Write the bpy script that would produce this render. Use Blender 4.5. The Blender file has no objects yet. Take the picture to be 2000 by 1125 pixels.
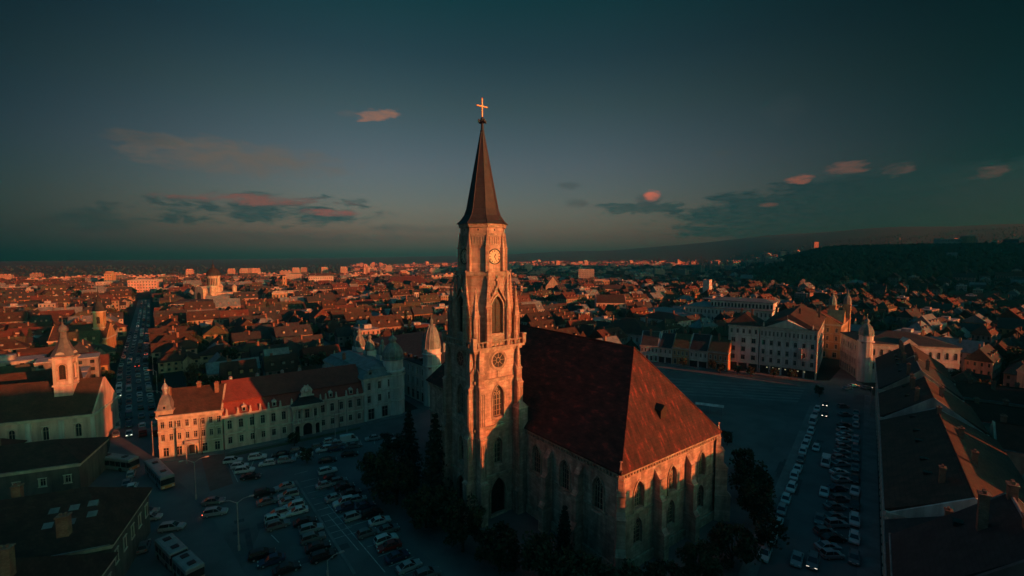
import bpy, math, random
from mathutils import Vector, Matrix

# ------------------------------------------------------------------ camera, sky, sun, exposure
sc = bpy.context.scene
COL = sc.collection
rnd = random.Random(11)
PI = math.pi
CAM_H = 51.0
FOC = 900.0                                  # focal length in pixels of the 2000 px wide photograph
PITCH = math.atan(64.5 / FOC)

cam_d = bpy.data.cameras.new('camera')
cam_d.sensor_width = 36.0
cam_d.lens = 36.0 * FOC / 2000.0
cam_d.clip_start = 0.5
cam_d.clip_end = 40000
cam = bpy.data.objects.new('camera', cam_d)
COL.objects.link(cam)
cam.location = (0, 0, CAM_H)
cam.rotation_euler = (PI / 2 - PITCH, 0, 0)
sc.camera = cam

SUN_EL = math.radians(7.3)
SUN_AZ = math.radians(123.5)                 # clockwise from +Y
SUN_DIR = Vector((math.sin(SUN_AZ) * math.cos(SUN_EL), math.cos(SUN_AZ) * math.cos(SUN_EL), math.sin(SUN_EL)))
sun_d = bpy.data.lights.new('sun', 'SUN')
sun_d.energy = 3.8
sun_d.angle = math.radians(0.5)
sun_d.color = (1.0, 0.41, 0.145)
sun = bpy.data.objects.new('sun', sun_d)
COL.objects.link(sun)
sun.rotation_euler = (-SUN_DIR).to_track_quat('-Z', 'Y').to_euler()

sc.view_settings.view_transform = 'Standard'
sc.view_settings.look = 'None'
sc.view_settings.exposure = 0.0
sc.view_settings.gamma = 1.0
sc.view_settings.use_curve_mapping = False
sc.cycles.max_bounces = 5
sc.cycles.diffuse_bounces = 2
sc.cycles.glossy_bounces = 2
sc.cycles.transmission_bounces = 2
sc.cycles.volume_bounces = 1
sc.cycles.use_denoising = True


EXPOSURE = 0.74
SKY_STRENGTH = 0.055
sc.view_settings.exposure = EXPOSURE


def build_world():
    w = bpy.data.worlds.new('World')
    sc.world = w
    w.use_nodes = True
    nt = w.node_tree
    N, L = nt.nodes, nt.links
    N.clear()
    out = N.new('ShaderNodeOutputWorld')
    bg = N.new('ShaderNodeBackground')
    bg.inputs['Strength'].default_value = SKY_STRENGTH
    L.new(bg.outputs[0], out.inputs[0])
    sky = N.new('ShaderNodeTexSky')
    sky.sky_type = 'NISHITA'
    sky.sun_disc = False
    sky.sun_elevation = SUN_EL
    sky.sun_rotation = SUN_AZ
    sky.altitude = 300
    sky.air_density = 1.0
    sky.dust_density = 1.5
    sky.ozone_density = 2.0

    def math_(op, a, b=None, clamp=False):
        n = N.new('ShaderNodeMath')
        n.operation = op
        n.use_clamp = clamp
        for i, q in enumerate((a, b)):
            if q is None:
                continue
            if isinstance(q, (int, float)):
                n.inputs[i].default_value = q
            else:
                L.new(q, n.inputs[i])
        return n.outputs[0]

    def mix(fac, a, b, mode='MIX'):
        n = N.new('ShaderNodeMix')
        n.data_type = 'RGBA'
        n.blend_type = mode
        for i, q in ((0, fac), (6, a), (7, b)):
            if isinstance(q, (int, float)):
                n.inputs[i].default_value = q
            elif isinstance(q, tuple):
                n.inputs[i].default_value = (*q, 1)
            else:
                L.new(q, n.inputs[i])
        return n.outputs[2]

    tc = N.new('ShaderNodeTexCoord')
    sep = N.new('ShaderNodeSeparateXYZ')
    L.new(tc.outputs['Generated'], sep.inputs[0])
    az = math_('ARCTAN2', sep.outputs[0], sep.outputs[1])          # clockwise from +Y
    el = math_('ARCSINE', sep.outputs[2])
    # the grade of the evening: cool, and dimmer with height, but raised overhead to add fill light
    ramp = N.new('ShaderNodeValToRGB')
    L.new(math_('DIVIDE', el, 1.5708, True), ramp.inputs[0])
    cr = ramp.color_ramp
    cr.elements[0].position = 0.0
    cr.elements[0].color = SKY_RAMP[0][1]
    cr.elements[1].position = 1.0
    cr.elements[1].color = SKY_RAMP[-1][1]
    for p, c in SKY_RAMP[1:-1]:
        e = cr.elements.new(p)
        e.color = c
    col = mix(1.0, sky.outputs[0], ramp.outputs[0], 'MULTIPLY')

    # sky darkened to either side, lens vignette put into its colour
    fc = N.new('ShaderNodeCombineColor')
    aa = math_('ABSOLUTE', math_('SUBTRACT', az, -0.05))

    def smooth(x, a, b, c, d):
        q = N.new('ShaderNodeMapRange')
        q.interpolation_type = 'SMOOTHSTEP'
        L.new(x, q.inputs[0])
        for k, val in (('From Min', a), ('From Max', b), ('To Min', c), ('To Max', d)):
            q.inputs[k].default_value = val
        return q.outputs[0]
    glow = smooth(math_('ABSOLUTE', math_('SUBTRACT', az, SUN_AZ)), 0.25, 1.05, 1.0, 0.0)     # afterglow round the low sun
    high = smooth(el, 0.42, 0.85, 0.0, 1.0)
    for i, (lo, back) in enumerate(SKY_SIDE):
        f = math_('ADD', smooth(aa, 0.16, 0.95, 1.0, lo), smooth(aa, 1.05, 1.75, 0.0, back - lo))
        f = math_('ADD', math_('MULTIPLY', f, math_('SUBTRACT', 1.0, high)), math_('MULTIPLY', high, 1.0))
        f = math_('ADD', f, math_('MULTIPLY', glow, SUN_GLOW[i]))
        L.new(f, fc.inputs[i])
    col = mix(1.0, col, fc.outputs[0], 'MULTIPLY')

    # clouds: each bank is an ellipse in azimuth and elevation broken up by noise
    comb = N.new('ShaderNodeCombineXYZ')
    L.new(math_('MULTIPLY', az, 1.0), comb.inputs[0])
    L.new(math_('MULTIPLY', el, 3.4), comb.inputs[1])
    nz = N.new('ShaderNodeTexNoise')
    L.new(comb.outputs[0], nz.inputs['Vector'])
    nz.inputs['Scale'].default_value = 17
    nz.inputs['Detail'].default_value = 10
    nz.inputs['Roughness'].default_value = 0.66
    nz.inputs['Distortion'].default_value = 0.35
    nf = nz.outputs['Fac']

    fine = N.new('ShaderNodeTexNoise')
    L.new(comb.outputs[0], fine.inputs['Vector'])
    fine.inputs['Scale'].default_value = 46
    fine.inputs['Detail'].default_value = 8
    fine.inputs['Roughness'].default_value = 0.7
    fr = N.new('ShaderNodeMapRange')
    L.new(fine.outputs['Fac'], fr.inputs[0])
    for k, val in (('From Min', 0.34), ('From Max', 0.62), ('To Min', 0.6), ('To Max', 1.0)):
        fr.inputs[k].default_value = val

    def bank(a0, e0, ra, re, edge, tilt=0.0, gain=1.0, nse=2.2):
        da = math_('SUBTRACT', az, a0)
        de = math_('SUBTRACT', math_('SUBTRACT', el, e0), math_('MULTIPLY', da, tilt))
        d2 = math_('ADD', math_('POWER', math_('ABSOLUTE', math_('DIVIDE', da, ra)), 2.0),
                   math_('POWER', math_('ABSOLUTE', math_('DIVIDE', de, re)), 2.0))
        m = math_('SUBTRACT', 1.0, d2)
        m = math_('ADD', m, math_('MULTIPLY', math_('SUBTRACT', nf, 0.52), nse))
        return math_('MULTIPLY', math_('MULTIPLY', math_('DIVIDE', m, edge, True), fr.outputs[0]), gain, True)

    for (a0, e0, ra, re, edge, tilt, gain, nse, c) in CLOUDS:
        col = mix(bank(a0, e0, ra, re, edge, tilt, gain, nse), col, c)
    L.new(col, bg.inputs['Color'])


def azel(px, py):
    b = (562.5 - py) / FOC
    d = Vector(((px - 1000) / FOC, math.cos(PITCH) + b * math.sin(PITCH), -math.sin(PITCH) + b * math.cos(PITCH))).normalized()
    return math.atan2(d.x, d.y), math.asin(d.z)


SKY_SIDE = ((0.06, 0.6), (0.12, 1.15), (0.14, 1.35))     # towards the frame's sides, and round behind where the sun stands
SUN_GLOW = (1.3, 0.5, 0.15)
SKY_RAMP = [(0.0, (0.17, 0.48, 0.74, 1)), (0.035, (0.52, 0.72, 0.82, 1)), (0.06, (0.64, 0.70, 0.70, 1)), (0.117, (0.64, 0.60, 0.60, 1)), (0.19, (0.43, 0.46, 0.37, 1)),
            (0.25, (0.24, 0.33, 0.28, 1)), (0.308, (0.12, 0.31, 0.23, 1)), (0.46, (0.20, 0.98, 0.92, 1)), (1.0, (0.20, 1.45, 1.5, 1))]


def cloud(px, py, wpx, hpx, edge, gain, nse, c, tilt=0.0):
    a, e = azel(px, py)
    k = math.cos(a) ** 2
    return (a, e, wpx / FOC * k, hpx / FOC * math.cos(a), edge, tilt, gain, nse, c)


K = 1.0 / SKY_STRENGTH / 2 ** EXPOSURE     # cloud colours below are given as seen
def kc(r, g, b): return (r * K, g * K, b * K)
CLOUDS = [
    cloud(1700, 402, 520, 72, 0.35, 1.0, 2.2, kc(0.014, 0.033, 0.040), 0.05),     # long slate bank over the right hills
    cloud(1990, 392, 300, 85, 0.8, 0.7, 2.2, kc(0.024, 0.042, 0.045)),
    cloud(1250, 406, 100, 14, 0.45, 0.85, 5.0, kc(0.022, 0.042, 0.046)),
    cloud(470, 310, 240, 38, 1.0, 0.95, 3.6, kc(0.125, 0.122, 0.094)),            # pale veil
    cloud(270, 270, 90, 15, 1.0, 0.7, 4.0, kc(0.075, 0.085, 0.074)),
    cloud(530, 412, 260, 34, 0.8, 1.0, 6.0, kc(0.024, 0.045, 0.049)),            # dusky bank left of the spire
    cloud(505, 391, 185, 11, 1.1, 0.9, 6.5, kc(0.20, 0.105, 0.075)),               # its pink upper edge
    cloud(650, 415, 90, 7, 1.1, 0.9, 6.0, kc(0.24, 0.11, 0.075)),
    cloud(190, 430, 130, 24, 0.9, 0.75, 4.2, kc(0.018, 0.040, 0.045)),
    cloud(560, 462, 360, 14, 1.1, 0.55, 4.6, kc(0.040, 0.056, 0.056)),
    cloud(820, 448, 160, 10, 1.0, 0.5, 4.2, kc(0.06, 0.066, 0.06)),
    cloud(738, 223, 50, 13, 0.6, 0.95, 4.2, kc(0.25, 0.15, 0.10), 0.16),         # small peach cloud
    cloud(680, 222, 26, 8, 1.0, 0.4, 3.4, kc(0.13, 0.12, 0.10)),
    cloud(1266, 388, 34, 14, 0.7, 0.8, 2.6, kc(0.05, 0.06, 0.06)),
    cloud(1273, 382, 20, 12, 0.9, 0.95, 3.6, kc(0.56, 0.20, 0.11)),               # small glowing puff
    cloud(1562, 349, 30, 9, 0.8, 0.9, 5.5, kc(0.22, 0.11, 0.075)),
    cloud(1655, 327, 50, 15, 0.9, 0.85, 6.0, kc(0.13, 0.085, 0.07)),
    cloud(1755, 332, 40, 15, 0.9, 0.8, 6.0, kc(0.11, 0.078, 0.068)),
    cloud(1930, 340, 46, 14, 0.9, 0.8, 6.0, kc(0.09, 0.065, 0.06)),
    cloud(1500, 400, 22, 5, 0.8, 0.7, 2.6, kc(0.13, 0.09, 0.07)),
    cloud(1112, 363, 28, 8, 0.9, 0.65, 3.0, kc(0.055, 0.062, 0.058)),
    cloud(1125, 397, 28, 10, 0.9, 0.65, 3.0, kc(0.055, 0.062, 0.058)),
    cloud(1410, 298, 32, 8, 1.0, 0.5, 3.0, kc(0.055, 0.072, 0.068)),
    cloud(1530, 215, 50, 30, 1.6, 0.25, 3.0, kc(0.055, 0.08, 0.085)),
]
build_world()

# ------------------------------------------------------------------ helpers
def at(px, py, z=0.0):
    """ground point seen at a pixel of the 2000 px wide photograph"""
    b = (562.5 - py) / FOC
    d = Vector(((px - 1000) / FOC, math.cos(PITCH) + b * math.sin(PITCH), -math.sin(PITCH) + b * math.cos(PITCH)))
    t = (z - CAM_H) / d.z
    return Vector((d.x * t, d.y * t, z))


def at_depth(px, py, y):
    b = (562.5 - py) / FOC
    d = Vector(((px - 1000) / FOC, math.cos(PITCH) + b * math.sin(PITCH), -math.sin(PITCH) + b * math.cos(PITCH)))
    t = y / d.y
    return Vector((d.x * t, y, CAM_H + d.z * t))


def to_px(x, y, z):
    dz = z - CAM_H
    dep = y * math.cos(PITCH) - dz * math.sin(PITCH)
    up = y * math.sin(PITCH) + dz * math.cos(PITCH)
    if dep < 1:
        return (-9999, -9999)
    return (1000 + FOC * x / dep, 562.5 - FOC * up / dep)


def ss(a, b, x):
    t = max(0.0, min(1.0, (x - a) / (b - a)))
    return t * t * (3 - 2 * t)


class MB:
    """collects faces of one mesh"""
    def __init__(s):
        s.v = []; s.f = []; s.m = []
        s.X = None

    def add(s, vs, fs, mi=0):
        o = len(s.v)
        if s.X is not None:
            vs = [tuple(s.X @ Vector(p)) for p in vs]
        s.v.extend(vs)
        for f in fs:
            s.f.append([i + o for i in f])
            s.m.append(mi)

    def box(s, x0, x1, y0, y1, z0, z1, mi=0):
        s.add([(x0, y0, z0), (x1, y0, z0), (x1, y1, z0), (x0, y1, z0), (x0, y0, z1), (x1, y0, z1), (x1, y1, z1), (x0, y1, z1)],
              [(0, 3, 2, 1), (4, 5, 6, 7), (0, 1, 5, 4), (1, 2, 6, 5), (2, 3, 7, 6), (3, 0, 4, 7)], mi)

    def cbox(s, cx, cy, z0, z1, sx, sy, rot=0.0, top=1.0, mi=0):
        c, n = math.cos(rot), math.sin(rot)
        vs = []
        for z, k in ((z0, 1.0), (z1, top)):
            for a, b in ((-1, -1), (1, -1), (1, 1), (-1, 1)):
                x, y = a * sx / 2 * k, b * sy / 2 * k
                vs.append((cx + x * c - y * n, cy + x * n + y * c, z))
        s.add(vs, [(0, 3, 2, 1), (4, 5, 6, 7), (0, 1, 5, 4), (1, 2, 6, 5), (2, 3, 7, 6), (3, 0, 4, 7)], mi)

    def poly(s, pts, mi=0):
        s.add([tuple(p) for p in pts], [tuple(range(len(pts)))], mi)

    def prism(s, pts, z0, z1, mi=0, cap=True):
        n = len(pts)
        s.add([(p[0], p[1], z0) for p in pts] + [(p[0], p[1], z1) for p in pts],
              [(i, (i + 1) % n, n + (i + 1) % n, n + i) for i in range(n)] + ([tuple(range(n, 2 * n)), tuple(reversed(range(n)))] if cap else []), mi)

    def lathe(s, prof, n=12, cx=0.0, cy=0.0, mi=0, rot=0.0, cap=True, arc=None):
        vs = []
        for r, z in prof:
            for i in range(n):
                a = rot + 2 * PI * i / n
                vs.append((cx + r * math.cos(a), cy + r * math.sin(a), z))
        fs = []
        for j in range(len(prof) - 1):
            for i in range(n):
                k = (i + 1) % n
                fs.append((j * n + i, j * n + k, (j + 1) * n + k, (j + 1) * n + i))
        if cap:
            fs.append(tuple(range((len(prof) - 1) * n, len(prof) * n)))
            fs.append(tuple(reversed(range(n))))
        s.add(vs, fs, mi)

    def tube(s, p, q, r, n=6, mi=0, r2=None):
        p, q = Vector(p), Vector(q)
        r2 = r if r2 is None else r2
        d = (q - p).normalized()
        a = d.orthogonal().normalized()
        b = d.cross(a)
        vs = []
        for c, rr in ((p, r), (q, r2)):
            for i in range(n):
                t = 2 * PI * i / n
                vs.append(tuple(c + a * math.cos(t) * rr + b * math.sin(t) * rr))
        s.add(vs, [(i, (i + 1) % n, n + (i + 1) % n, n + i) for i in range(n)] + [tuple(range(n, 2 * n)), tuple(reversed(range(n)))], mi)

    def mesh(s, name, mats, smooth=False):
        me = bpy.data.meshes.new(name)
        me.from_pydata(s.v, [], s.f)
        for m in (mats if isinstance(mats, (list, tuple)) else [mats]):
            me.materials.append(m)
        if any(s.m):
            me.polygons.foreach_set('material_index', s.m)
        if smooth:
            me.polygons.foreach_set('use_smooth', [True] * len(s.f))
        me.update()
        return me

    def build(s, name, mats, parent=None, loc=None, rz=0.0, smooth=False):
        return link(name, s.mesh(name, mats, smooth), parent, loc, rz)


def link(name, me, parent=None, loc=None, rz=0.0):
    o = bpy.data.objects.new(name, me)
    COL.objects.link(o)
    if parent is not None:
        o.parent = parent
    if loc is not None:
        o.location = loc
    if rz:
        o.rotation_euler = (0, 0, rz)
    return o


def tag(o, label=None, cat=None, group=None, kind=None):
    if label: o['label'] = label
    if cat: o['category'] = cat
    if group: o['group'] = group
    if kind: o['kind'] = kind
    return o


def thing(name, label, cat, loc=(0, 0, 0), rz=0.0, group=None):
    o = link(name, None, None, loc, rz)
    o.empty_display_size = 0.2
    return tag(o, label, cat, group)


KIDS = {}
def copy_tree(o, parent=None):
    c = o.copy()
    COL.objects.link(c)
    if parent is not None:
        c.parent = parent
    for ch in list(o.children):
        copy_tree(ch, c)
    return c


# ------------------------------------------------------------------ materials
def mat(name, c1, c2=None, scale=0.4, rough=0.85, metal=0.0, bump=0.0, bscale=None, detail=5, stretch=(1, 1, 1), vary=0.0, stain=0.0,
        ramp=(0.35, 0.65), brick=None, spec=0.3, emit=0.0, c3=None):
    m = bpy.data.materials.new(name)
    m.use_nodes = True
    nt = m.node_tree
    N, L = nt.nodes, nt.links
    b = N['Principled BSDF']
    b.inputs['Roughness'].default_value = rough
    b.inputs['Metallic'].default_value = metal
    b.inputs['Specular IOR Level'].default_value = spec
    b.inputs['Base Color'].default_value = (*c1, 1)
    if emit:
        b.inputs['Emission Color'].default_value = (*c1, 1)
        b.inputs['Emission Strength'].default_value = emit
    if c2 is None:
        return m
    tc = N.new('ShaderNodeTexCoord')
    oi = N.new('ShaderNodeObjectInfo')
    off = N.new('ShaderNodeVectorMath'); off.operation = 'SCALE'
    cmb = N.new('ShaderNodeCombineXYZ')
    for i in range(3):
        L.new(oi.outputs['Random'], cmb.inputs[i])
    L.new(cmb.outputs[0], off.inputs[0]); off.inputs['Scale'].default_value = 37.0
    ad = N.new('ShaderNodeVectorMath'); ad.operation = 'ADD'
    L.new(tc.outputs['Object'], ad.inputs[0]); L.new(off.outputs[0], ad.inputs[1])
    mp = N.new('ShaderNodeMapping')
    mp.inputs['Scale'].default_value = stretch
    L.new(ad.outputs[0], mp.inputs['Vector'])
    nz = N.new('ShaderNodeTexNoise')
    nz.inputs['Scale'].default_value = scale
    nz.inputs['Detail'].default_value = detail
    nz.inputs['Roughness'].default_value = 0.6
    L.new(mp.outputs[0], nz.inputs['Vector'])
    cr = N.new('ShaderNodeValToRGB')
    L.new(nz.outputs['Fac'], cr.inputs[0])
    cr.color_ramp.elements[0].position = ramp[0]; cr.color_ramp.elements[0].color = (*c1, 1)
    cr.color_ramp.elements[1].position = ramp[1]; cr.color_ramp.elements[1].color = (*c2, 1)
    if c3 is not None:
        e = cr.color_ramp.elements.new(min(0.97, ramp[1] + 0.1)); e.color = (*c3, 1)
    col = cr.outputs[0]

    def mixn(mode, fac, a, bb):
        n = N.new('ShaderNodeMix'); n.data_type = 'RGBA'; n.blend_type = mode
        for i, q in ((0, fac), (6, a), (7, bb)):
            if isinstance(q, (int, float)): n.inputs[i].default_value = q
            elif isinstance(q, tuple): n.inputs[i].default_value = (*q, 1)
            else: L.new(q, n.inputs[i])
        return n.outputs[2]

    hgt = None
    if brick:
        bw, bh, mort, contrast = brick
        sp = N.new('ShaderNodeSeparateXYZ'); L.new(tc.outputs['Object'], sp.inputs[0])
        sm = N.new('ShaderNodeMath'); sm.operation = 'ADD'
        L.new(sp.outputs[0], sm.inputs[0]); L.new(sp.outputs[1], sm.inputs[1])
        cb = N.new('ShaderNodeCombineXYZ'); L.new(sm.outputs[0], cb.inputs[0]); L.new(sp.outputs[2], cb.inputs[1])
        bt = N.new('ShaderNodeTexBrick')
        L.new(cb.outputs[0], bt.inputs['Vector'])
        bt.inputs['Scale'].default_value = 1.0
        bt.inputs['Brick Width'].default_value = bw
        bt.inputs['Row Height'].default_value = bh
        bt.inputs['Mortar Size'].default_value = mort
        bt.inputs['Color1'].default_value = (1, 1, 1, 1)
        bt.inputs['Color2'].default_value = (1 - contrast, 1 - contrast, 1 - contrast, 1)
        bt.inputs['Mortar'].default_value = (1 - contrast * 1.3, 1 - contrast * 1.3, 1 - contrast * 1.3, 1)
        col = mixn('MULTIPLY', 1.0, col, bt.outputs['Color'])
        hgt = bt.outputs['Fac']
    if stain:
        n2 = N.new('ShaderNodeTexNoise')
        mp2 = N.new('ShaderNodeMapping'); mp2.inputs['Scale'].default_value = (0.9, 0.9, 0.12)
        L.new(ad.outputs[0], mp2.inputs['Vector']); L.new(mp2.outputs[0], n2.inputs['Vector'])
        n2.inputs['Scale'].default_value = 0.9; n2.inputs['Detail'].default_value = 6
        r2 = N.new('ShaderNodeValToRGB'); L.new(n2.outputs['Fac'], r2.inputs[0])
        r2.color_ramp.elements[0].position = 0.36; r2.color_ramp.elements[0].color = (1 - stain,) * 3 + (1,)
        r2.color_ramp.elements[1].position = 0.6; r2.color_ramp.elements[1].color = (1, 1, 1, 1)
        col = mixn('MULTIPLY', 1.0, col, r2.outputs[0])
    if vary:
        mr = N.new('ShaderNodeMapRange')
        L.new(oi.outputs['Random'], mr.inputs[0])
        mr.inputs['To Min'].default_value = 1 - vary; mr.inputs['To Max'].default_value = 1 + vary
        cv = N.new('ShaderNodeCombineColor')
        for i in range(3):
            L.new(mr.outputs[0], cv.inputs[i])
        col = mixn('MULTIPLY', 1.0, col, cv.outputs[0])
    L.new(col, b.inputs['Base Color'])
    if bump:
        bp = N.new('ShaderNodeBump')
        bp.inputs['Strength'].default_value = bump
        bp.inputs['Distance'].default_value = 0.08
        if hgt is not None:
            inv = N.new('ShaderNodeMath'); inv.operation = 'SUBTRACT'; inv.inputs[0].default_value = 1.0
            L.new(hgt, inv.inputs[1])
            L.new(inv.outputs[0], bp.inputs['Height'])
        else:
            n3 = N.new('ShaderNodeTexNoise'); L.new(mp.outputs[0], n3.inputs['Vector'])
            n3.inputs['Scale'].default_value = bscale or scale * 6; n3.inputs['Detail'].default_value = 4
            L.new(n3.outputs['Fac'], bp.inputs['Height'])
        L.new(bp.outputs[0], b.inputs['Normal'])
    return m


M = {}
M['stone'] = mat('limestone', (0.41, 0.285, 0.215), (0.68, 0.475, 0.365), 0.9, 0.9, bump=0.6, brick=(1.15, 0.55, 0.03, 0.30), stain=0.45, detail=9, ramp=(0.3, 0.62))
M['stone_trim'] = mat('limestone trim', (0.30, 0.225, 0.165), (0.52, 0.40, 0.30), 1.6, 0.9, bump=0.3, stain=0.4)
M['church_tile'] = mat('weathered church tile', (0.040, 0.022, 0.020), (0.098, 0.035, 0.030), 1.3, 0.92, bump=0.7, bscale=3.5, detail=10, ramp=(0.36, 0.58), c3=(0.27, 0.052, 0.042), brick=(0.7, 0.42, 0.03, 0.22), stretch=(1.0, 0.32, 0.32))
M['spire'] = mat('spire copper plates', (0.026, 0.022, 0.023), (0.046, 0.036, 0.036), 1.4, 0.6, bump=0.25, brick=(0.9, 1.2, 0.03, 0.25))
M['gold'] = mat('gilded metal', (0.55, 0.33, 0.14), (0.62, 0.38, 0.17), 3, 0.55, metal=0.4)
M['dark_metal'] = mat('dark iron', (0.02, 0.02, 0.022), (0.035, 0.034, 0.034), 4, 0.55, metal=0.3)
M['glass'] = mat('window glass', (0.012, 0.014, 0.016), (0.03, 0.032, 0.035), 0.8, 0.18, spec=0.5)
M['church_glass'] = mat('leaded glass', (0.018, 0.015, 0.013), (0.04, 0.03, 0.024), 2.5, 0.35, bump=0.3, bscale=9)
M['lead'] = mat('zinc sheet', (0.20, 0.21, 0.21), (0.33, 0.34, 0.34), 0.7, 0.5, metal=0.2, bump=0.2, stain=0.4)
M['dial'] = mat('clock dial', (0.62, 0.47, 0.30), (0.70, 0.55, 0.36), 1.0, 0.5)
M['numeral'] = mat('clock numeral paint', (0.02, 0.014, 0.012), (0.03, 0.02, 0.015), 3, 0.6)
M['wood'] = mat('old dark boards', (0.03, 0.02, 0.015), (0.06, 0.04, 0.03), 2, 0.9, bump=0.3)
# ------------------------------------------------------------------ wall and window tools
def wall(mb, p0, ex, W, z0, z1, holes=(), dep=0.35, mi=0, mr=None):
    """a wall sheet from p0 along the unit vector ex, inside lies to the left of ex; holes (x0, x1, z0, z1, kind) get reveals"""
    mr = mi if mr is None else mr
    en = (-ex[1], ex[0])

    def V(x, z, d=0.0):
        return (p0[0] + ex[0] * x + en[0] * d, p0[1] + ex[1] * x + en[1] * d, z)
    xs = sorted({0.0, W} | {h[0] for h in holes} | {h[1] for h in holes})
    zs = sorted({z0, z1} | {h[2] for h in holes} | {h[3] for h in holes})
    for i in range(len(xs) - 1):
        xm = (xs[i] + xs[i + 1]) / 2
        run = None
        for j in range(len(zs) - 1):
            zm = (zs[j] + zs[j + 1]) / 2
            solid = not any(h[0] < xm < h[1] and h[2] < zm < h[3] for h in holes)
            if solid:
                mb.poly([V(xs[i], zs[j]), V(xs[i + 1], zs[j]), V(xs[i + 1], zs[j + 1]), V(xs[i], zs[j + 1])], mi)
    for (x0, x1, a, b, k) in holes:
        w = x1 - x0
        if k == 'r':
            out = [(x0, a), (x1, a), (x1, b), (x0, b)]
        else:
            pts = arch_pts(w, b - a, k)
            out = [(x0, a), (x1, a)] + [(x0 + w / 2 + x, a + z) for x, z in pts]
            half = len(pts) // 2
            right = [(x1, b)] + [(x0 + w / 2 + x, a + z) for x, z in pts[half::-1]]
            left = [(x0, b)] + [(x0 + w / 2 + x, a + z) for x, z in pts[:half - 1:-1]]
            for sgn, fan in ((1, right), (-1, left)):
                for q in range(1, len(fan) - 1):
                    tri = [V(*fan[0]), V(*fan[q]), V(*fan[q + 1])]
                    mb.poly(tri if sgn > 0 else tri[::-1], mi)
        n = len(out)
        for q in range(n):
            c, d = out[q], out[(q + 1) % n]
            mb.poly([V(*c), V(*d), V(*d, dep), V(*c, dep)], mr)


def arch_pts(w, h, k, n=5):
    """arch outline from right springing over the crown to the left springing, x centred, z from sill"""
    pts = []
    r = w / 2
    if k == 'a':
        zs = h - r
        for i in range(2 * n + 1):
            t = PI * i / (2 * n)
            pts.append((r * math.cos(t), zs + r * math.sin(t)))
    elif k == 'o':
        for i in range(2 * n + 1):
            t = PI * i / (2 * n)
            pts.append((r * math.cos(t), h - r * 0.35 + r * 0.35 * math.sin(t)))
    else:
        R = w * 1.0
        zs = h - R * math.sin(math.acos(0.5))
        for i in range(n + 1):
            t = math.acos(0.5) * i / n
            pts.append((-r + R * math.cos(t), zs + R * math.sin(t)))
        pts += [(-x, z) for x, z in pts[-2::-1]]
    return pts


_wm = {}
def window_mesh(w, h, k, style):
    key = (round(w, 2), round(h, 2), k, style)
    if key in _wm:
        return _wm[key]
    fr, pn = MB(), MB()
    t = 0.10 if style == 'house' else 0.16
    if k == 'r':
        out = [(-w / 2, 0), (w / 2, 0), (w / 2, h), (-w / 2, h)]
    else:
        out = [(-w / 2, 0), (w / 2, 0)] + arch_pts(w, h, k)
    cx, cz = 0, h * 0.5
    inn = [((x - cx) * (1 - 2 * t / w), cz + (z - cz) * (1 - 2 * t / h)) for x, z in out]
    n = len(out)
    for i in range(n):
        j = (i + 1) % n
        fr.poly([(out[i][0], 0, out[i][1]), (out[j][0], 0, out[j][1]), (inn[j][0], 0, inn[j][1]), (inn[i][0], 0, inn[i][1])])
        fr.poly([(inn[i][0], 0, inn[i][1]), (inn[j][0], 0, inn[j][1]), (inn[j][0], .09, inn[j][1]), (inn[i][0], .09, inn[i][1])])
    pn.poly([(x, 0.06, z) for x, z in inn])
    if style == 'house':
        fr.box(-.04, .04, -.01, .05, t, h - t - (0 if k == 'r' else .1))
        fr.box(-w / 2 + t, -.04, -.01, .05, h * .66, h * .66 + .07)
        fr.box(.04, w / 2 - t, -.01, .05, h * .66, h * .66 + .07)
    elif style == 'gothic':
        zs = h - w * .75
        for q in (-1, 0, 1) if w > 2.2 else (0,):
            x = q * w / 4
            fr.box(x - .07, x + .07, -.02, .05, t, zs + (w * .5 if q == 0 else w * .28))
        for q in range(1, 4):
            fr.box(-w / 2 + t, w / 2 - t, 0.0, .04, zs * q / 4, zs * q / 4 + .09)
        m = 3 if w > 2.2 else 2
        for q in range(m):       # tracery rings in the head of the window
            rr = w * .15
            px, pz = ((-w * .2, zs + .1), (w * .2, zs + .1), (0, zs + w * .36))[q]
            for i in range(8):
                a0, a1 = PI / 4 * i, PI / 4 * (i + 1)
                fr.poly([(px + rr * math.cos(a0), -.015, pz + rr * math.sin(a0)), (px + rr * math.cos(a1), -.015, pz + rr * math.sin(a1)),
                         (px + rr * .6 * math.cos(a1), -.015, pz + rr * .6 * math.sin(a1)), (px + rr * .6 * math.cos(a0), -.015, pz + rr * .6 * math.sin(a0))])
    elif style == 'louvre':
        for q in range(int(h / .45)):
            z = .3 + q * .45
            if z < h - w * .6:
                fr.box(-w / 2 + t, w / 2 - t, -.03, .05, z, z + .1)
        fr.box(-.12, .12, -.05, .05, t, h - w * .4)
    _wm[key] = (fr.mesh('window', M[{'house': 'frame', 'gothic': 'stone_trim', 'louvre': 'wood', 'shop': 'dark_metal'}[style]]), pn.mesh('pane', M['church_glass' if style in ('gothic', 'louvre') else 'glass']))
    return _wm[key]


def put_window(parent, p0, ex, xc, z, w, h, k='r', style='house', dep=0.2, name='window'):
    a, b = window_mesh(w, h, k, style)
    en = (-ex[1], ex[0])
    o = link(name, a, parent, (p0[0] + ex[0] * xc + en[0] * dep, p0[1] + ex[1] * xc + en[1] * dep, z), math.atan2(ex[1], ex[0]))
    link('pane', b, o)
    return o


M['frame'] = mat('painted window frame', (0.34, 0.32, 0.28), (0.42, 0.40, 0.36), 2, 0.6)

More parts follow.
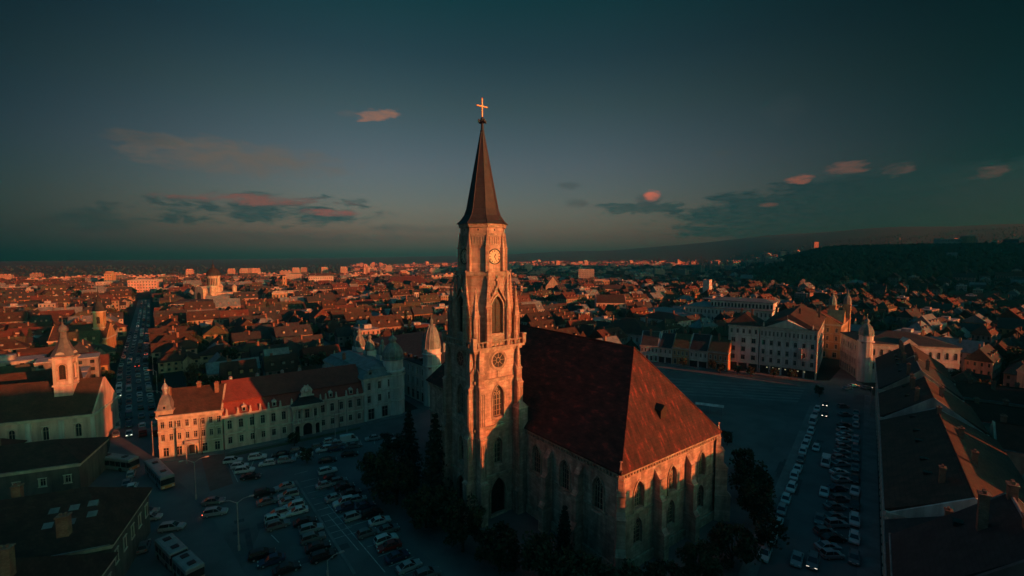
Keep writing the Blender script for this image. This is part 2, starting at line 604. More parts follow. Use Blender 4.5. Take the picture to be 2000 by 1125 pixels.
# ------------------------------------------------------------------ the gothic church
CH_O = Vector((16.96, 69.76, 0))
CH_RZ = math.atan2(0.595, 0.804)
CW, CL, CE, CR = 27.4, 66.0, 17.0, 33.8      # width, length, eave and ridge height
church = thing('gothic_church', 'pale stone gothic church with steep red tiled hip roof and tall clock tower', 'church', CH_O, CH_RZ)
TX, TY = -5.35, 31.0                          # tower axis in church coordinates
TS = 5.2                                      # half side of the square tower

# nave walls
mb = MB()
bays = (4.6, 13.7, 22.8)
fh = []
for x in bays:
    fh += [(x - 1.15, x + 1.15, 9.8, 14.4, 'p'), (x - 1.1, x + 1.1, 3.6, 8.2, 'p')]
wall(mb, (0, 0), (1, 0), CW, 0, CE, fh, 0.6)
sides = (4.6, 12.6, 20.6)
sh = []
for y in sides:                                # left wall runs from far to near: x measured from the far end
    sh += [(CL - y - 1.2, CL - y + 1.2, 8.8, 14.6, 'p')]
wall(mb, (0, CL), (0, -1), CL, 0, CE, sh, 0.6)
wall(mb, (CW, 0), (0, 1), CL, 0, CE, [], 0.4)
wall(mb, (CW, CL), (-1, 0), CW, 0, CE, [], 0.4)
mb.build('nave_wall', M['stone'], church)
for x in bays:
    put_window(church, (0, 0), (1, 0), x, 9.8, 2.3, 4.6, 'p', 'gothic', 0.45)
    put_window(church, (0, 0), (1, 0), x, 3.6, 2.2, 4.6, 'p', 'gothic', 0.45)
for y in sides:
    put_window(church, (0, CL), (0, -1), CL - y, 8.8, 2.4, 5.8, 'p', 'gothic', 0.45)

# plinth, string course, cornice with corbels
mb = MB()
def ring(mb, x0, x1, y0, y1, z0, z1, p, mi=0):
    mb.box(x0 - p, x1 + p, y0 - p, y0, z0, z1, mi); mb.box(x0 - p, x1 + p, y1, y1 + p, z0, z1, mi)
    mb.box(x0 - p, x0, y0, y1, z0, z1, mi); mb.box(x1, x1 + p, y0, y1, z0, z1, mi)
ring(mb, 0, CW, 0, CL, 0.0, 1.6, 0.35)
mb.build('plinth', M['stone_trim'], church)
mb = MB()
ring(mb, 0, CW, 0, CL, 9.0, 9.3, 0.18)
mb.build('string_course', M['stone_trim'], church)
mb = MB()
ring(mb, 0, CW, 0, CL, CE - 0.45, CE + 0.02, 0.42)
ring(mb, 0, CW, 0, CL, CE - 1.25, CE - 1.1, 0.12)
x = 0.4
while x < CW:
    mb.box(x, x + .32, -.3, -.002, CE - 1.05, CE - 0.452); x += .72
y = 0.4
while y < CL:
    mb.box(-.3, -.002, y, y + .32, CE - 1.05, CE - 0.452); y += .72
mb.build('cornice', M['stone_trim'], church)

# hip roof
def slab_hip(mb, x0, x1, y0, y1, ze, zr, h0, h1, th=0.28, axis='y', mi=0):
    """closed hip roof; ridge along the axis, inset h0 / h1 at its two ends"""
    e = [(x0, y0), (x1, y0), (x1, y1), (x0, y1)]
    if axis == 'y':
        xm = (x0 + x1) / 2
        r = [(xm, y0 + h0, zr), (xm, y1 - h1, zr)]
        fs = [(4, 5, 8), (5, 6, 9, 8), (6, 7, 9), (7, 4, 8, 9)]
    else:
        ym = (y0 + y1) / 2
        r = [(x0 + h0, ym, zr), (x1 - h1, ym, zr)]
        fs = [(4, 5, 9, 8), (5, 6, 9), (6, 7, 8, 9), (7, 4, 8)]
    mb.add([(a, b, ze) for a, b in e] + [(a, b, ze + th) for a, b in e] + r,
           fs + [(0, 1, 5, 4), (1, 2, 6, 5), (2, 3, 7, 6), (3, 0, 4, 7), (3, 2, 1, 0)], mi)
mb = MB()
OV = 0.75
slab_hip(mb, -OV, CW + OV, -OV, CL + OV, CE + 0.02, CR, 8.75 + OV, 8.75 + OV)
roof = mb.build('nave_roof', M['church_tile'], church)
mb = MB()
ap = (CW / 2, 8.75, CR + .02); ap2 = (CW / 2, CL - 8.75, CR + .02)
for q in ((-OV, -OV, CE + .3), (CW + OV, -OV, CE + .3)):
    mb.tube(q, ap, 0.16, 6)
mb.tube(ap, ap2, 0.18, 6)
mb.build('ridge_tile', M['ridge'] if 'ridge' in M else M['church_tile'], roof)
# louvred hatch dormer on the hip face
mb = MB()
hx, hz = 13.6, 22.6
hy = -OV + (hz - CE - .3) / (CR - CE - .3) * (8.75 + OV)
mb.box(hx - .8, hx + .8, hy - .35, hy + 1.6, hz - .3, hz + 1.25)
mb.add([(hx - 1.0, hy - .55, hz + 1.2), (hx + 1.0, hy - .55, hz + 1.2), (hx + 1.0, hy + 1.7, hz + 1.25), (hx - 1.0, hy + 1.7, hz + 1.25), (hx, hy - .55, hz + 2.1), (hx, hy + 1.9, hz + 2.1)],
       [(0, 1, 4), (1, 2, 5, 4), (2, 3, 5), (3, 0, 4, 5), (0, 3, 2, 1)])
mb.build('dormer_hatch', M['wood'], roof)

# buttresses of the nave
def buttress(parent, p, d, w, steps, tip=None, name='buttress'):
    """p foot on the wall, d outward unit vector, steps (z_top, projection)"""
    mb = MB()
    t = (-d[1], d[0])
    def V(a, o, z): return (p[0] + d[0] * o + t[0] * a, p[1] + d[1] * o + t[1] * a, z)
    z0 = 0.0
    for i, (z1, pr) in enumerate(steps):
        nx = steps[i + 1][1] if i + 1 < len(steps) else 0.05
        ww = w / 2 * (1 - .07 * i)
        zs = min((pr - nx) * 1.3, 1.6)
        vs = [V(-ww, 0, z0), V(ww, 0, z0), V(ww, pr, z0), V(-ww, pr, z0), V(-ww, 0, z1), V(ww, 0, z1), V(ww, nx, z1), V(-ww, nx, z1), V(ww, pr, z1 - zs), V(-ww, pr, z1 - zs)]
        mb.add(vs, [(3, 2, 8, 9), (9, 8, 6, 7), (7, 6, 5, 4), (0, 3, 9, 7, 4), (2, 1, 5, 6, 8), (0, 1, 2, 3)])
        o2 = ww + .1
        mb.add([V(-o2, 0, z1 - zs - .25), V(o2, 0, z1 - zs - .25), V(o2, pr + .12, z1 - zs - .25), V(-o2, pr + .12, z1 - zs - .25),
                V(-o2, 0, z1 - zs), V(o2, 0, z1 - zs), V(o2, pr + .12, z1 - zs), V(-o2, pr + .12, z1 - zs)],
               [(0, 3, 2, 1), (4, 5, 6, 7), (0, 1, 5, 4), (1, 2, 6, 5), (2, 3, 7, 6), (3, 0, 4, 7)])
        z0 = z1
    if tip:
        zt, hh, rr = tip
        c = V(0, rr + .1, 0)
        mb.cbox(c[0], c[1], z0 - 1.5, zt, rr * 1.7, rr * 1.7, math.atan2(d[1], d[0]))
        mb.cbox(c[0], c[1], zt, zt + .15, rr * 2.0, rr * 2.0, math.atan2(d[1], d[0]))
        mb.cbox(c[0], c[1], zt + .15, zt + hh, rr * 1.6, rr * 1.6, math.atan2(d[1], d[0]), 0.06)
        mb.cbox(c[0], c[1], zt + hh * .93, zt + hh * .97, rr * .7, rr * .7)
    return mb.build(name, M['stone'], parent)

NST = [(5.5, 2.3), (11.0, 1.7), (15.2, 1.15)]
for x in (9.15, 18.3):
    buttress(church, (x, -.001), (0, -1), 1.3, NST)
for p, d in (((0, 0), (-.7071, -.7071)), ((CW, 0), (.7071, -.7071))):
    buttress(church, p, d, 1.5, [(6, 2.9), (11.5, 2.2), (15.6, 1.5)], (16.2, 3.0, .45))
for y in (8.6, 16.6, 24.0):
    buttress(church, (-.001, y), (-1, 0), 1.3, NST)
# gothic lean-to stair turret between tower and nave
mb = MB()
mb.cbox(-.9, 24.6, 0, 21.2, 2.2, 2.2)
mb.cbox(-.9, 24.6, 21.2, 22.6, 2.5, 2.5, 0, .1)
mb.build('stair_turret', M['stone'], church)

# ------------------------------------------------------------------ tower
def sq(h): return [(-h, -h), (h, -h), (h, h), (-h, h)]
ST = Matrix.Translation((TX, TY, 0))
Z1, Z2, Z3, Z4, Z5 = 8.6, 18.4, 27.5, 33.6, 47.4
ZE = 56.7
holes = [(TS - 1.7, TS + 1.7, 0.4, 7.6, 'p'), (TS - .9, TS + .9, 10.4, 15.7, 'p'), (TS - 1.25, TS + 1.25, 19.8, 26.0, 'p')]
mb = MB(); mb.X = ST
for (p, ex) in (((-TS, -TS), (1, 0)), ((TS, -TS), (0, 1)), ((TS, TS), (-1, 0)), ((-TS, TS), (0, -1))):
    hl = holes if p[0] < 0 else []
    wall(mb, p, ex, 2 * TS, 0, Z4, hl, 0.7)
mb.poly([(-TS, -TS, Z4), (TS, -TS, Z4), (TS, TS, Z4), (-TS, TS, Z4)])
mb.build('tower', M['stone'], church)
for p, ex in (((TX - TS, TY - TS), (1, 0)), ((TX - TS, TY + TS), (0, -1))):
    put_window(church, p, ex, TS, .4, 3.4, 7.2, 'p', 'louvre', .5, 'door')
    put_window(church, p, ex, TS, 10.4, 1.8, 5.3, 'p', 'gothic', .5)
    put_window(church, p, ex, TS, 19.8, 2.5, 6.2, 'p', 'gothic', .5)

def oct_pts(ap, rot=0.0):
    r = ap / math.cos(PI / 8)
    return [(r * math.cos(PI / 8 + PI / 4 * i + rot), r * math.sin(PI / 8 + PI / 4 * i + rot)) for i in range(8)]

# string courses of the square stages
for z, h, p in ((Z1, .45, .3), (Z2, .5, .32), (Z3, .45, .28)):
    mb = MB(); mb.X = ST
    ring(mb, -TS, TS, -TS, TS, z - h, z, p)
    ring(mb, -TS, TS, -TS, TS, z - h - .25, z - h - .002, p * .5)
    mb.build('string_course', M['stone_trim'], church)

# pointed hood moulds over the windows, framed rose windows
def hood(parent, p0, ex, xc, z, w, h, k='p', t=.22, o=.16):
    mb = MB()
    en = (-ex[1], ex[0])
    def V(x, zz, d): return (p0[0] + ex[0] * (xc + x) + en[0] * d, p0[1] + ex[1] * (xc + x) + en[1] * d, z + zz)
    inn = arch_pts(w + .1, h + .05, k)
    out = arch_pts(w + .1 + 2 * t, h + .05 + t * 1.3, k)
    inn = [(w / 2 + .05, -.1)] + inn + [(-w / 2 - .05, -.1)]
    out = [(w / 2 + .05 + t, -.1)] + out + [(-w / 2 - .05 - t, -.1)]
    for i in range(len(inn) - 1):
        a, b, c, d = inn[i], inn[i + 1], out[i + 1], out[i]
        mb.poly([V(*a, -o), V(*d, -o), V(*c, -o), V(*b, -o)])
        mb.poly([V(*d, -o), V(*d, 0), V(*c, 0), V(*c, -o)])
        mb.poly([V(*a, 0), V(*a, -o), V(*b, -o), V(*b, 0)])
    mb.box(0, 0, 0, 0, 0, 0) if False else None
    sx = [V(-w / 2 - t, -.45, -o - .1), V(w / 2 + t, -.45, -o - .1), V(w / 2 + t, -.45, .01), V(-w / 2 - t, -.45, .01),
          V(-w / 2 - t, -.12, -o), V(w / 2 + t, -.12, -o), V(w / 2 + t, -.1, .01), V(-w / 2 - t, -.1, .01)]
    mb.add(sx, [(0, 3, 2, 1), (4, 5, 6, 7), (0, 1, 5, 4), (1, 2, 6, 5), (2, 3, 7, 6), (3, 0, 4, 7)])
    return mb.build('hood_mould', M['stone_trim'], parent)
FACES = (((TX - TS, TY - TS), (1, 0)), ((TX - TS, TY + TS), (0, -1)))
for p, ex in FACES:
    for z, w, h in ((.4, 3.4, 7.2), (10.4, 1.8, 5.3), (19.8, 2.5, 6.2)):
        hood(church, p, ex, TS, z, w, h)
for x in bays:
    hood(church, (0, 0), (1, 0), x, 9.8, 2.3, 4.6)
for y in sides:
    hood(church, (0, CL), (0, -1), CL - y, 8.8, 2.4, 5.8)

def face_matrix(p, ex, xc, z):
    en = (-ex[1], ex[0])
    return Matrix(((ex[0], en[0], 0, p[0] + ex[0] * xc), (ex[1], en[1], 0, p[1] + ex[1] * xc), (0, 0, 1, z), (0, 0, 0, 1)))

def annulus(mb, r0, r1, y0, y1, n=24, mi=0, cz=0.0):
    for i in range(n):
        a, b = 2 * PI * i / n, 2 * PI * (i + 1) / n
        P = [(r * math.cos(t), y, cz + r * math.sin(t)) for r in (r0, r1) for t in (a, b) for y in (y0, y1)]
        # indices: r0a y0,y1 ; r0b y0,y1 ; r1a ; r1b
        mb.add(P, [(0, 4, 6, 2), (4, 5, 7, 6), (0, 2, 3, 1)], mi)

for p, ex in FACES:
    rose = MB(); rose.X = face_matrix(p, ex, TS, 30.9)
    annulus(rose, 1.42, 1.75, -.22, .02)
    annulus(rose, 1.85, 2.0, -.12, .02)
    rose.box(-.09, .09, -.12, 0.0, -3.3, -2.0)
    ro = rose.build('rose_window', M['stone_trim'], church)
    ds = MB(); ds.X = face_matrix(p, ex, TS, 30.9)
    ds.poly([(1.44 * math.cos(2 * PI * i / 24), -.03, 1.44 * math.sin(2 * PI * i / 24)) for i in range(24)])
    ds.build('rose_glass', M['church_glass'], ro)
    tr = MB(); tr.X = face_matrix(p, ex, TS, 30.9)
    annulus(tr, .42, .52, -.1, -.04, 12)
    for i in range(8):
        a = PI / 4 * i
        c, s_ = math.cos(a), math.sin(a)
        tr.add([(c * .5 - s_ * .05, -.08, s_ * .5 + c * .05), (c * 1.44 - s_ * .05, -.08, s_ * 1.44 + c * .05), (c * 1.44 + s_ * .05, -.08, s_ * 1.44 - c * .05), (c * .5 + s_ * .05, -.08, s_ * .5 - c * .05)], [(3, 2, 1, 0)])
    tr.build('rose_tracery', M['stone_trim'], ro)

# corner buttresses, a pair at each corner, with blind panels and pinnacles
BST = [(Z1, 1.95), (Z2 - 1.2, 1.65), (Z3 - .8, 1.3), (30.2, .95)]
for sx in (-1, 1):
    for sy in (-1, 1):
        if sx > 0 and sy > 0:
            continue
        for d in ((sx, 0), (0, sy)):
            if sx > 0 and d[0]:
                continue
            px_ = TX + (sx * TS if d[0] else sx * (TS - .78))
            py_ = TY + (sy * TS if d[1] else sy * (TS - .78))
            b = buttress(church, (px_, py_), d, 1.5, BST, (31.2, 3.1, .42))
            t = (-d[1], d[0])
            for z0, z1, pr in ((9.4, 15.6, 1.65), (19.0, 25.2, 1.3)):
                mp = MB()                   # blind tracery panels on the faces
                for a in (-.42, 0, .42):
                    c = (px_ + d[0] * (pr + .05) + t[0] * a, py_ + d[1] * (pr + .05) + t[1] * a)
                    mp.cbox(c[0], c[1], z0, z1, .11, .11, 0, 1)
                for z in (z0, (z0 + z1) / 2, z1 - .12):
                    c = (px_ + d[0] * (pr + .03), py_ + d[1] * (pr + .03))
                    mp.cbox(c[0], c[1], z, z + .12, 1.1 if d[1] else .07, 1.1 if d[0] else .07)
                mp.build('blind_panel', M['stone_trim'], b)

# gallery parapet over the square part
mb = MB(); mb.X = ST
ring(mb, -TS, TS, -TS, TS, Z4 - .9, Z4 - .35, .35)
mb.box(-TS - .75, TS + .75, -TS - .75, TS + .75, Z4 - .348, Z4 + .1)
mb.build('gallery_ledge', M['stone_trim'], church)
mb = MB(); mb.X = ST
q = TS + .5
for a in (-q, q):
    for k in range(13):
        t = -q + 2 * q * k / 12
        if k % 12:
            mb.box(t - .12, t + .12, a - .1, a + .1, Z4 + .1, Z4 + 1.0)
            mb.box(a - .1, a + .1, t - .12, t + .12, Z4 + .1, Z4 + 1.0)
    mb.box(-q, q, a - .16, a + .16, Z4 + 1.0, Z4 + 1.2)
    mb.box(a - .16, a + .16, -q + .17, q - .17, Z4 + 1.0, Z4 + 1.2)
mb.build('parapet', M['stone_trim'], church)
for a in (-q, q):
    for b in (-q, q):
        mb = MB(); mb.X = ST
        mb.cbox(a, b, Z4 + .1, Z4 + 1.9, .8, .8)
        mb.cbox(a, b, Z4 + 1.9, Z4 + 2.1, 1.0, 1.0)
        mb.build('parapet_post', M['stone_trim'], church)

# belfry: octagon with tall louvred lancets in gabled frames
OA = 4.85
op = oct_pts(OA)
mb = MB(); mb.X = ST
side = 2 * OA * math.tan(PI / 8)
for i in range(8):
    a, b = op[i - 1], op[i]
    ex = ((b[0] - a[0]) / side, (b[1] - a[1]) / side)
    ang = math.degrees(math.atan2(ex[1], ex[0])) % 360
    hl = [(side / 2 - 1.3, side / 2 + 1.3, 36.0, 43.2, 'p')] if min(abs(ang - k) for k in (0, 90, 180, 270, 360)) < 5 else []
    wall(mb, a, ex, side, Z4 + .1, Z5, hl, .6)
mb.build('belfry', M['stone'], church)
for i in range(8):
    a, b = op[i - 1], op[i]
    ex = ((b[0] - a[0]) / side, (b[1] - a[1]) / side)
    ang = math.degrees(math.atan2(ex[1], ex[0])) % 360
    if min(abs(ang - k) for k in (0, 90, 180, 270, 360)) < 5:
        p = (TX + a[0], TY + a[1])
        if ang < 5 or ang > 265:
            put_window(church, p, ex, side / 2, 36.0, 2.6, 7.2, 'p', 'louvre', .4)
        hood(church, p, ex, side / 2, 36.0, 2.6, 7.2, 'p', .3, .25)
        g = MB(); g.X = face_matrix(p, ex, side / 2, 0)
        for s_ in (-1, 1):                  # raking gable with crockets and a finial
            P = [(s_ * 2.35, 41.0), (s_ * 2.35, 41.5), (0, 45.6), (0, 44.9)]
            vs = [(x, y, z) for y in (-.5, .02) for x, z in P]
            g.add(vs, [(0, 1, 2, 3), (7, 6, 5, 4), (0, 4, 5, 1), (1, 5, 6, 2), (3, 2, 6, 7)])
            for k in range(1, 6):
                x, z = s_ * 2.35 * (1 - k / 6), 41.5 + 4.1 * k / 6
                g.cbox(x, -.3, z, z + .35, .32, .32, PI / 4, .4)
        g.cbox(0, -.3, 45.2, 47.3, .3, .3, 0, .6)
        g.box(-.42, .42, -.42, -.18, 46.1, 46.5)
        g.cbox(0, -.3, 46.8, 47.3, .5, .5, PI / 4, .2)
        g.build('window_gable', M['stone_trim'], church)
        pn = MB(); pn.X = face_matrix(p, ex, side / 2, 0)
        pn.box(-1.6, 1.6, -.3, -.01, 34.2, 35.4)
        for k in range(5):
            pn.box(-1.4 + k * .6, -1.0 + k * .6, -.36, -.302, 34.4, 35.2)
        pn.build('balustrade', M['stone_trim'], church)

def pinnacle(x, y, z0, z1, hh, w, rot=0.0):
    mb = MB(); mb.X = ST
    mb.cbox(x, y, z0, z1, w, w, rot)
    for k in (-.32, .32):                   # slender edge shafts
        for d in ((math.cos(rot), math.sin(rot)), (-math.sin(rot), math.cos(rot))):
            for e in (-1, 1):
                t = (-d[1], d[0])
                mb.cbox(x + d[0] * w * .53 * e + t[0] * w * k, y + d[1] * w * .53 * e + t[1] * w * k, z0, z1 - .3, w * .16, w * .16, rot)
    mb.cbox(x, y, z1, z1 + .18, w * 1.3, w * 1.3, rot)
    mb.cbox(x, y, z1 + .18, z1 + hh, w * .95, w * .95, rot, .07)
    for k in range(1, 5):
        z = z1 + .18 + (hh - .2) * k / 5
        rr = w * .95 * (1 - .93 * k / 5) + .14
        mb.cbox(x, y, z, z + .1, rr, rr, rot + PI / 4)
    mb.cbox(x, y, z1 + hh - .1, z1 + hh + .25, w * .3, w * .3, rot + PI / 4)
    return mb.build('pinnacle', M['stone'], church)
for i in range(8):                          # clustered pinnacles where the octagon meets the square corners
    a = PI / 8 + PI / 4 * i
    r = OA / math.cos(PI / 8) + .35
    x, y = r * math.cos(a), r * math.sin(a)
    pinnacle(x, y, Z4 + .1, 41.2, 6.6, .95, a)
for sx in (-1, 1):
    for sy in (-1, 1):
        pinnacle(sx * (TS - .55), sy * (TS - .55), Z4 + .1, 39.5, 5.2, 1.05)

mb = MB(); mb.X = ST
mb.prism(oct_pts(OA + .28), Z5 - .3, Z5 + .15)
mb.prism(oct_pts(OA + .1), Z5 + .15, Z5 + .45)
mb.build('string_course', M['stone_trim'], church)
# clock stage
CA = 4.1
mb = MB(); mb.X = ST
mb.prism(oct_pts(CA), Z5 + .4, ZE)
mb.build('clock_stage', M['stone'], church)
sd = 2 * CA * math.tan(PI / 8)
cp = oct_pts(CA)
mb = MB()
for i in range(8):                          # blind arcade frieze below the eave
    a, b = cp[i - 1], cp[i]
    ex = ((b[0] - a[0]) / sd, (b[1] - a[1]) / sd)
    mb.X = ST @ face_matrix(a, ex, sd / 2, 0)
    mb.box(-sd / 2, sd / 2, -.14, -.002, 54.9, 55.12)
    mb.box(-sd / 2, sd / 2, -.1, -.002, 52.9, 53.05)
    n = 6
    for k in range(n + 1):
        x = -sd / 2 + .1 + (sd - .2) * k / n
        mb.box(x - .06, x + .06, -.12, -.002, 53.05, 54.5)
        if k < n:
            w2 = (sd - .2) / n / 2
            for j in range(4):
                t0, t1 = PI * j / 4, PI * (j + 1) / 4
                c = x + w2
                mb.add([(c + w2 * math.cos(t0), -.12, 54.45 + w2 * math.sin(t0) * 1.3), (c + w2 * math.cos(t1), -.12, 54.45 + w2 * math.sin(t1) * 1.3),
                        (c + w2 * 1.0 * math.cos(t1), -.12, 54.9), (c + w2 * math.cos(t0), -.12, 54.9)], [(0, 1, 2, 3)] if j < 2 else [(0, 1, 2, 3)])
    mb.box(-sd / 2, sd / 2, -.3, -.002, ZE - .45, ZE - .12)
    if i % 2 == 0 or True:
        mb.box(-.14, .14, -.02, -.003, 55.6, 55.95, 1)
mb.build('arcade_frieze', [M['stone_trim'], M['numeral']], church)
for i in range(8):                          # slim buttresses with pinnacle tips on the octagon edges
    a = PI / 8 + PI / 4 * i
    r = CA / math.cos(PI / 8) + .12
    mb = MB(); mb.X = ST
    x, y = r * math.cos(a), r * math.sin(a)
    mb.cbox(x, y, Z5 + .4, 52.2, .7, .7, a)
    mb.cbox(x, y, 52.2, 52.4, .95, .95, a)
    mb.cbox(x, y, 52.4, 55.4, .66, .66, a, .08)
    mb.build('edge_buttress', M['stone'], church)
mb = MB(); mb.X = ST
mb.prism(oct_pts(CA + .32), ZE - .1, ZE + .25)
mb.build('eave_cornice', M['stone_trim'], church)

# clocks on the cardinal faces
for k, ang in enumerate((0, -PI / 2, PI / 2)):
    ex = (math.cos(ang), math.sin(ang))
    en = (-ex[1], ex[0])
    p = (TX - en[0] * CA, TY - en[1] * CA)
    X = face_matrix(p, ex, 0, 50.7)
    f = MB(); f.X = X
    annulus(f, 1.32, 1.52, -.16, .0, 32)
    cl = f.build('clock', M['dark_metal'], church)
    d = MB(); d.X = X
    d.poly([(1.33 * math.cos(2 * PI * i / 32), -.06, 1.33 * math.sin(2 * PI * i / 32)) for i in range(32)])
    d.build('dial', M['dial'], cl)
    nm = ('XII', 'I', 'II', 'III', 'IIII', 'V', 'VI', 'VII', 'VIII', 'IX', 'X', 'XI')
    for h in range(12):
        m_ = MB()
        txt = nm[h]
        wd = {'I': .09, 'V': .17, 'X': .17}
        tot = sum(wd[c] for c in txt)
        a0 = -tot / 2
        rot = Matrix.Rotation(2 * PI * h / 12, 4, 'Y')
        m_.X = X @ rot
        for c in txt:
            cx = a0 + wd[c] / 2
            a0 += wd[c]
            def bar(x0, x1):
                m_.add([(x0 - .03, -.075, .86), (x0 + .03, -.075, .86), (x1 + .03, -.075, 1.24), (x1 - .03, -.075, 1.24)], [(0, 1, 2, 3)])
            if c == 'I': bar(cx, cx)
            if c == 'V': bar(cx, cx - .06); bar(cx, cx + .06)
            if c == 'X': bar(cx - .06, cx + .06); bar(cx + .06, cx - .06)
        m_.build('numeral', M['numeral'], cl)
    for nme, ln, wd_, aa in (('hour_hand', .68, .09, 2 * PI * (0.75 / 12)), ('minute_hand', 1.08, .06, 2 * PI * (26 / 60))):
        hd = MB(); hd.X = X @ Matrix.Rotation(aa, 4, 'Y')
        hd.add([(-wd_, -.1, -.2), (wd_, -.1, -.2), (wd_ * 1.2, -.1, ln * .6), (0, -.1, ln), (-wd_ * 1.2, -.1, ln * .6)], [(0, 1, 2, 3, 4)])
        hd.build(nme, M['numeral'], cl)

# spire with flared foot, finial, gilded cross
mb = MB(); mb.X = ST
prof = [(4.75, ZE + .25), (4.0, ZE + 1.0), (3.35, ZE + 2.0), (2.95, ZE + 3.2), (.28, 75.0)]
mb.lathe([(r / math.cos(PI / 8), z) for r, z in prof], 8, 0, 0, 0, PI / 8)
sp = mb.build('spire', M['spire'], church)
mb = MB(); mb.X = ST
for i in range(8):
    a = PI / 8 + PI / 4 * i
    for j in range(len(prof) - 1):
        r0, r1 = prof[j][0] / math.cos(PI / 8), prof[j + 1][0] / math.cos(PI / 8)
        mb.tube((r0 * math.cos(a), r0 * math.sin(a), prof[j][1]), (r1 * math.cos(a), r1 * math.sin(a), prof[j + 1][1]), .07, 4)
mb.build('spire_rib', M['spire'], sp)
mb = MB(); mb.X = ST
mb.lathe([(.3, 74.6), (.42, 75.0), (.3, 75.4), (.25, 76.4), (.75, 76.7), (.8, 76.9), (.35, 77.1), (.3, 77.5), (.12, 77.7)], 10)
for k in range(4):
    a = PI / 2 * k
    mb.cbox(.75 * math.cos(a), .75 * math.sin(a), 76.6, 77.15, .4, .4, a, .6)
mb.build('finial', M['dark_metal'], church)
mb = MB(); mb.X = ST
mb.box(-.10, .10, -.08, .08, 77.6, 81.2)
mb.box(-1.15, -.10, -.08, .08, 79.6, 79.8); mb.box(.10, 1.15, -.08, .08, 79.6, 79.8)
for x, z in ((-1.2, 79.69), (1.2, 79.69), (0, 81.2)):
    mb.cbox(x, 0, z - .13, z + .13, .22, .22, PI / 4)
mb.build('cross', M['gold'], church)
# ------------------------------------------------------------------ ground, roads, square
M['asphalt'] = mat('asphalt', (0.085, 0.088, 0.09), (0.13, 0.132, 0.134), 0.12, 0.85, bump=0.2, bscale=6, detail=7)
M['paving'] = mat('square paving', (0.075, 0.075, 0.075), (0.14, 0.14, 0.137), 0.09, 0.85, bump=0.3, detail=10)
M['pavement'] = mat('pavement slabs', (0.12, 0.12, 0.118), (0.2, 0.2, 0.195), 0.3, 0.85, bump=0.2, detail=7)
M['lawn'] = mat('lawn', (0.045, 0.055, 0.03), (0.08, 0.09, 0.045), 0.5, 0.95, bump=0.5, bscale=5)
M['bed'] = mat('red gravel bed', (0.13, 0.075, 0.06), (0.17, 0.10, 0.085), 0.8, 0.95, bump=0.3)
M['terrain'] = mat('town ground and hill fields', (0.006, 0.014, 0.012), (0.017, 0.025, 0.021), 0.006, 0.95, detail=9)
M['line'] = mat('road paint', (0.42, 0.42, 0.40), (0.2, 0.2, 0.2), 0.9, 0.8, ramp=(0.45, 0.7))

RIDGE = [(-3.0, -6), (-1.11, -4), (-.6, 6), (-.2, 40), (0.0, 62), (.1, 88), (.22, 104), (.33, 152), (.44, 196), (.55, 243), (.67, 268), (.77, 306), (.83, 318), (.94, 312), (1.05, 338), (1.3, 360), (3, 360)]
def ridge(t):
    for i in range(len(RIDGE) - 1):
        if t <= RIDGE[i + 1][0]:
            a, b = RIDGE[i], RIDGE[i + 1]
            k = max(0, (t - a[0]) / (b[0] - a[0]))
            return a[1] + (b[1] - a[1]) * k
    return RIDGE[-1][1]
def terrain(x, y):
    r = math.hypot(x, y)
    t = x / max(y, 1.0) if y > 0 else (3 if x > 0 else -3)
    t = max(-3, min(3, t))
    wob = math.sin(x * .0031 + 1) * math.cos(y * .0027) + .5 * math.sin(x * .009 + y * .007)
    z = -22 * ss(700, 2000, r) * ss(0.15, -0.55, t)
    rg = ridge(t)
    if t > 0:
        rg = CAM_H + (rg - CAM_H) / math.sqrt(1 + t * t)
    z += rg * (1 + .02 * wob) * ss(2400, 5200, r)
    h = 60 * max(ss(520, 1000, math.hypot(x * .55, y)) * ss(.40, .72, t), ss(470, 950, x) * ss(.5, .8, t))
    h *= 1 + .06 * wob
    z += 190 * ss(1000, 1250, x) * ss(-50, 150, y) * (1 - ss(750, 1050, y)) * ss(1.2, 1.5, t)  # unseen ridge added beyond the right edge to shade the wooded hill
    z += h * (1 - .5 * ss(2400, 5200, r))
    return z

def build_ground():
    mb = MB()
    rs = [0, 60, 120, 200, 300, 400, 480, 560, 640, 720, 800, 900, 1000, 1120, 1250, 1400, 1600, 1850, 2100, 2400, 2700, 3000, 3400, 3800, 4200, 4600, 5000, 5600, 6400, 7400, 8400]
    n = 240
    vs = []
    for r in rs:
        for i in range(n):
            a = 2 * PI * i / n
            x, y = r * math.sin(a), r * math.cos(a)
            vs.append((x, y, terrain(x, y)))
    fs = []
    for j in range(len(rs) - 1):
        for i in range(n):
            k = (i + 1) % n
            fs.append((j * n + i, (j + 1) * n + i, (j + 1) * n + k, j * n + k) if j else (i, (j + 1) * n + i, (j + 1) * n + k))
    mb.add(vs, fs)
    o = mb.build('ground', M['terrain'], smooth=True)
    tag(o, kind='structure')
build_ground()

def sheet(name, pts, z, m):
    mb = MB()
    mb.poly([(p[0], p[1], z) for p in pts])
    o = mb.build(name, M[m])
    return tag(o, kind='structure')

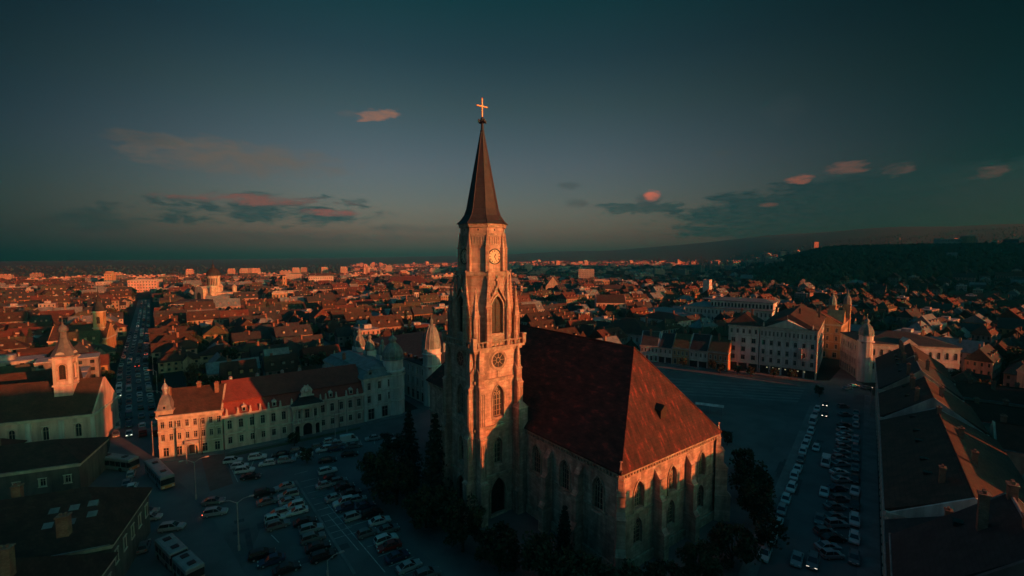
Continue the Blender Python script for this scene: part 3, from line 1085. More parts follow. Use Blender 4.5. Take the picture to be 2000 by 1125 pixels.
BLVD = [(-60, 66), (-103, 123), (-172, 206), (-262, 322), (-420, 524), (-560, 705), (-700, 890)]
def strip(pl, w):
    L_, R_ = [], []
    for i, p in enumerate(pl):
        a = Vector(pl[max(0, i - 1)]); b = Vector(pl[min(len(pl) - 1, i + 1)])
        d = (b - a).normalized(); n = Vector((-d.y, d.x))
        L_.append(Vector(p) + n * w / 2); R_.append(Vector(p) - n * w / 2)
    return L_ + R_[::-1]
def strip_sheet(name, pl, w, z, m):
    mb = MB()
    s = strip(pl, w); n = len(pl)
    vs = [(p.x, p.y, z + terrain(p.x, p.y)) for p in s]
    mb.add(vs, [(i, i + 1, 2 * n - 2 - i, 2 * n - 1 - i) for i in range(n - 1)])
    # downward edge so that the sheet never hangs in the air
    return tag(mb.build(name, M[m]), kind='structure')

SQUARE = [(-97, 104), (-88, 111), (-75, 117), (-45, 137), (-34, 147), (-10, 175), (62, 222), (75, 214), (95, 199), (107, 196), (124, 185), (140, 182), (131, 163), (45, 52), (20, 20), (-40, 20), (-60, 60)]
sheet('square_paving', SQUARE, 0.006, 'paving')
strip_sheet('boulevard', BLVD, 11.0, 0.012, 'asphalt')
RST = [(22, 46), (62, 97), (98, 143), (124, 176)]
strip_sheet('street', RST, 15.0, 0.014, 'asphalt')
strip_sheet('side_street', [(124, 172), (150, 200), (190, 244), (240, 300)], 9.0, 0.018, 'asphalt')
strip_sheet('dome_street', [(-26, 150), (-60, 196), (-120, 276)], 8.0, 0.012, 'asphalt')
LOT = [at(440, 892), at(700, 838), at(800, 850), at(740, 900), at(700, 960), at(870, 1124), at(470, 1124), at(540, 960)]
sheet('parking_lot', LOT, 0.016, 'asphalt')
sheet('crossing', [at(190, 884), at(300, 900), at(400, 985), at(480, 1124), at(240, 1124), at(150, 920)], 0.020, 'asphalt')
BED = [at(392, 890), at(438, 884), at(455, 945), at(410, 960)]
sheet('flower_bed', BED, 0.03, 'bed')
sheet('grass_verge', [at(441, 889), at(704, 834), at(704, 838), at(444, 894)], 0.03, 'lawn')
# pale bands of paving in the far part of the square
for i in range(6):
    a, b = at(1300 + 4 * i, 738 + i * 6), at(1585 - 4 * i, 758 + i * 5)
    c, d = at(1585 - 4 * i, 760.5 + i * 5), at(1300 + 4 * i, 740.5 + i * 6)
    sheet('paving_band', [a, d, c, b], 0.012, 'pavement')
# kerbs and pavements along the facades
def kerb(name, a, b, w, h=0.12):
    a, b = Vector(a[:2]), Vector(b[:2])
    d = (b - a).normalized(); n = Vector((d.y, -d.x))
    mb = MB()
    mb.prism([a, a + n * w, b + n * w, b][::1], 0.0, h)
    return tag(mb.build(name, M['pavement']), kind='structure')
kerb('pavement', (-88.2, 112.0), (-75.2, 117.4), 2.4)
kerb('pavement', (-75.2, 117.4), (-45, 137.4), 2.2)
kerb('pavement', (-45, 137.4), (-34.5, 146.6), 2.6)
kerb('pavement', (75.1, 213.5), (106.7, 196.1), 3.2)
kerb('pavement', (106.7, 196.1), (124.1, 185.4), 3.4)
kerb('pavement', (131, 163), (20, 20), 3.0)
kerb('pavement', (36, 70), (101, 153), 2.4)

# painted markings of the car park
def stroke(a, b, w=0.14, z=0.022):
    a, b = Vector(a[:2]), Vector(b[:2])
    d = (b - a).normalized(); n = Vector((-d.y, d.x)) * w / 2
    return [(p.x, p.y, z + .012) for p in (a + n, b + n, b - n, a - n)]
for (p, q) in (((640, 925), (655, 917)), ((752, 1118), (640, 985)), ((610, 1056), (600, 1045)), ((530, 1045), (545, 1060)), ((700, 1075), (640, 1005)), ((575, 927), (602, 920)), ((447, 905), (465, 942)), ((665, 965), (700, 1005))):
    mb = MB(); mb.poly(stroke(at(*p), at(*q)))
    tag(mb.build('road_marking', M['line']), kind='structure')
for i in range(9):
    b = at(655 + i * 22, 962 + i * 18)
    mb = MB(); mb.poly(stroke(b, b + Vector((-3.6, -2.4, 0))))
    tag(mb.build('road_marking', M['line']), kind='structure')
for i in range(14):
    t = i / 13
    b = Vector((38, 70, 0)).lerp(Vector((98, 147, 0)), t)
    mb = MB(); mb.poly(stroke(b + Vector((7.2, -3.6, 0)), b + Vector((9.2, -1.0, 0)), .16, .022))
    tag(mb.build('road_marking', M['line']), kind='structure')

for i in range(11):
    b = at(560 + i * 6, 948 + i * 11.5)
    mb = MB(); mb.poly(stroke(b + Vector((2.4, 1.5, 0)), b + Vector((5.6, 3.5, 0))))
    tag(mb.build('road_marking', M['line']), kind='structure')
for i in range(12):
    b = at(462 + i * 27, 921 - i * 5.4)
    mb = MB(); mb.poly(stroke(b, b + Vector((-1.6, 4.2, 0))))
    tag(mb.build('road_marking', M['line']), kind='structure')
for i in range(6):
    b = Vector((-84 - i * 1.9, 100 - i * 1.2, 0))
    mb = MB(); mb.poly(stroke(b, b + Vector((3.0, -5.0, 0)), .5, .03))
    tag(mb.build('zebra_stripe', M['line']), kind='structure')
p_, q_ = at(575, 940), at(690, 1124)
kerb('kerb_island', q_, p_, .5, .13)
# worn patches and trenches in the asphalt
M['patch'] = mat('asphalt patch', (0.05, 0.052, 0.055), (0.075, 0.076, 0.08), 0.6, 0.9)
for i in range(26):
    r_ = random.Random(i * 7 + 1)
    if i < 13:
        c = at(r_.uniform(440, 860), r_.uniform(900, 1110)); a_ = .6
    else:
        t = r_.random(); c = Vector((30 + 70 * t, 58 + 90 * t, 0)) + Vector((r_.uniform(-4, 6), 0, 0)); a_ = .91
    u_ = Vector((math.cos(a_), math.sin(a_), 0)); v_ = Vector((-u_.y, u_.x, 0))
    l_, w_ = r_.uniform(1.5, 9), r_.uniform(.6, 1.8)
    if r_.random() < .5: u_, v_ = v_, u_ * -1
    mb = MB(); mb.poly([(p.x, p.y, .0245 + i * .0003) for p in (c, c + u_ * l_, c + u_ * l_ + v_ * w_, c + v_ * w_)])
    tag(mb.build('asphalt_patch', M['patch']), kind='structure')

# ------------------------------------------------------------------ the evening air
def build_haze():
    m = bpy.data.materials.new('evening haze')
    m.use_nodes = True
    nt = m.node_tree
    nt.nodes.clear()
    out = nt.nodes.new('ShaderNodeOutputMaterial')
    v = nt.nodes.new('ShaderNodeVolumePrincipled')
    v.inputs['Color'].default_value = (0.02, 0.72, 1.0, 1)
    v.inputs['Absorption Color'].default_value = (1, 1, 1, 1)
    v.inputs['Density'].default_value = 0.00031
    v.inputs['Anisotropy'].default_value = 0.9
    nt.links.new(v.outputs[0], out.inputs['Volume'])
    mb = MB()
    mb.box(-9000, 9000, -9000, 9000, -40, 400)
    o = mb.build('haze', m)
    tag(o, kind='stuff')
build_haze()
# ------------------------------------------------------------------ facades, roofs and domes of the near town
M['cream'] = mat('cream render', (0.42, 0.37, 0.28), (0.55, 0.49, 0.38), 0.25, 0.9, stain=0.35, detail=8)
M['white_wall'] = mat('off white render', (0.50, 0.50, 0.47), (0.66, 0.65, 0.61), 0.25, 0.9, stain=0.35, detail=8)
M['ochre'] = mat('ochre render', (0.40, 0.26, 0.13), (0.50, 0.34, 0.18), 0.3, 0.9, stain=0.3, detail=8)
M['orange_wall'] = mat('faded orange render', (0.42, 0.20, 0.11), (0.52, 0.27, 0.16), 0.3, 0.9, stain=0.3)
M['blue_wall'] = mat('pale blue render', (0.34, 0.42, 0.46), (0.44, 0.52, 0.56), 0.3, 0.9, stain=0.3)
M['pink_wall'] = mat('dusty pink render', (0.52, 0.39, 0.34), (0.64, 0.48, 0.42), 0.3, 0.9, stain=0.35)
M['grey_wall'] = mat('grey render', (0.30, 0.30, 0.29), (0.42, 0.41, 0.39), 0.3, 0.9, stain=0.35)
M['trim'] = mat('pale plaster trim', (0.48, 0.45, 0.38), (0.60, 0.56, 0.48), 0.5, 0.85, stain=0.3)
M['red_roof'] = mat('red clay tiles', (0.085, 0.034, 0.024), (0.135, 0.048, 0.032), 0.5, 0.85, bump=0.5, bscale=8, detail=8, vary=0.15, brick=(0.45, 0.32, 0.025, 0.26))
M['bright_roof'] = mat('fresh red tiles', (0.23, 0.052, 0.038), (0.30, 0.068, 0.048), 0.6, 0.8, bump=0.4, bscale=8, detail=8, brick=(0.45, 0.32, 0.025, 0.26))
M['brown_roof'] = mat('brown clay tiles', (0.044, 0.028, 0.021), (0.082, 0.046, 0.033), 0.5, 0.88, bump=0.5, bscale=8, detail=8, vary=0.2, brick=(0.45, 0.32, 0.025, 0.26))
M['dark_roof'] = mat('dark slate', (0.030, 0.030, 0.033), (0.055, 0.053, 0.052), 0.6, 0.8, bump=0.4, bscale=8, vary=0.2, brick=(0.45, 0.32, 0.025, 0.26))
M['moss_roof'] = mat('mossy tiles', (0.055, 0.055, 0.032), (0.10, 0.085, 0.05), 0.7, 0.92, bump=0.5, bscale=7, brick=(0.45, 0.32, 0.025, 0.26))
M['zinc_roof'] = mat('blue grey sheet roof', (0.13, 0.165, 0.175), (0.20, 0.235, 0.24), 0.3, 0.55, metal=0.1, stain=0.3)
M['verdigris'] = mat('weathered copper', (0.15, 0.19, 0.18), (0.24, 0.285, 0.265), 0.6, 0.6, stain=0.45)
M['dark_wall'] = mat('plain dark render', (0.10, 0.098, 0.092), (0.16, 0.155, 0.145), 0.3, 0.9, stain=0.4)  # dark render tone, lowered to keep these walls near black
for _n, _a, _b in (('cream', (0.27, 0.225, 0.165), (0.37, 0.315, 0.235)), ('white_wall', (0.34, 0.33, 0.30), (0.46, 0.45, 0.41)), ('ochre', (0.27, 0.175, 0.09), (0.35, 0.235, 0.125)), ('grey_wall', (0.19, 0.185, 0.175), (0.28, 0.27, 0.255)), ('pink_wall', (0.31, 0.215, 0.18), (0.40, 0.285, 0.24))):
    M['town ' + _n] = mat('dimmed town ' + _n, _a, _b, 0.3, 0.92, stain=0.4, vary=0.2)  # near renders darkened so the town behind looks less sunlit
M['old_lead'] = mat('old dark lead', (0.085, 0.085, 0.085), (0.15, 0.15, 0.148), 0.8, 0.6, stain=0.4)
M['chimney'] = mat('chimney brick', (0.22, 0.12, 0.08), (0.34, 0.21, 0.15), 1.2, 0.9, brick=(.3, .12, .02, .3))
M['shop'] = mat('dark shop front', (0.02, 0.022, 0.024), (0.04, 0.042, 0.044), 0.6, 0.35)
M['lit_shop'] = mat('lit shop window', (0.75, 0.72, 0.42), emit=0.22)
M['lamp_glow'] = mat('lit lamp', (1.0, 0.82, 0.45), emit=3.0)


def fac_window_mesh(w, h, k):
    key = ('fac', round(w, 2), round(h, 2), k)
    if key not in _wm:
        base, pane = window_mesh(w, h, k, 'house')
        fr = MB()
        d = -.2
        s = .14
        if k == 'r':
            fr.box(-w / 2 - s, -w / 2, d - .07, d + .02, 0, h, 1); fr.box(w / 2, w / 2 + s, d - .07, d + .02, 0, h, 1)
        else:
            fr.box(-w / 2 - s, -w / 2, d - .07, d + .02, 0, h - w / 2, 1); fr.box(w / 2, w / 2 + s, d - .07, d + .02, 0, h - w / 2, 1)
        fr.box(-w / 2 - s - .1, w / 2 + s + .1, d - .16, d + .02, -.16, 0, 1)
        fr.box(-w / 2 - s - .1, w / 2 + s + .1, d - .16, d + .02, h + .06, h + .2, 1)
        o = len(fr.v)
        fr.v += [tuple(v.co) for v in base.vertices]
        for p in base.polygons:
            fr.f.append([i + o for i in p.vertices]); fr.m.append(0)
        _wm[key] = (fr.mesh('window', [M['frame'], M['trim']]), pane)
    return _wm[key]


def fac_window(parent, p0, ex, xc, z, w, h, k='r', name='window', lit=False):
    a, b = fac_window_mesh(w, h, k)
    en = (-ex[1], ex[0])
    o = link(name, a, parent, (p0[0] + ex[0] * xc + en[0] * .2, p0[1] + ex[1] * xc + en[1] * .2, z), math.atan2(ex[1], ex[0]))
    link('pane', b, o)
    return o


def chimney(parent, x, y, z0, z1, w=.9, d=.7, m='chimney'):
    mb = MB()
    mb.box(x - w / 2, x + w / 2, y - d / 2, y + d / 2, z0, z1)
    mb.box(x - w / 2 - .1, x + w / 2 + .1, y - d / 2 - .1, y + d / 2 + .1, z1, z1 + .18)
    for k in (-.22, .22):
        mb.box(x + k * w - .12, x + k * w + .12, y - .12, y + .12, z1 + .18, z1 + .5)
    return mb.build('chimney', M[m], parent)


def roof_gable(mb, x0, x1, y0, y1, ze, zr, th=.2, yr=None):
    ym = (y0 + y1) / 2 if yr is None else yr
    vs = [(x, y, z) for x in (x0, x1) for y, z in ((y0, ze), (y0, ze + th), (ym, zr), (y1, ze + th), (y1, ze))]
    mb.add(vs, [(0, 1, 2, 3, 4), (9, 8, 7, 6, 5), (1, 6, 7, 2), (2, 7, 8, 3), (0, 5, 6, 1), (3, 8, 9, 4), (4, 9, 5, 0)])


def block(name, label, cat, A, B, depth, eave, zr, style, wallm, roofm, floors, group=None, sides='', side_n=0, ov=.5, courses=(), chims=0, shop=0.0, yr=None, base=0.0, cornice=.35, gable_wall=True, hip=None):
    A, B = Vector(A[:2]), Vector(B[:2])
    W = (B - A).length
    rz = math.atan2(B.y - A.y, B.x - A.x)
    root = thing(name, label, cat, (A.x, A.y, base), rz, group)
    walls = MB()
    FR = [((0, 0), (1, 0), W, True)]
    for c, p, ex, L_ in (('r', (W, 0), (0, 1), depth), ('b', (W, depth), (-1, 0), W), ('l', (0, depth), (0, -1), depth)):
        FR.append((p, ex, L_, c in sides))
    for fi, (p, ex, L_, vis) in enumerate(FR):
        holes = []
        if vis:
            for (z, h, n, w, k) in floors:
                m = n if fi == 0 else (side_n or max(1, round(n * L_ / W)))
                if n == 0 or m == 0:
                    continue
                for i in range(m):
                    xc = L_ * (i + .5) / m
                    holes.append((xc - w / 2, xc + w / 2, z, z + h, k))
        wall(walls, p, ex, L_, -1.5 if base else -.05, eave, holes, .32)
        for (x0, x1, z0, z1, k) in holes:
            if k == 'a' and z0 < 1.0:
                put_window(root, p, ex, (x0 + x1) / 2, z0, x1 - x0, z1 - z0, k, 'shop', .3, 'archway')
            else:
                fac_window(root, p, ex, (x0 + x1) / 2, z0, x1 - x0, z1 - z0, k)
    if style == 'g' and gable_wall:
        ym = depth / 2 if yr is None else yr
        for x, s_ in ((-.14, 1), (W + .14, -1)):
            walls.add([(x, 0, eave - .05), (x, depth, eave - .05), (x, ym, zr + .15), (x + .4 * s_, 0, eave - .05), (x + .4 * s_, depth, eave - .05), (x + .4 * s_, ym, zr + .15)],
                      [(0, 2, 1), (3, 4, 5), (0, 3, 5, 2), (2, 5, 4, 1)])
    walls.build('wall', M[wallm], root)
    if cornice:
        c = MB()
        ring(c, 0, W, 0, depth, eave - .5, eave - .002, cornice)
        ring(c, 0, W, 0, depth, eave - .75, eave - .502, cornice * .5)
        c.build('cornice', M['trim'], root)
    for z in courses:
        c = MB()
        ring(c, 0, W, 0, depth, z, z + .22, .12)
        c.build('string_course', M['trim'], root)
    r = MB()
    if style == 'g':
        roof_gable(r, .27 if gable_wall else -ov, W - .27 if gable_wall else W + ov, -ov, depth + ov, eave, zr, yr=yr)
    elif style == 'h':
        hp = hip if hip is not None else min(depth, W) / 2
        slab_hip(r, -ov, W + ov, -ov, depth + ov, eave, zr, hp, hp, .2, 'x' if W >= depth else 'y')
    elif style == 'f':
        r.box(.3, W - .3, .3, depth - .3, eave - .3, eave - .02)
        ring(r, .3, W - .3, .3, depth - .3, eave - .002, eave + zr, .3)
    elif style == 'm':
        i1, z1 = 2.2, eave + (zr - eave) * .55
        e = [(-ov, -ov), (W + ov, -ov), (W + ov, depth + ov), (-ov, depth + ov)]
        f_ = [(-ov + i1, -ov + i1), (W + ov - i1, -ov + i1), (W + ov - i1, depth + ov - i1), (-ov + i1, depth + ov - i1)]
        r.add([(a, b, eave) for a, b in e] + [(a, b, z1) for a, b in f_], [(0, 1, 5, 4), (1, 2, 6, 5), (2, 3, 7, 6), (3, 0, 4, 7), (3, 2, 1, 0)])
        slab_hip(r, -ov + i1 - .15, W + ov - i1 + .15, -ov + i1 - .15, depth + ov - i1 + .15, z1, zr, 3, 3, .12, 'x' if W >= depth else 'y')
    rf = r.build('roof', M[roofm], root)
    if style == 'g':
        ym = depth / 2 if yr is None else yr
        g_ = MB(); g_.tube((0, ym, zr), (W, ym, zr), .16, 6); g_.build('ridge_cap', M['brown_roof' if roofm != 'dark_roof' else 'lead'], rf)
    if style in 'gh':
        g_ = MB(); g_.tube((-.1, -ov - .06, eave + .06), (W + .1, -ov - .06, eave + .06), .1, 6); g_.build('gutter', M['lead'], rf)
    rr = random.Random(name + label)
    for i in range(chims):
        x = W * (i + .5 + rr.uniform(-.2, .2)) / chims
        y = depth * rr.choice((.35, .5, .62))
        chimney(rf, x, y, eave + .5, zr + rr.uniform(.6, 1.3))
    if shop:
        s_ = MB()
        n = max(2, int(W / 4))
        for i in range(n):
            s_.box(W * i / n + .35, W * (i + 1) / n - .35, -.06, .05, .1, shop)
        s_.build('shop_front', M['shop'], root)
        s_ = MB()
        s_.box(-.1, W + .1, -.5, -.002, shop + .1, shop + .45)
        s_.build('fascia', M['trim'], root)
    return root, rf, W


def dormer(parent, x, y, z, w=1.1, h=1.3, m='trim', rm='dark_roof', round_=True, dep=1.6):
    d = MB()
    d.box(x - w / 2, x + w / 2, y, y + dep, z, z + h)
    d.box(x - w / 2 - .12, x + w / 2 + .12, y - .1, y + .1, z - .12, z)
    n = 6
    top = [(x + (w / 2 + .14) * math.cos(PI * i / n), z + h + (w * .42) * math.sin(PI * i / n)) for i in range(n + 1)]
    d.add([(a, y - .12, b) for a, b in top] + [(a, y + dep, b) for a, b in top],
          [(i, i + 1, n + 2 + i, n + 1 + i) for i in range(n)] + [tuple(reversed(range(n + 1))), (0, n + 1, 2 * n + 1, n)])
    d.cbox(x, y, z + h + w * .4, z + h + w * .4 + .8, .18, .18, 0, .3)
    o = d.build('dormer', M[m], parent)
    g = MB()
    g.poly([(x - w * .3, y - .012, z + .15), (x + w * .3, y - .012, z + .15), (x + w * .3, y - .012, z + h * .85), (x - w * .3, y - .012, z + h * .85)])
    g.build('dormer_pane', M['glass'], o)
    return o


def statue(parent, x, y, z, h=1.7):
    s_ = MB()
    s_.cbox(x, y, z, z + .5, .6, .6)
    s_.lathe([(.26, z + .5), (.3, z + .5 + h * .2), (.2, z + .5 + h * .5), (.27, z + .5 + h * .7), (.1, z + .5 + h * .82), (.14, z + .5 + h * .9), (.05, z + .5 + h)], 7, x, y)
    return s_.build('roof_statue', M['trim'], parent)


def bulb_dome(parent, x, y, z, r, h, m='verdigris', n=10, lantern=True, name='dome'):
    prof = [(r * 1.08, z - .25), (r * 1.08, z), (r * .98, z + h * .02), (r * 1.02, z + h * .12), (r * .93, z + h * .26), (r * .72, z + h * .42), (r * .46, z + h * .54), (r * .34, z + h * .60)]
    if lantern:
        prof += [(r * .30, z + h * .61), (r * .30, z + h * .70), (r * .42, z + h * .71), (r * .36, z + h * .78), (r * .16, z + h * .86), (r * .05, z + h * .9), (r * .03, z + h * 1.1)]
    else:
        prof += [(r * .12, z + h * .75), (r * .03, z + h)]
    mb = MB()
    mb.lathe(prof, n, x, y, 0, PI / n)
    o = mb.build(name, M[m], parent)
    rb = MB()
    for i in range(n):
        a = PI / n + 2 * PI * i / n
        for j in range(1, 6):
            rb.tube((x + prof[j][0] * math.cos(a), y + prof[j][0] * math.sin(a), prof[j][1]), (x + prof[j + 1][0] * math.cos(a), y + prof[j + 1][0] * math.sin(a), prof[j + 1][1]), .07 * max(1, r / 3), 4)
    rb.build('dome_rib', M[m], o)
    ball = MB()
    ball.lathe([(.02, z + h * 1.04), (.16, z + h * 1.06), (.16, z + h * 1.09), (.02, z + h * 1.11)], 8, x, y)
    ball.build('finial', M['gold'], o)
    return o


FOOT = []        # footprints kept free of the smaller houses: (A, B, depth, margin)
def keep(A, B, depth, margin=2.0):
    A, B = Vector(A[:2]), Vector(B[:2])
    FOOT.append((A, (B - A).normalized(), (B - A).length, depth, margin))

# --- corner house with domed turret, lit by the sun
A, B = (-88.2, 112.0), (-75.5, 117.35)
root, rf, W = block('corner_house', 'cream three storey corner house with wavy window hoods and small domed corner turret', 'building', A, B, 13, 10.9, 16.0, 'g', 'cream', 'brown_roof',
                    [(7.6, 1.75, 8, .85, 'r'), (4.4, 1.7, 8, .85, 'r'), (.35, 2.3, 5, 1.25, 'r')], sides='l', side_n=7, courses=(6.75, 3.25), chims=3)
keep(A, B, 13)
for i in range(8):                       # wavy hoods over the middle windows
    h = MB()
    xc = W * (i + .5) / 8
    pts = [(-.8, 6.35), (-.4, 6.62 + (.18 if i % 2 else 0)), (0, 6.72), (.4, 6.62 + (.18 if i % 2 else 0)), (.8, 6.35)]
    vs = [(xc + a, y, b + k) for y in (-.16, -.003) for k in (0, .16) for a, b in pts]
    h.add(vs, [(q, q + 1, q + 6, q + 5) for q in range(4)] + [(q + 5, q + 6, q + 16, q + 15) for q in range(4)] + [(q, q + 10, q + 11, q + 1) for q in range(4)])
    h.build('window_hood', M['trim'], root)
mb = MB()
mb.cbox(7.0, -.45, 3.25, 4.0, 3.0, .9); mb.cbox(7.0, -.45, 3.1, 3.25, 3.3, 1.1)
mb.build('balcony', M['grey_wall'], root)
mb = MB()
mb.poly([(x + 7.0, -.02, z) for x, z in [(-1.1, .05), (1.1, .05)] + arch_pts(2.2, 2.7, 'a')])
mb.build('archway', M['shop'], root)
tw = MB()
tw.box(-.25, 3.3, -.25, 3.2, 10.9, 12.1); tw.box(-.45, 3.5, -.45, 3.4, 12.1, 12.35)
tw.build('turret_base', M['cream'], root)
tw = MB()
tw.lathe([(2.35, 12.35), (2.1, 12.8), (1.75, 14.0), (1.3, 15.2), (.75, 15.9), (.7, 16.0)], 4, 1.52, 1.47, 0, PI / 4)
to = tw.build('turret_roof', M['lead'], root)
tw = MB()
tw.lathe([(.72, 15.9), (.62, 16.0), (.62, 17.2), (.8, 17.3), (.85, 17.5), (.66, 18.0), (.35, 18.6), (.08, 19.0), (.03, 20.0)], 8, 1.52, 1.47)
tw.build('lantern', M['lead'], to)
dormer(to, 1.52, -.1, 12.5, .8, .9, 'lead', dep=1.0)

# --- long baroque palace with red mansard roof
A, B = (-75.2, 117.4), (-45.2, 137.25)
W = (Vector(B) - Vector(A)).length
root = thing('baroque_palace', 'long two storey baroque palace with red mansard roof, attic statues and arched gateway', 'building', (*A, 0), math.atan2(B[1] - A[1], B[0] - A[0]))
keep(A, B, 16)
PE, PD = 9.3, 16.0
pc = W * .555                            # centre of the projecting gate bay
hl = []
xs_ = [W * (i + .5) / 14 for i in range(14)]
for x in xs_:
    if abs(x - pc) > 3.9:
        hl += [(x - .55, x + .55, 5.3, 7.7, 'o'), (x - .5, x + .5, 1.4, 3.2, 'r')]
walls = MB()
wall(walls, (0, 0), (1, 0), W, -.05, PE, hl, .35)
wall(walls, (W, 0), (0, 1), PD, -.05, PE); wall(walls, (W, PD), (-1, 0), W, -.05, PE); wall(walls, (0, PD), (0, -1), PD, -.05, PE)
walls.build('wall', M['pink_wall'], root)
for (x0, x1, z0, z1, k) in hl:
    fac_window(root, (0, 0), (1, 0), (x0 + x1) / 2, z0, x1 - x0, z1 - z0, k)
c = MB(); ring(c, 0, W, 0, PD, PE - .6, PE - .002, .5); ring(c, 0, W, 0, PD, PE - .85, PE - .602, .2)
c.build('cornice', M['trim'], root)
c = MB(); ring(c, 0, W, 0, PD, 4.0, 4.3, .16)
c.build('string_course', M['trim'], root)
for i in range(15):
    x = W * i / 14
    if abs(x - pc) > 4.2 and i % 2 == 0:
        p = MB(); p.box(max(0, x - .28), min(W, x + .28), -.14, -.002, 4.32, PE - .86); p.box(max(0, x - .36), min(W, x + .36), -.2, -.142, PE - 1.3, PE - .86)
        p.build('pilaster', M['trim'], root)
dp = MB(); dp.box(W * .19 - .07, W * .19 + .07, -.2, -.06, 0, PE - .9); dp.build('drainpipe', M['dark_metal'], root)
dp = MB(); dp.box(W * .8 - .07, W * .8 + .07, -.2, -.06, 0, PE - .9); dp.build('drainpipe', M['dark_metal'], root)
# gate bay with columns, cornice and arches
g = MB()
wall(g, (pc - 3.7, -1.3), (1, 0), 7.4, -.05, PE, [(2.5, 4.9, .05, 3.6, 'a'), (.5, 1.6, .05, 3.2, 'a'), (5.8, 6.9, .05, 3.2, 'a'), (3.1, 4.3, 5.0, 7.6, 'r'), (.9, 1.9, 5.2, 7.4, 'r'), (5.5, 6.5, 5.2, 7.4, 'r')], .6)
wall(g, (pc + 3.7, -1.3), (0, 1), 1.3, -.05, PE); wall(g, (pc - 3.7, 0), (0, -1), 1.3, -.05, PE)
gb = g.build('gate_bay', M['trim'], root)
for x, z, w_, h_, k in ((3.7, .05, 2.4, 3.55, 'a'), (1.05, .05, 1.1, 3.15, 'a'), (6.35, .05, 1.1, 3.15, 'a')):
    put_window(gb, (pc - 3.7, -1.3), (1, 0), x, z, w_, h_, k, 'shop', .55, 'archway')
for x, z, w_, h_ in ((3.7, 5.0, 1.2, 2.6), (1.4, 5.2, 1.0, 2.2), (6.0, 5.2, 1.0, 2.2)):
    fac_window(gb, (pc - 3.7, -1.3), (1, 0), x, z, w_, h_)
g = MB(); g.box(pc - 3.9, pc + 3.9, -2.3, -.5, 4.0, 4.4)
for k in range(14):
    g.cbox(pc - 3.7 + k * .57, -2.15, 4.4, 5.1, .16, .16)
g.box(pc - 3.9, pc + 3.9, -2.3, -2.0, 5.1, 5.25)
g.build('balcony', M['trim'], gb)
for x in (-2.6, -1.4, 1.4, 2.6):
    c = MB(); c.lathe([(.26, 4.4), (.22, 5.0), (.2, 8.0), (.32, 8.3)], 8, pc + x, -2.0); c.build('column', M['trim'], gb)
g = MB(); g.box(pc - 4.1, pc + 4.1, -2.5, .0, 8.3, 9.0); g.box(pc - 4.3, pc + 4.3, -2.7, .0, 9.0, 9.3)
g.build('entablature', M['trim'], gb)
# mansard roof: steep lower slope, broken upper slope
r = MB()
mz, my = 12.1, 2.0
r.add([(0.0, -.45, PE), (W, -.45, PE), (W, my, mz), (0.0, my, mz), (0.0, PD + .45, PE), (W, PD + .45, PE), (W, PD - my, mz), (0.0, PD - my, mz)],
      [(0, 1, 2, 3), (5, 4, 7, 6), (0, 3, 7, 4), (1, 5, 6, 2), (3, 2, 6, 7), (0, 4, 5, 1)])
rf = r.build('mansard_roof', M['bright_roof'], root)
r = MB()
roof_gable(r, -.05, W + .05, my - .3, PD - my + .3, mz + .004, 16.6, .16)
M['palace_roof'] = mat('muted red palace tiles', (0.16, 0.046, 0.036), (0.22, 0.062, 0.046), 0.5, 0.85, bump=0.5, brick=(0.45, 0.32, 0.025, 0.2))
r.build('upper_roof', M['palace_roof'], root)
# gate bay roof: concave hood carrying the carved coat of arms
r = MB()
r.add([(pc - 4.2, -2.6, 9.3), (pc + 4.2, -2.6, 9.3), (pc + 4.2, .6, 9.3), (pc - 4.2, .6, 9.3), (pc - 2.4, -1.6, 10.3), (pc + 2.4, -1.6, 10.3), (pc + 2.4, 1.4, 10.3), (pc - 2.4, 1.4, 10.3),
       (pc - 1.6, -1.2, 11.6), (pc + 1.6, -1.2, 11.6), (pc + 1.6, 1.6, 11.6), (pc - 1.6, 1.6, 11.6)],
      [(0, 1, 5, 4), (1, 2, 6, 5), (3, 0, 4, 7), (4, 5, 9, 8), (5, 6, 10, 9), (7, 4, 8, 11), (8, 9, 10, 11)])
r.build('hood_roof', M['dark_roof'], gb)
r = MB()
out = [(-1.5, 11.6), (1.5, 11.6), (1.35, 12.3), (1.6, 12.9), (1.1, 13.7), (.75, 13.9), (.5, 14.5), (0, 14.2), (-.5, 14.5), (-.75, 13.9), (-1.1, 13.7), (-1.6, 12.9), (-1.35, 12.3)]
n = len(out)
r.add([(pc + x, y, z) for y in (-1.25, -.7) for x, z in out], [(i, (i + 1) % n, n + (i + 1) % n, n + i) for i in range(n)] + [tuple(range(n)), tuple(reversed(range(n, 2 * n)))])
r.lathe([(.1, 12.2), (.62, 12.5), (.7, 13.0), (.5, 13.5), (.1, 13.8)], 8, pc, -1.25)
for x in (-1.0, 1.0):
    r.lathe([(.1, 11.9), (.3, 12.1), (.24, 12.8), (.34, 13.1), (.1, 13.5)], 7, pc + x, -1.3)
r.box(pc - 1.9, pc + 1.9, -1.6, -.6, 11.35, 11.6)
r.build('coat_of_arms', M['trim'], gb)
for k in (.13, .33, .74, .9):
    dormer(rf, W * k, -.1, PE + .35, 1.0, 1.15)
for k in (.02, .09, .17, .235, .29, .37, .45, .66, .70, .78, .86, .95):
    statue(rf, W * k, -.3, PE, 1.25)
for k in (.06, .24, .42, .55, .74):
    mb = MB(); mb.lathe([(.5, 16.0), (.5, 16.8), (.42, 17.3), (.15, 17.5)], 8, W * k, PD / 2 + .6); mb.build('ridge_vent', M['lead'], rf)

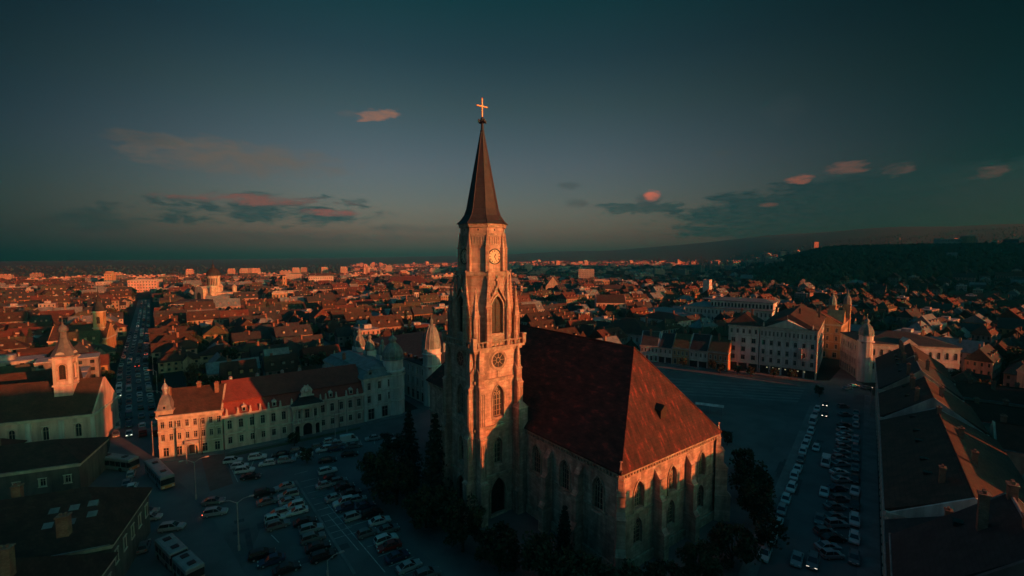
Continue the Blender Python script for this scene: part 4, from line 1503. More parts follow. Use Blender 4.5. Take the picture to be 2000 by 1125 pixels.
# --- domed corner palace across the gap
A, B = (-45.0, 137.4), (-34.8, 146.3)
root, rf, W = block('domed_corner_palace', 'pale palace with big grey bulb dome on its rounded corner, right of red mansard palace', 'building', A, B, 34, 13.4, 16.8, 'm', 'white_wall', 'zinc_roof',
                    [(9.6, 2.3, 4, 1.05, 'r'), (5.6, 2.2, 4, 1.05, 'r'), (.3, 3.4, 3, 2.0, 'r')], sides='r', side_n=9, courses=(8.7, 4.5), chims=2)
keep(A, B, 34)
cb = MB(); cb.lathe([(3.3, -.05), (3.3, 13.9), (3.7, 14.0), (3.7, 14.4), (3.2, 14.5), (3.2, 17.6), (3.5, 17.7), (3.5, 18.0)], 16, W - 2.6, 2.4)
ct = cb.build('corner_bay', M['white_wall'], root)
for k in range(5):
    a = -PI * .5 + (k - 2) * .62 + .25
    for z, h in ((9.6, 2.4), (5.6, 2.2)):
        ex = (-math.sin(a), math.cos(a))
        p = (W - 2.6 + 3.12 * math.cos(a), 2.4 + 3.12 * math.sin(a))
        fac_window(ct, p, ex, 0, z, .95, h)
for z in (4.5, 8.7, 12.6):
    cb = MB(); cb.lathe([(3.3, z), (3.55, z + .05), (3.55, z + .3), (3.3, z + .35)], 16, W - 2.6, 2.4, cap=False); cb.build('string_course', M['trim'], ct)
bulb_dome(root, W - 2.6, 2.4, 18.0, 3.35, 8.2, 'verdigris', 12)
for y, r_, h_ in ((12, 1.6, 6.0), (22, 1.7, 6.4), (31, 2.0, 7.4)):
    tb = MB(); tb.cbox(W - 1.7, y, 13.4, 17.3, r_ * 2, r_ * 2); tt = tb.build('side_turret', M['white_wall'], root)
    bulb_dome(tt, W - 1.7, y, 17.3, r_, h_, 'verdigris', 8)
dormer(rf, 2.4, .6, 13.9, 1.3, 1.3, 'lead')

# --- second domed palace half hidden behind the tower
A, B = (-27.5, 152.0), (3.0, 178.0)
root, rf, W = block('domed_street_palace', 'pale palace with slender ribbed dome catching the sun, partly hidden behind the church tower', 'building', A, B, 62, 13.2, 18.0, 'h', 'white_wall', 'dark_roof',
                    [(9.6, 2.2, 10, 1.0, 'r'), (5.6, 2.2, 10, 1.0, 'r'), (.3, 3.2, 7, 2.0, 'r')], sides='l', side_n=18, courses=(8.7, 4.6), chims=0)
keep(A, B, 62)
cb = MB(); cb.lathe([(3.0, -.05), (3.0, 13.3), (3.3, 13.4), (3.3, 13.8), (3.0, 13.9), (3.0, 17.2), (3.3, 17.3), (3.35, 17.7), (2.95, 17.9), (2.95, 19.2), (3.15, 19.3), (3.15, 19.5)], 12, 2.0, 2.0)
ct = cb.build('corner_bay', M['white_wall'], root)
for k in range(5):
    a = -PI * .5 + (k - 2) * .6
    for z, h in ((14.3, 2.2), (9.8, 2.2), (5.6, 2.2)):
        ex = (-math.sin(a), math.cos(a))
        fac_window(ct, (2.0 + 2.75 * math.cos(a), 2.0 + 2.75 * math.sin(a)), ex, 0, z, .85, h)
mb = MB()
mb.lathe([(3.15, 19.5), (2.95, 20.4), (2.75, 22.2), (2.2, 24.6), (1.5, 26.2), (.75, 27.2), (.55, 27.4), (.55, 28.4), (.7, 28.5), (.5, 29.2), (.1, 29.7), (.04, 31.2)], 12, 2.0, 2.0, 0, PI / 12)
dm = mb.build('dome', M['verdigris'], root)
mb = MB()
pr = [(3.15, 19.5), (2.95, 20.4), (2.75, 22.2), (2.2, 24.6), (1.5, 26.2), (.75, 27.2)]
for i in range(12):
    a = PI / 12 + PI / 6 * i
    for j in range(5):
        mb.tube((2 + pr[j][0] * math.cos(a), 2 + pr[j][0] * math.sin(a), pr[j][1]), (2 + pr[j + 1][0] * math.cos(a), 2 + pr[j + 1][0] * math.sin(a), pr[j + 1][1]), .1, 4)
mb.build('dome_rib', M['lead'], dm)
for dx, dy in ((-1.6, 3.2), (4.6, -.4), (-1.2, -1.2)):
    mb = MB(); mb.lathe([(.5, 17.5), (.42, 19.6), (.52, 19.8), (.38, 20.6), (.5, 21.6), (.2, 22.6), (.04, 24.6)], 8, 2 + dx, 2 + dy); mb.build('spirelet', M['lead'], dm)
for y in range(8, 60, 4):
    mb = MB(); mb.box(.6, 1.8, y - .5, y + .5, 14.2, 15.2); mb.build('skylight', M['glass'], rf)

# --- white five storey house and pedimented palace on the far side of the square
A, B = (97.0, 204.4), (107.2, 198.0)
block('five_storey_house', 'plain white five storey house with stepped attic, left neighbour of the pedimented palace', 'building', A, B, 20, 20.0, 25.0, 'h', 'white_wall', 'brown_roof',
      [(16.6, 1.9, 5, .9, 'r'), (12.4, 2.1, 3, 1.6, 'r'), (8.6, 2.1, 3, 1.6, 'r'), (5.0, 2.1, 3, 1.6, 'r')], courses=(15.6, 4.2), chims=2, shop=3.4, sides='l', side_n=4)
keep(A, B, 20)
A, B = (107.5, 197.8), (124.1, 185.4)
root, rf, W = block('pediment_palace', 'white five storey palace with wide triangular pediment and sunlit corner facing the square', 'building', A, B, 62, 20.2, 25.5, 'h', 'white_wall', 'brown_roof',
      [(16.4, 1.9, 14, .62, 'r'), (12.4, 2.0, 7, 1.1, 'r'), (8.4, 2.0, 7, 1.1, 'r'), (4.9, 2.0, 7, 1.1, 'r')], sides='r', side_n=22, courses=(19.0, 15.4, 7.6, 4.2), chims=4, shop=3.4, hip=7)
keep(A, B, 62)
mb = MB()
mb.add([(2.0, -.6, 20.2), (W - 2.6, -.6, 20.2), (W / 2 - .3, -.6, 23.6), (2.0, 1.4, 20.2), (W - 2.6, 1.4, 20.2), (W / 2 - .3, 3.4, 23.6)], [(0, 1, 2), (3, 5, 4), (0, 2, 5, 3), (1, 4, 5, 2), (0, 3, 4, 1)])
mb.cbox(W / 2 - .3, -.3, 23.5, 26.0, .12, .12)
mb.build('pediment', M['trim'], root)
for q in (1.3, W - 1.6):
    statue(rf, q, -.2, 20.4, 1.5)
mb = MB()
mb.box(W * .70, W * .76, -1.6, -.002, 8.2, 12.4); mb.build('hanging_banner', M['pink_wall'], root)
mb = MB(); mb.lathe([(.3, -.02), (.3, 20.1)], 8, W + .05, -.05); mb.build('corner_column', M['trim'], root)
for i in range(7):
    mb = MB(); mb.box(W * (.14 + i * .11), W * (.14 + i * .11) + .5, -.09, -.062, 2.5, 2.9); mb.build('shop_light', M['lit_shop'], root)

# --- low old houses closing the square
HOUSES = [((62.1, 220.3), (69.6, 216.8), 7.7, 13.6, 'blue_wall', 'dark_roof', 5, 'pale blue two storey house with plain dark roof, just right of the church roof tip'),
          ((69.7, 216.7), (75.1, 213.3), 7.3, 13.2, 'white_wall', 'dark_roof', 3, 'narrow white house between the pale blue house and the mossy roofed ochre one'),
          ((75.2, 213.1), (81.3, 209.2), 8.0, 13.8, 'ochre', 'moss_roof', 4, 'ochre two storey house with mossy green tiled roof in the row on the square'),
          ((81.4, 209.0), (87.9, 204.4), 7.8, 14.2, 'white_wall', 'dark_roof', 4, 'white two storey house with black roof between mossy roof and orange house'),
          ((88.0, 204.3), (94.7, 199.2), 8.2, 14.2, 'orange_wall', 'moss_roof', 4, 'faded orange two storey house with mossy dark roof, next to the five storey house')]
for a, b, e, z, wm, rm, n, lb in HOUSES:
    block('old_house', lb, 'house', a, b, 14, e, z, 'g', wm, rm, [(4.7, 1.7, n, .8, 'r')] + ([(.4, 2.4, n - 1, 1.1, 'r')] if wm != 'white_wall' else []), group='old houses in a row along the far side of the square', shop=0 if wm != 'white_wall' else 2.8, chims=1, courses=(3.7,))
    keep(a, b, 14)
A = at(1166, 645, 9); B = at(1261, 656, 9)
block('long_white_hall', 'long white hall with round arched windows and brown hip roof behind the church', 'building', A, B, 24, 9.0, 16.0, 'h', 'white_wall', 'brown_roof', [(5.2, 2.4, 9, 1.1, 'a'), (1.0, 2.2, 9, 1.1, 'a')], chims=2, courses=(4.2,))
keep(A, B, 24)
A, B = at(1250, 646, 0), at(1318, 658, 0)
block('cream_block', 'cream house with red hip roof and one glowing sunlit wall, behind the old houses', 'building', A, B, 16, 9.5, 13.5, 'h', 'white_wall', 'red_roof', [(6, 1.6, 6, .9, 'r'), (2.2, 1.6, 6, .9, 'r')], sides='r', chims=2)
keep(A, B, 16)
# arcaded university building with top loggia
A, B = (125.8, 333.1), (170.0, 299.0)
root, rf, W = block('arcaded_college', 'very long pale three storey college with a row of round arches along its top floor', 'building', A, B, 26, 14.2, 17.0, 'h', 'white_wall', 'zinc_roof',
      [(10.0, 2.6, 22, 1.0, 'r'), (5.2, 2.6, 22, 1.0, 'r'), (1.0, 2.6, 22, 1.0, 'r')], courses=(8.8, 4.2), hip=10)
keep(A, B, 26)
up = MB()
wall(up, (W * .3, 3.0), (1, 0), W * .7, 14.2, 19.2, [(W * .7 * (i + .5) / 18 - .62, W * .7 * (i + .5) / 18 + .62, 15.2, 18.0, 'a') for i in range(18)], .4)
wall(up, (W, 3.0), (0, 1), 16, 14.2, 19.2); wall(up, (W, 19.0), (-1, 0), W * .7, 14.2, 19.2); wall(up, (W * .3, 19.0), (0, -1), 16, 14.2, 19.2)
uo = up.build('top_storey', M['white_wall'], root)
for i in range(18):
    put_window(uo, (W * .3, 3.0), (1, 0), W * .7 * (i + .5) / 18, 15.2, 1.24, 2.8, 'a', 'shop', .35)
up = MB(); slab_hip(up, W * .3 - .6, W + .6, 2.4, 19.6, 19.2, 21.4, 7, 7, .3, 'x'); up.build('top_roof', M['zinc_roof'], uo)
A, B = at(1240, 625, 0), at(1335, 640, 0)
block('zinc_roofed_wing', 'low pale wing with broad blue grey metal roof, left of the long arcaded college', 'building', A, B, 30, 8.0, 11.0, 'h', 'white_wall', 'zinc_roof', [(3.5, 2.2, 10, 1.0, 'r')])
keep(A, B, 30)
# slab tower lit on one side
p = at(1372, 590, 0)
block('slab_tower', 'tall narrow windowless slab tower with one bright sunlit side, above the arcaded college', 'tower', p, p + Vector((5.0, -4.0, 0)), 10, 24, .5, 'f', 'white_wall', 'grey_wall', [(18, 1.2, 1, .7, 'r')], cornice=0)
keep(p, p + Vector((5, -4, 0)), 10)

# --- twin towered palace further down the side street, lit by the sun
A = Vector((160.0, 214.0)); B = Vector((172.5, 203.0)) + Vector((1.0, 6.0))
d = Vector((.67, .742)); nrm = Vector((-.742, .67))
A = Vector((172.0, 238.0)); B = A + d * -1
S0 = Vector((160.0, 222.0)); S1 = S0 + d * 34
root, rf, W = block('twin_towered_palace', 'ornate palace with two slim bulb topped towers glowing orange down the side street', 'building', S0, S1, 18, 17.0, 22.5, 'g', 'ochre', 'red_roof',
      [(13.0, 2.2, 10, 1.0, 'a'), (9.0, 2.2, 10, 1.0, 'r'), (5.0, 2.2, 10, 1.0, 'r'), (.6, 2.6, 7, 1.6, 'r')], sides='l', courses=(12.2, 8.2, 4.4), chims=3)
keep(S0, S1, 18)
mb = MB(); mb.add([(4, -.4, 17), (12, -.4, 17), (8, -.4, 23.5), (4, 6, 17), (12, 6, 17), (8, 7, 23.5)], [(0, 1, 2), (3, 5, 4), (0, 2, 5, 3), (1, 4, 5, 2)])
mb.box(7.2, 8.8, -.43, -.402, 18, 20.5)
mb.build('street_gable', M['ochre'], root)
for x, ty in ((17.0, 6.0), (27.0, .8)):
    tb = MB(); tb.cbox(x, ty, -.02, 24.5, 3.0, 3.0); tb.cbox(x, ty, 24.5, 25.0, 3.4, 3.4)
    tb.cbox(x, ty, 22.0, 22.4, 3.5, 3.5)
    for k in (-.8, .8):
        tb.box(x + k - .45, x + k + .45, ty - 1.53, ty - 1.49, 22.6, 24.0)
    tt = tb.build('tower', M['ochre'], root)
    mb = MB(); mb.lathe([(1.8, 25), (1.75, 26.2), (1.7, 27.4), (1.3, 28.8), (.7, 29.8), (.45, 30.2), (.55, 30.7), (.3, 31.4), (.04, 33.0)], 8, x, ty); mb.build('bulb_roof', M['verdigris'], tt)

# --- domed corner building at the right of the side street
A, B = (140.8, 183.0), (170.0, 172.5)
root, rf, W = block('domed_corner_house', 'white corner house with round domed turret and small pediment, at the dark side street mouth', 'building', A, B, 26, 15.8, 19.5, 'h', 'white_wall', 'dark_roof',
      [(11.0, 2.6, 12, 1.0, 'a'), (5.4, 2.4, 12, 1.0, 'r'), (.6, 3.0, 8, 1.6, 'r')], sides='l', side_n=9, courses=(9.4, 4.4), chims=2)
keep(A, B, 26)
cb = MB(); cb.lathe([(2.6, -.05), (2.6, 16.0), (2.9, 16.1), (2.9, 16.5), (2.4, 16.6), (2.4, 18.6), (2.65, 18.7), (2.65, 18.9)], 14, 1.6, 1.6)
ct = cb.build('corner_turret', M['white_wall'], root)
bulb_dome(ct, 1.6, 1.6, 18.9, 2.5, 7.6, 'verdigris', 10)
mb = MB(); mb.add([(12, -.5, 15.8), (18, -.5, 15.8), (15, -.5, 18.4), (12, 3, 15.8), (18, 3, 15.8), (15, 5, 18.4)], [(0, 1, 2), (3, 5, 4), (0, 2, 5, 3), (1, 4, 5, 2)])
mb.build('pediment', M['trim'], root)

# --- dark row along the right street; facades look over the street to the church
ROW = [((131, 163), (114, 141), 17, 14.0, 20.5, 'grey_wall', 'brown_roof', 'dark fronted town house with brown roof, farthest of the right hand street row'),
       ((113.8, 140.8), (100, 122.7), 16, 14.6, 21.0, 'cream', 'dark_roof', 'dark roofed town house with pale front, second farthest in the right street row'),
       ((99.8, 122.4), (86, 104.5), 17, 13.4, 19.6, 'grey_wall', 'brown_roof', 'brown roofed town house in the middle of the right hand street row'),
       ((85.8, 104.2), (56.5, 66.5), 18, 12.6, 17.6, 'white_wall', 'brown_roof', 'big brown roofed town house with pale fire gable, in the right hand row'),
       ((56.2, 66.1), (50.6, 59.0), 17, 11.4, 15.6, 'grey_wall', 'dark_roof', 'lower dark roofed town house under the pale fire gable of its neighbour'),
       ((50.3, 58.7), (44.1, 50.8), 18, 12.6, 17.4, 'grey_wall', 'brown_roof', 'small brown roofed town house beside the tallest one of the right row'),
       ((43.8, 50.4), (36.0, 40.5), 17, 19.0, 27.0, 'dark_wall', 'dark_roof', 'tallest and nearest town house of the right hand row, at the lower corner')]  # last house made this tall so its shade covers the palace front
for a, b, dp_, e, z, wm, rm, lb in ROW:
    n = int((Vector(a) - Vector(b)).length / 3.2)
    root, rf, W = block('row_house', lb, 'house', a, b, dp_, e, z, 'g', wm, rm, [(e - 4.2, 2.2, n, 1.1, 'r'), (e - 8.2, 2.2, n, 1.1, 'r'), (.5, 3.0, n, 1.7, 'r')], group='town houses in the right hand street row', courses=(e - 5.0, 4.4), chims=4)
    keep(a, b, dp_, 3)
    for k in range(max(1, int(W / 9))):
        sk = MB()
        x = 3 + k * 8.3 + (k % 2) * 1.7
        y0_ = dp_ * .28
        zz = e + (z - e) * .56 + .22
        sk.cbox(x, y0_, zz - .2, zz + .25, 1.0, 1.2); sk.build('skylight', M['glass'], rf)
# the row goes on beyond the edge of the picture: a house sized for its shade, then unseen blocks added to shade the left
block('row_house', 'long row house running out of the picture at the lower right', 'house', (35.8, 40.2), (22, 22.6), 18, 13.6, 19.6, 'g', 'grey_wall', 'brown_roof', [(9.4, 2.2, 9, 1.1, 'r'), (5.4, 2.2, 9, 1.1, 'r')], group='town houses in the right hand street row', courses=(8.6, 4.4), chims=3)
block('unseen_shade_block', 'unseen tall block added for its shade, beyond the right hand row', 'building', (69, 5), (45, -25), 24, 41, 46, 'h', 'grey_wall', 'dark_roof', [])
block('unseen_shade_block', 'second unseen tall block added for its shade, behind the viewpoint', 'building', (43, -28), (21, -56), 24, 40, 45, 'h', 'grey_wall', 'dark_roof', [])
# courtyard wings and roofs behind the row
BK = Vector((.788, -.616))
def wing(px_, py_, off, ln, dp_, e, z, rm, lb):
    a = Vector((px_, py_)) + BK * off
    return (a, a + BK * ln, dp_, e, z, rm, lb)
WING = [wing(114, 141, 17.3, 16, 8, 10.5, 14.2, 'red_roof', 'narrow courtyard wing with red roof, farthest behind the right hand row'),
        wing(100, 122.7, 16.5, 17, 8, 10, 14, 'brown_roof', 'narrow courtyard wing with brown roof behind the pale fronted row house'),
        wing(86, 104.5, 18.5, 16, 9, 11, 15.4, 'red_roof', 'courtyard wing with sunlit red roof beside the big dark roof at right'),
        wing(70, 84, 18.5, 16, 8, 10, 13.8, 'brown_roof', 'courtyard wing with brown roof behind the house with the fire gable'),
        wing(56.5, 66.5, 18.5, 15, 8, 10, 14, 'red_roof', 'courtyard wing with red roof nearest the lower right corner'),
        ((176, 150), (214, 134), 14, 10, 15.5, 'brown_roof', 'wide brown roofed house with chimneys behind the domed corner house')]
for k, (s_, ln, hh, lb) in enumerate(((-4, 27, 19.5, 'farthest flat roofed shade block added across the courtyards at right'), (24, 25, 20.0, 'tall flat roofed shade block added across the courtyards behind the pale front'),
                                 (50, 30, 20.5, 'wide flat roofed shade block added across the courtyards at mid right edge'), (82, 26, 19.5, 'flat roofed shade block added near the right picture edge'), (110, 30, 18.0, 'nearest flat roofed shade block added by the right picture edge'))):
    a_ = Vector((131, 163)) + BK * 37 - Vector((.612, .79)) * s_  # flat blocks added to shade the back slopes of the row
    b_ = a_ - Vector((.612, .79)) * ln
    block('rear_shade_block', lb, 'house', a_, b_, 12, hh, .6, 'f', 'dark_wall', 'dark_roof', [(hh - 3.4, 1.8, 8, 1.0, 'r'), (hh - 7, 1.8, 8, 1.0, 'r'), (hh - 10.6, 1.8, 8, 1.0, 'r')], group='added shade blocks behind the right hand row', cornice=.2, chims=0)
    keep(a_, b_, 12, 3)
for a, b, dp_, e, z, rm, lb in WING:
    block('courtyard_wing', lb, 'house', a, b, dp_, e, z, 'g', 'cream', rm, [(5.5, 1.8, 8, 1.0, 'r')], group='courtyard wings behind the right hand row', chims=3, cornice=.2)
    keep(a, b, dp_, 3)

# --- left: church with bulb spire beside the boulevard
A = Vector((-147.0, 104.2)); B = Vector((-110.8, 119.2))
root, rf, W = block('baroque_church', 'plain baroque church with pale bulb spired tower left of the boulevard', 'church', A, B, 16, 9.2, 17.0, 'g', 'pink_wall', 'brown_roof', [(3.4, 3.6, 6, 1.3, 'a')], ov=.6, courses=(), cornice=.5)
keep(A, B, 20)
for i in range(7):
    p = MB(); x = W * i / 6
    p.box(max(-.3, x - .55), min(W + .3, x + .55), -.35, -.003, 0, 8.4); p.build('pilaster', M['white_wall'], root)
hx_, hy_ = W - 7.4, 6.0
tw = MB()
hs = 1.9
for p, ex in (((hx_ - hs, hy_ - hs), (1, 0)), ((hx_ + hs, hy_ - hs), (0, 1)), ((hx_ + hs, hy_ + hs), (-1, 0)), ((hx_ - hs, hy_ + hs), (0, -1))):
    wall(tw, p, ex, 2 * hs, 0, 24.2, [(hs - .75, hs + .75, 18.0, 22.0, 'a')], .5)
to = tw.build('tower', M['pink_wall'], root)
for p, ex in (((hx_ - hs, hy_ - hs), (1, 0)), ((hx_ + hs, hy_ - hs), (0, 1))):
    put_window(to, p, ex, hs, 18.0, 1.5, 4.0, 'a', 'louvre', .35)
    hood(to, p, ex, hs, 18.0, 1.5, 4.0, 'a', .35, .12)
    for k in (.35, 2 * hs - .35):
        pl = MB(); pl.X = face_matrix(p, ex, k, 0); pl.box(-.33, .33, -.14, -.002, 16.8, 23.2); pl.build('pilaster', M['trim'], to)
for z, pr_ in ((16.2, .25), (12.6, .2), (23.4, .5)):
    c = MB(); ring(c, hx_ - hs, hx_ + hs, hy_ - hs, hy_ + hs, z, z + .45, pr_); c.build('string_course', M['trim'], to)
for p, ex in (((hx_ - hs, hy_ - hs), (1, 0)), ((hx_ + hs, hy_ - hs), (0, 1))):
    c = MB(); c.X = face_matrix(p, ex, hs, 24.2)
    pts = [(-1.15, 0), (1.15, 0)] + [(1.05 * math.cos(PI * i / 8), .2 + 1.0 * math.sin(PI * i / 8)) for i in range(9)]
    n = len(pts)
    c.add([(x, y, z) for y in (-.45, .05) for x, z in pts], [tuple(range(n))] + [(i, n + i, n + (i + 1) % n, (i + 1) % n) for i in range(n)])
    c.build('arched_cornice', M['trim'], to)
sp_ = MB()
sp_.lathe([(2.9, 24.2), (2.65, 24.5), (2.3, 25.3), (1.75, 26.3), (1.3, 27.6), (1.0, 28.6), (1.05, 29.1)], 8, hx_, hy_, 0, PI / 8)
so = sp_.build('spire_base', M['old_lead'], root)
sp_ = MB(); sp_.lathe([(.85, 29.1), (.85, 30.5), (1.15, 30.7), (1.2, 31.2), (.85, 31.9), (.3, 32.5), (.1, 33.3), (.04, 35.0)], 8, hx_, hy_, 0, PI / 8); sp_.build('lantern', M['old_lead'], so)
# second church further along the boulevard
A = at(150, 722, 0); A = Vector((-226, 222)); B = Vector((-206, 232))
root, rf, W = block('yellow_church', 'smaller church with dark bulb spire and sunlit yellow tower, farther along the boulevard', 'church', A, B, 14, 9, 15.5, 'g', 'ochre', 'brown_roof', [(3.2, 3.2, 4, 1.2, 'a')], cornice=.4)
keep(A, B, 18)
hx_, hy_, hs = W - 4.0, 5.5, 2.1
tw = MB()
for p, ex in (((hx_ - hs, hy_ - hs), (1, 0)), ((hx_ + hs, hy_ - hs), (0, 1)), ((hx_ + hs, hy_ + hs), (-1, 0)), ((hx_ - hs, hy_ + hs), (0, -1))):
    wall(tw, p, ex, 2 * hs, 0, 22.4, [(hs - .7, hs + .7, 16.0, 19.6, 'a')], .5)
to = tw.build('tower', M['ochre'], root)
for p, ex in (((hx_ - hs, hy_ - hs), (1, 0)), ((hx_ + hs, hy_ - hs), (0, 1))):
    put_window(to, p, ex, hs, 16.0, 1.4, 3.6, 'a', 'louvre', .35)
for z in (13.6, 21.8):
    c = MB(); ring(c, hx_ - hs, hx_ + hs, hy_ - hs, hy_ + hs, z, z + .45, .35); c.build('string_course', M['trim'], to)
sp_ = MB(); sp_.lathe([(2.9, 22.4), (2.7, 22.8), (2.45, 24.0), (1.8, 25.5), (1.1, 26.6), (.9, 27.4), (1.15, 27.9), (1.2, 28.4), (.8, 29.3), (.35, 30.3), (.16, 32.6), (.05, 35.5)], 8, hx_, hy_, 0, PI / 8)
sp_.build('bulb_spire', M['dark_roof'], root)

# --- front left corner: dark roofs close to the camera
A, B = (-108, 52), (-52, 70)
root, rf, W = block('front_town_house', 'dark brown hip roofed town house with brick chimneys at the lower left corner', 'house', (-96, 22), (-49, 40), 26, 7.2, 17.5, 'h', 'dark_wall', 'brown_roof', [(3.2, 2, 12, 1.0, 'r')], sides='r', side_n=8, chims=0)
keep((-96, 22), (-49, 40), 26, 4)
for x, y, z in ((46, 24, 15.2), (35, 15, 19.2), (40, 13, 19), (29, 13, 18.9), (43, 8, 16.2), (20, 13, 19), (44, 16, 16)):
    chimney(rf, x, y, 12.5, z, 1.3, 1.0)
root, rf, W = block('dark_town_house', 'dark pitched roof house with six roof lights behind the lower left brown roof', 'house', (-88, 54), (-60, 66), 17, 8.0, 13.8, 'h', 'dark_wall', 'brown_roof', [(4, 2, 7, 1.0, 'r')], sides='r', side_n=5, hip=6)
keep((-88, 54), (-60, 66), 17, 4)
for k, (x, y) in enumerate(((22.0, 5.6), (24.4, 5.6), (26.6, 5.8), (22.0, 3.6), (24.6, 3.6), (27.0, 4.2))):
    z0 = 8.32 + (y - .05) / 9 * 5.6
    sk = MB(); sk.add([(x - .6, y - .4, z0), (x + .6, y - .4, z0), (x + .6, y + .4, z0 + .5), (x - .6, y + .4, z0 + .5), (x - .6, y - .4, z0 - .5), (x + .6, y - .4, z0 - .5), (x + .6, y + .4, z0), (x - .6, y + .4, z0)],
        [(0, 1, 2, 3), (4, 5, 1, 0), (5, 6, 2, 1), (6, 7, 3, 2), (7, 4, 0, 3)]); sk.build('roof_light', M['zinc_roof'], rf)
chimney(rf, 9, 8.5, 12, 15.4, 1.2, .9); chimney(rf, 16, 10, 11, 15.0, 1.1, .9); chimney(rf, 4.5, 7, 10, 13.6, 1.1, .9)
block('garden_roofed_house', 'low dark house under a brown roof below the baroque church', 'house', (-118, 84), (-92, 95), 14, 7.0, 10.5, 'h', 'dark_wall', 'brown_roof', [(3, 1.6, 7, 1.0, 'r')], chims=1)
keep((-118, 84), (-92, 95), 14, 3)
root, rf, W = block('red_parish_house', 'low parish house with sunlit red roof in front of the baroque church', 'house', (-140, 92), (-116, 101), 9, 5.5, 9.0, 'h', 'cream', 'red_roof', [(2, 1.6, 6, .9, 'r')], chims=2)
keep((-140, 92), (-116, 101), 9, 2)
# ------------------------------------------------------------------ vehicles
CARCOL = {'white': (0.46, 0.47, 0.47), 'silver': (0.25, 0.26, 0.27), 'black': (0.012, 0.012, 0.013), 'dark blue': (0.02, 0.03, 0.06), 'red': (0.22, 0.02, 0.015), 'grey': (0.12, 0.125, 0.13)}
for k, c in CARCOL.items():
    M['paint ' + k] = mat(k + ' car paint', c, tuple(min(1, q * 1.12 + .003) for q in c), 3, 0.32, spec=0.5)
M['tyre'] = mat('tyre rubber', (0.015, 0.015, 0.015), (0.03, 0.03, 0.03), 5, 0.9)
M['rim'] = mat('alloy rim', (0.35, 0.35, 0.36), (0.45, 0.45, 0.45), 5, 0.4, metal=0.6)
M['headlight'] = mat('headlight glass', (0.55, 0.55, 0.52), (0.65, 0.65, 0.6), 5, 0.2)
M['headlight_on'] = mat('headlight lit', (1.0, 0.93, 0.75), emit=1.6)
M['tail'] = mat('tail light', (0.25, 0.015, 0.01), (0.3, 0.02, 0.01), 5, 0.3)
M['tail_on'] = mat('brake light lit', (1.0, 0.10, 0.05), emit=2.0)
M['plate'] = mat('number plate', (0.6, 0.6, 0.58), (0.66, 0.66, 0.64), 5, 0.5)

CARPROF = {   # (x, z) of the bonnet line, roof points and boot: body below the belt, cabin above it
    'hatchback': dict(L=4.05, W=1.74, belt=.92, body=[(-2.02, .32), (-2.04, .70), (-1.95, .95), (.55, .92), (1.75, .76), (2.0, .62), (2.02, .32)], cab=[(-1.92, .95), (-1.55, 1.46), (-.2, 1.5), (.35, 1.42), (1.05, .90)]),
    'saloon': dict(L=4.55, W=1.78, belt=.92, body=[(-2.26, .32), (-2.28, .86), (-2.1, .98), (-1.35, .98), (.75, .93), (2.0, .78), (2.26, .62), (2.28, .32)], cab=[(-1.75, .97), (-1.05, 1.40), (-.1, 1.45), (.35, 1.38), (1.1, .92)]),
    'estate': dict(L=4.6, W=1.82, belt=1.0, body=[(-2.28, .34), (-2.3, .8), (-2.25, 1.02), (.7, 1.0), (1.95, .88), (2.28, .7), (2.3, .34)], cab=[(-2.2, 1.02), (-1.9, 1.6), (-.2, 1.66), (.3, 1.56), (1.1, .99)]),
    'van': dict(L=5.2, W=2.0, belt=1.2, body=[(-2.6, .36), (-2.6, 1.2), (1.5, 1.2), (2.35, 1.0), (2.58, .75), (2.6, .36)], cab=[(-2.6, 1.2), (-2.52, 2.25), (1.0, 2.3), (1.35, 2.1), (2.0, 1.12)]),
}
_cars = {}
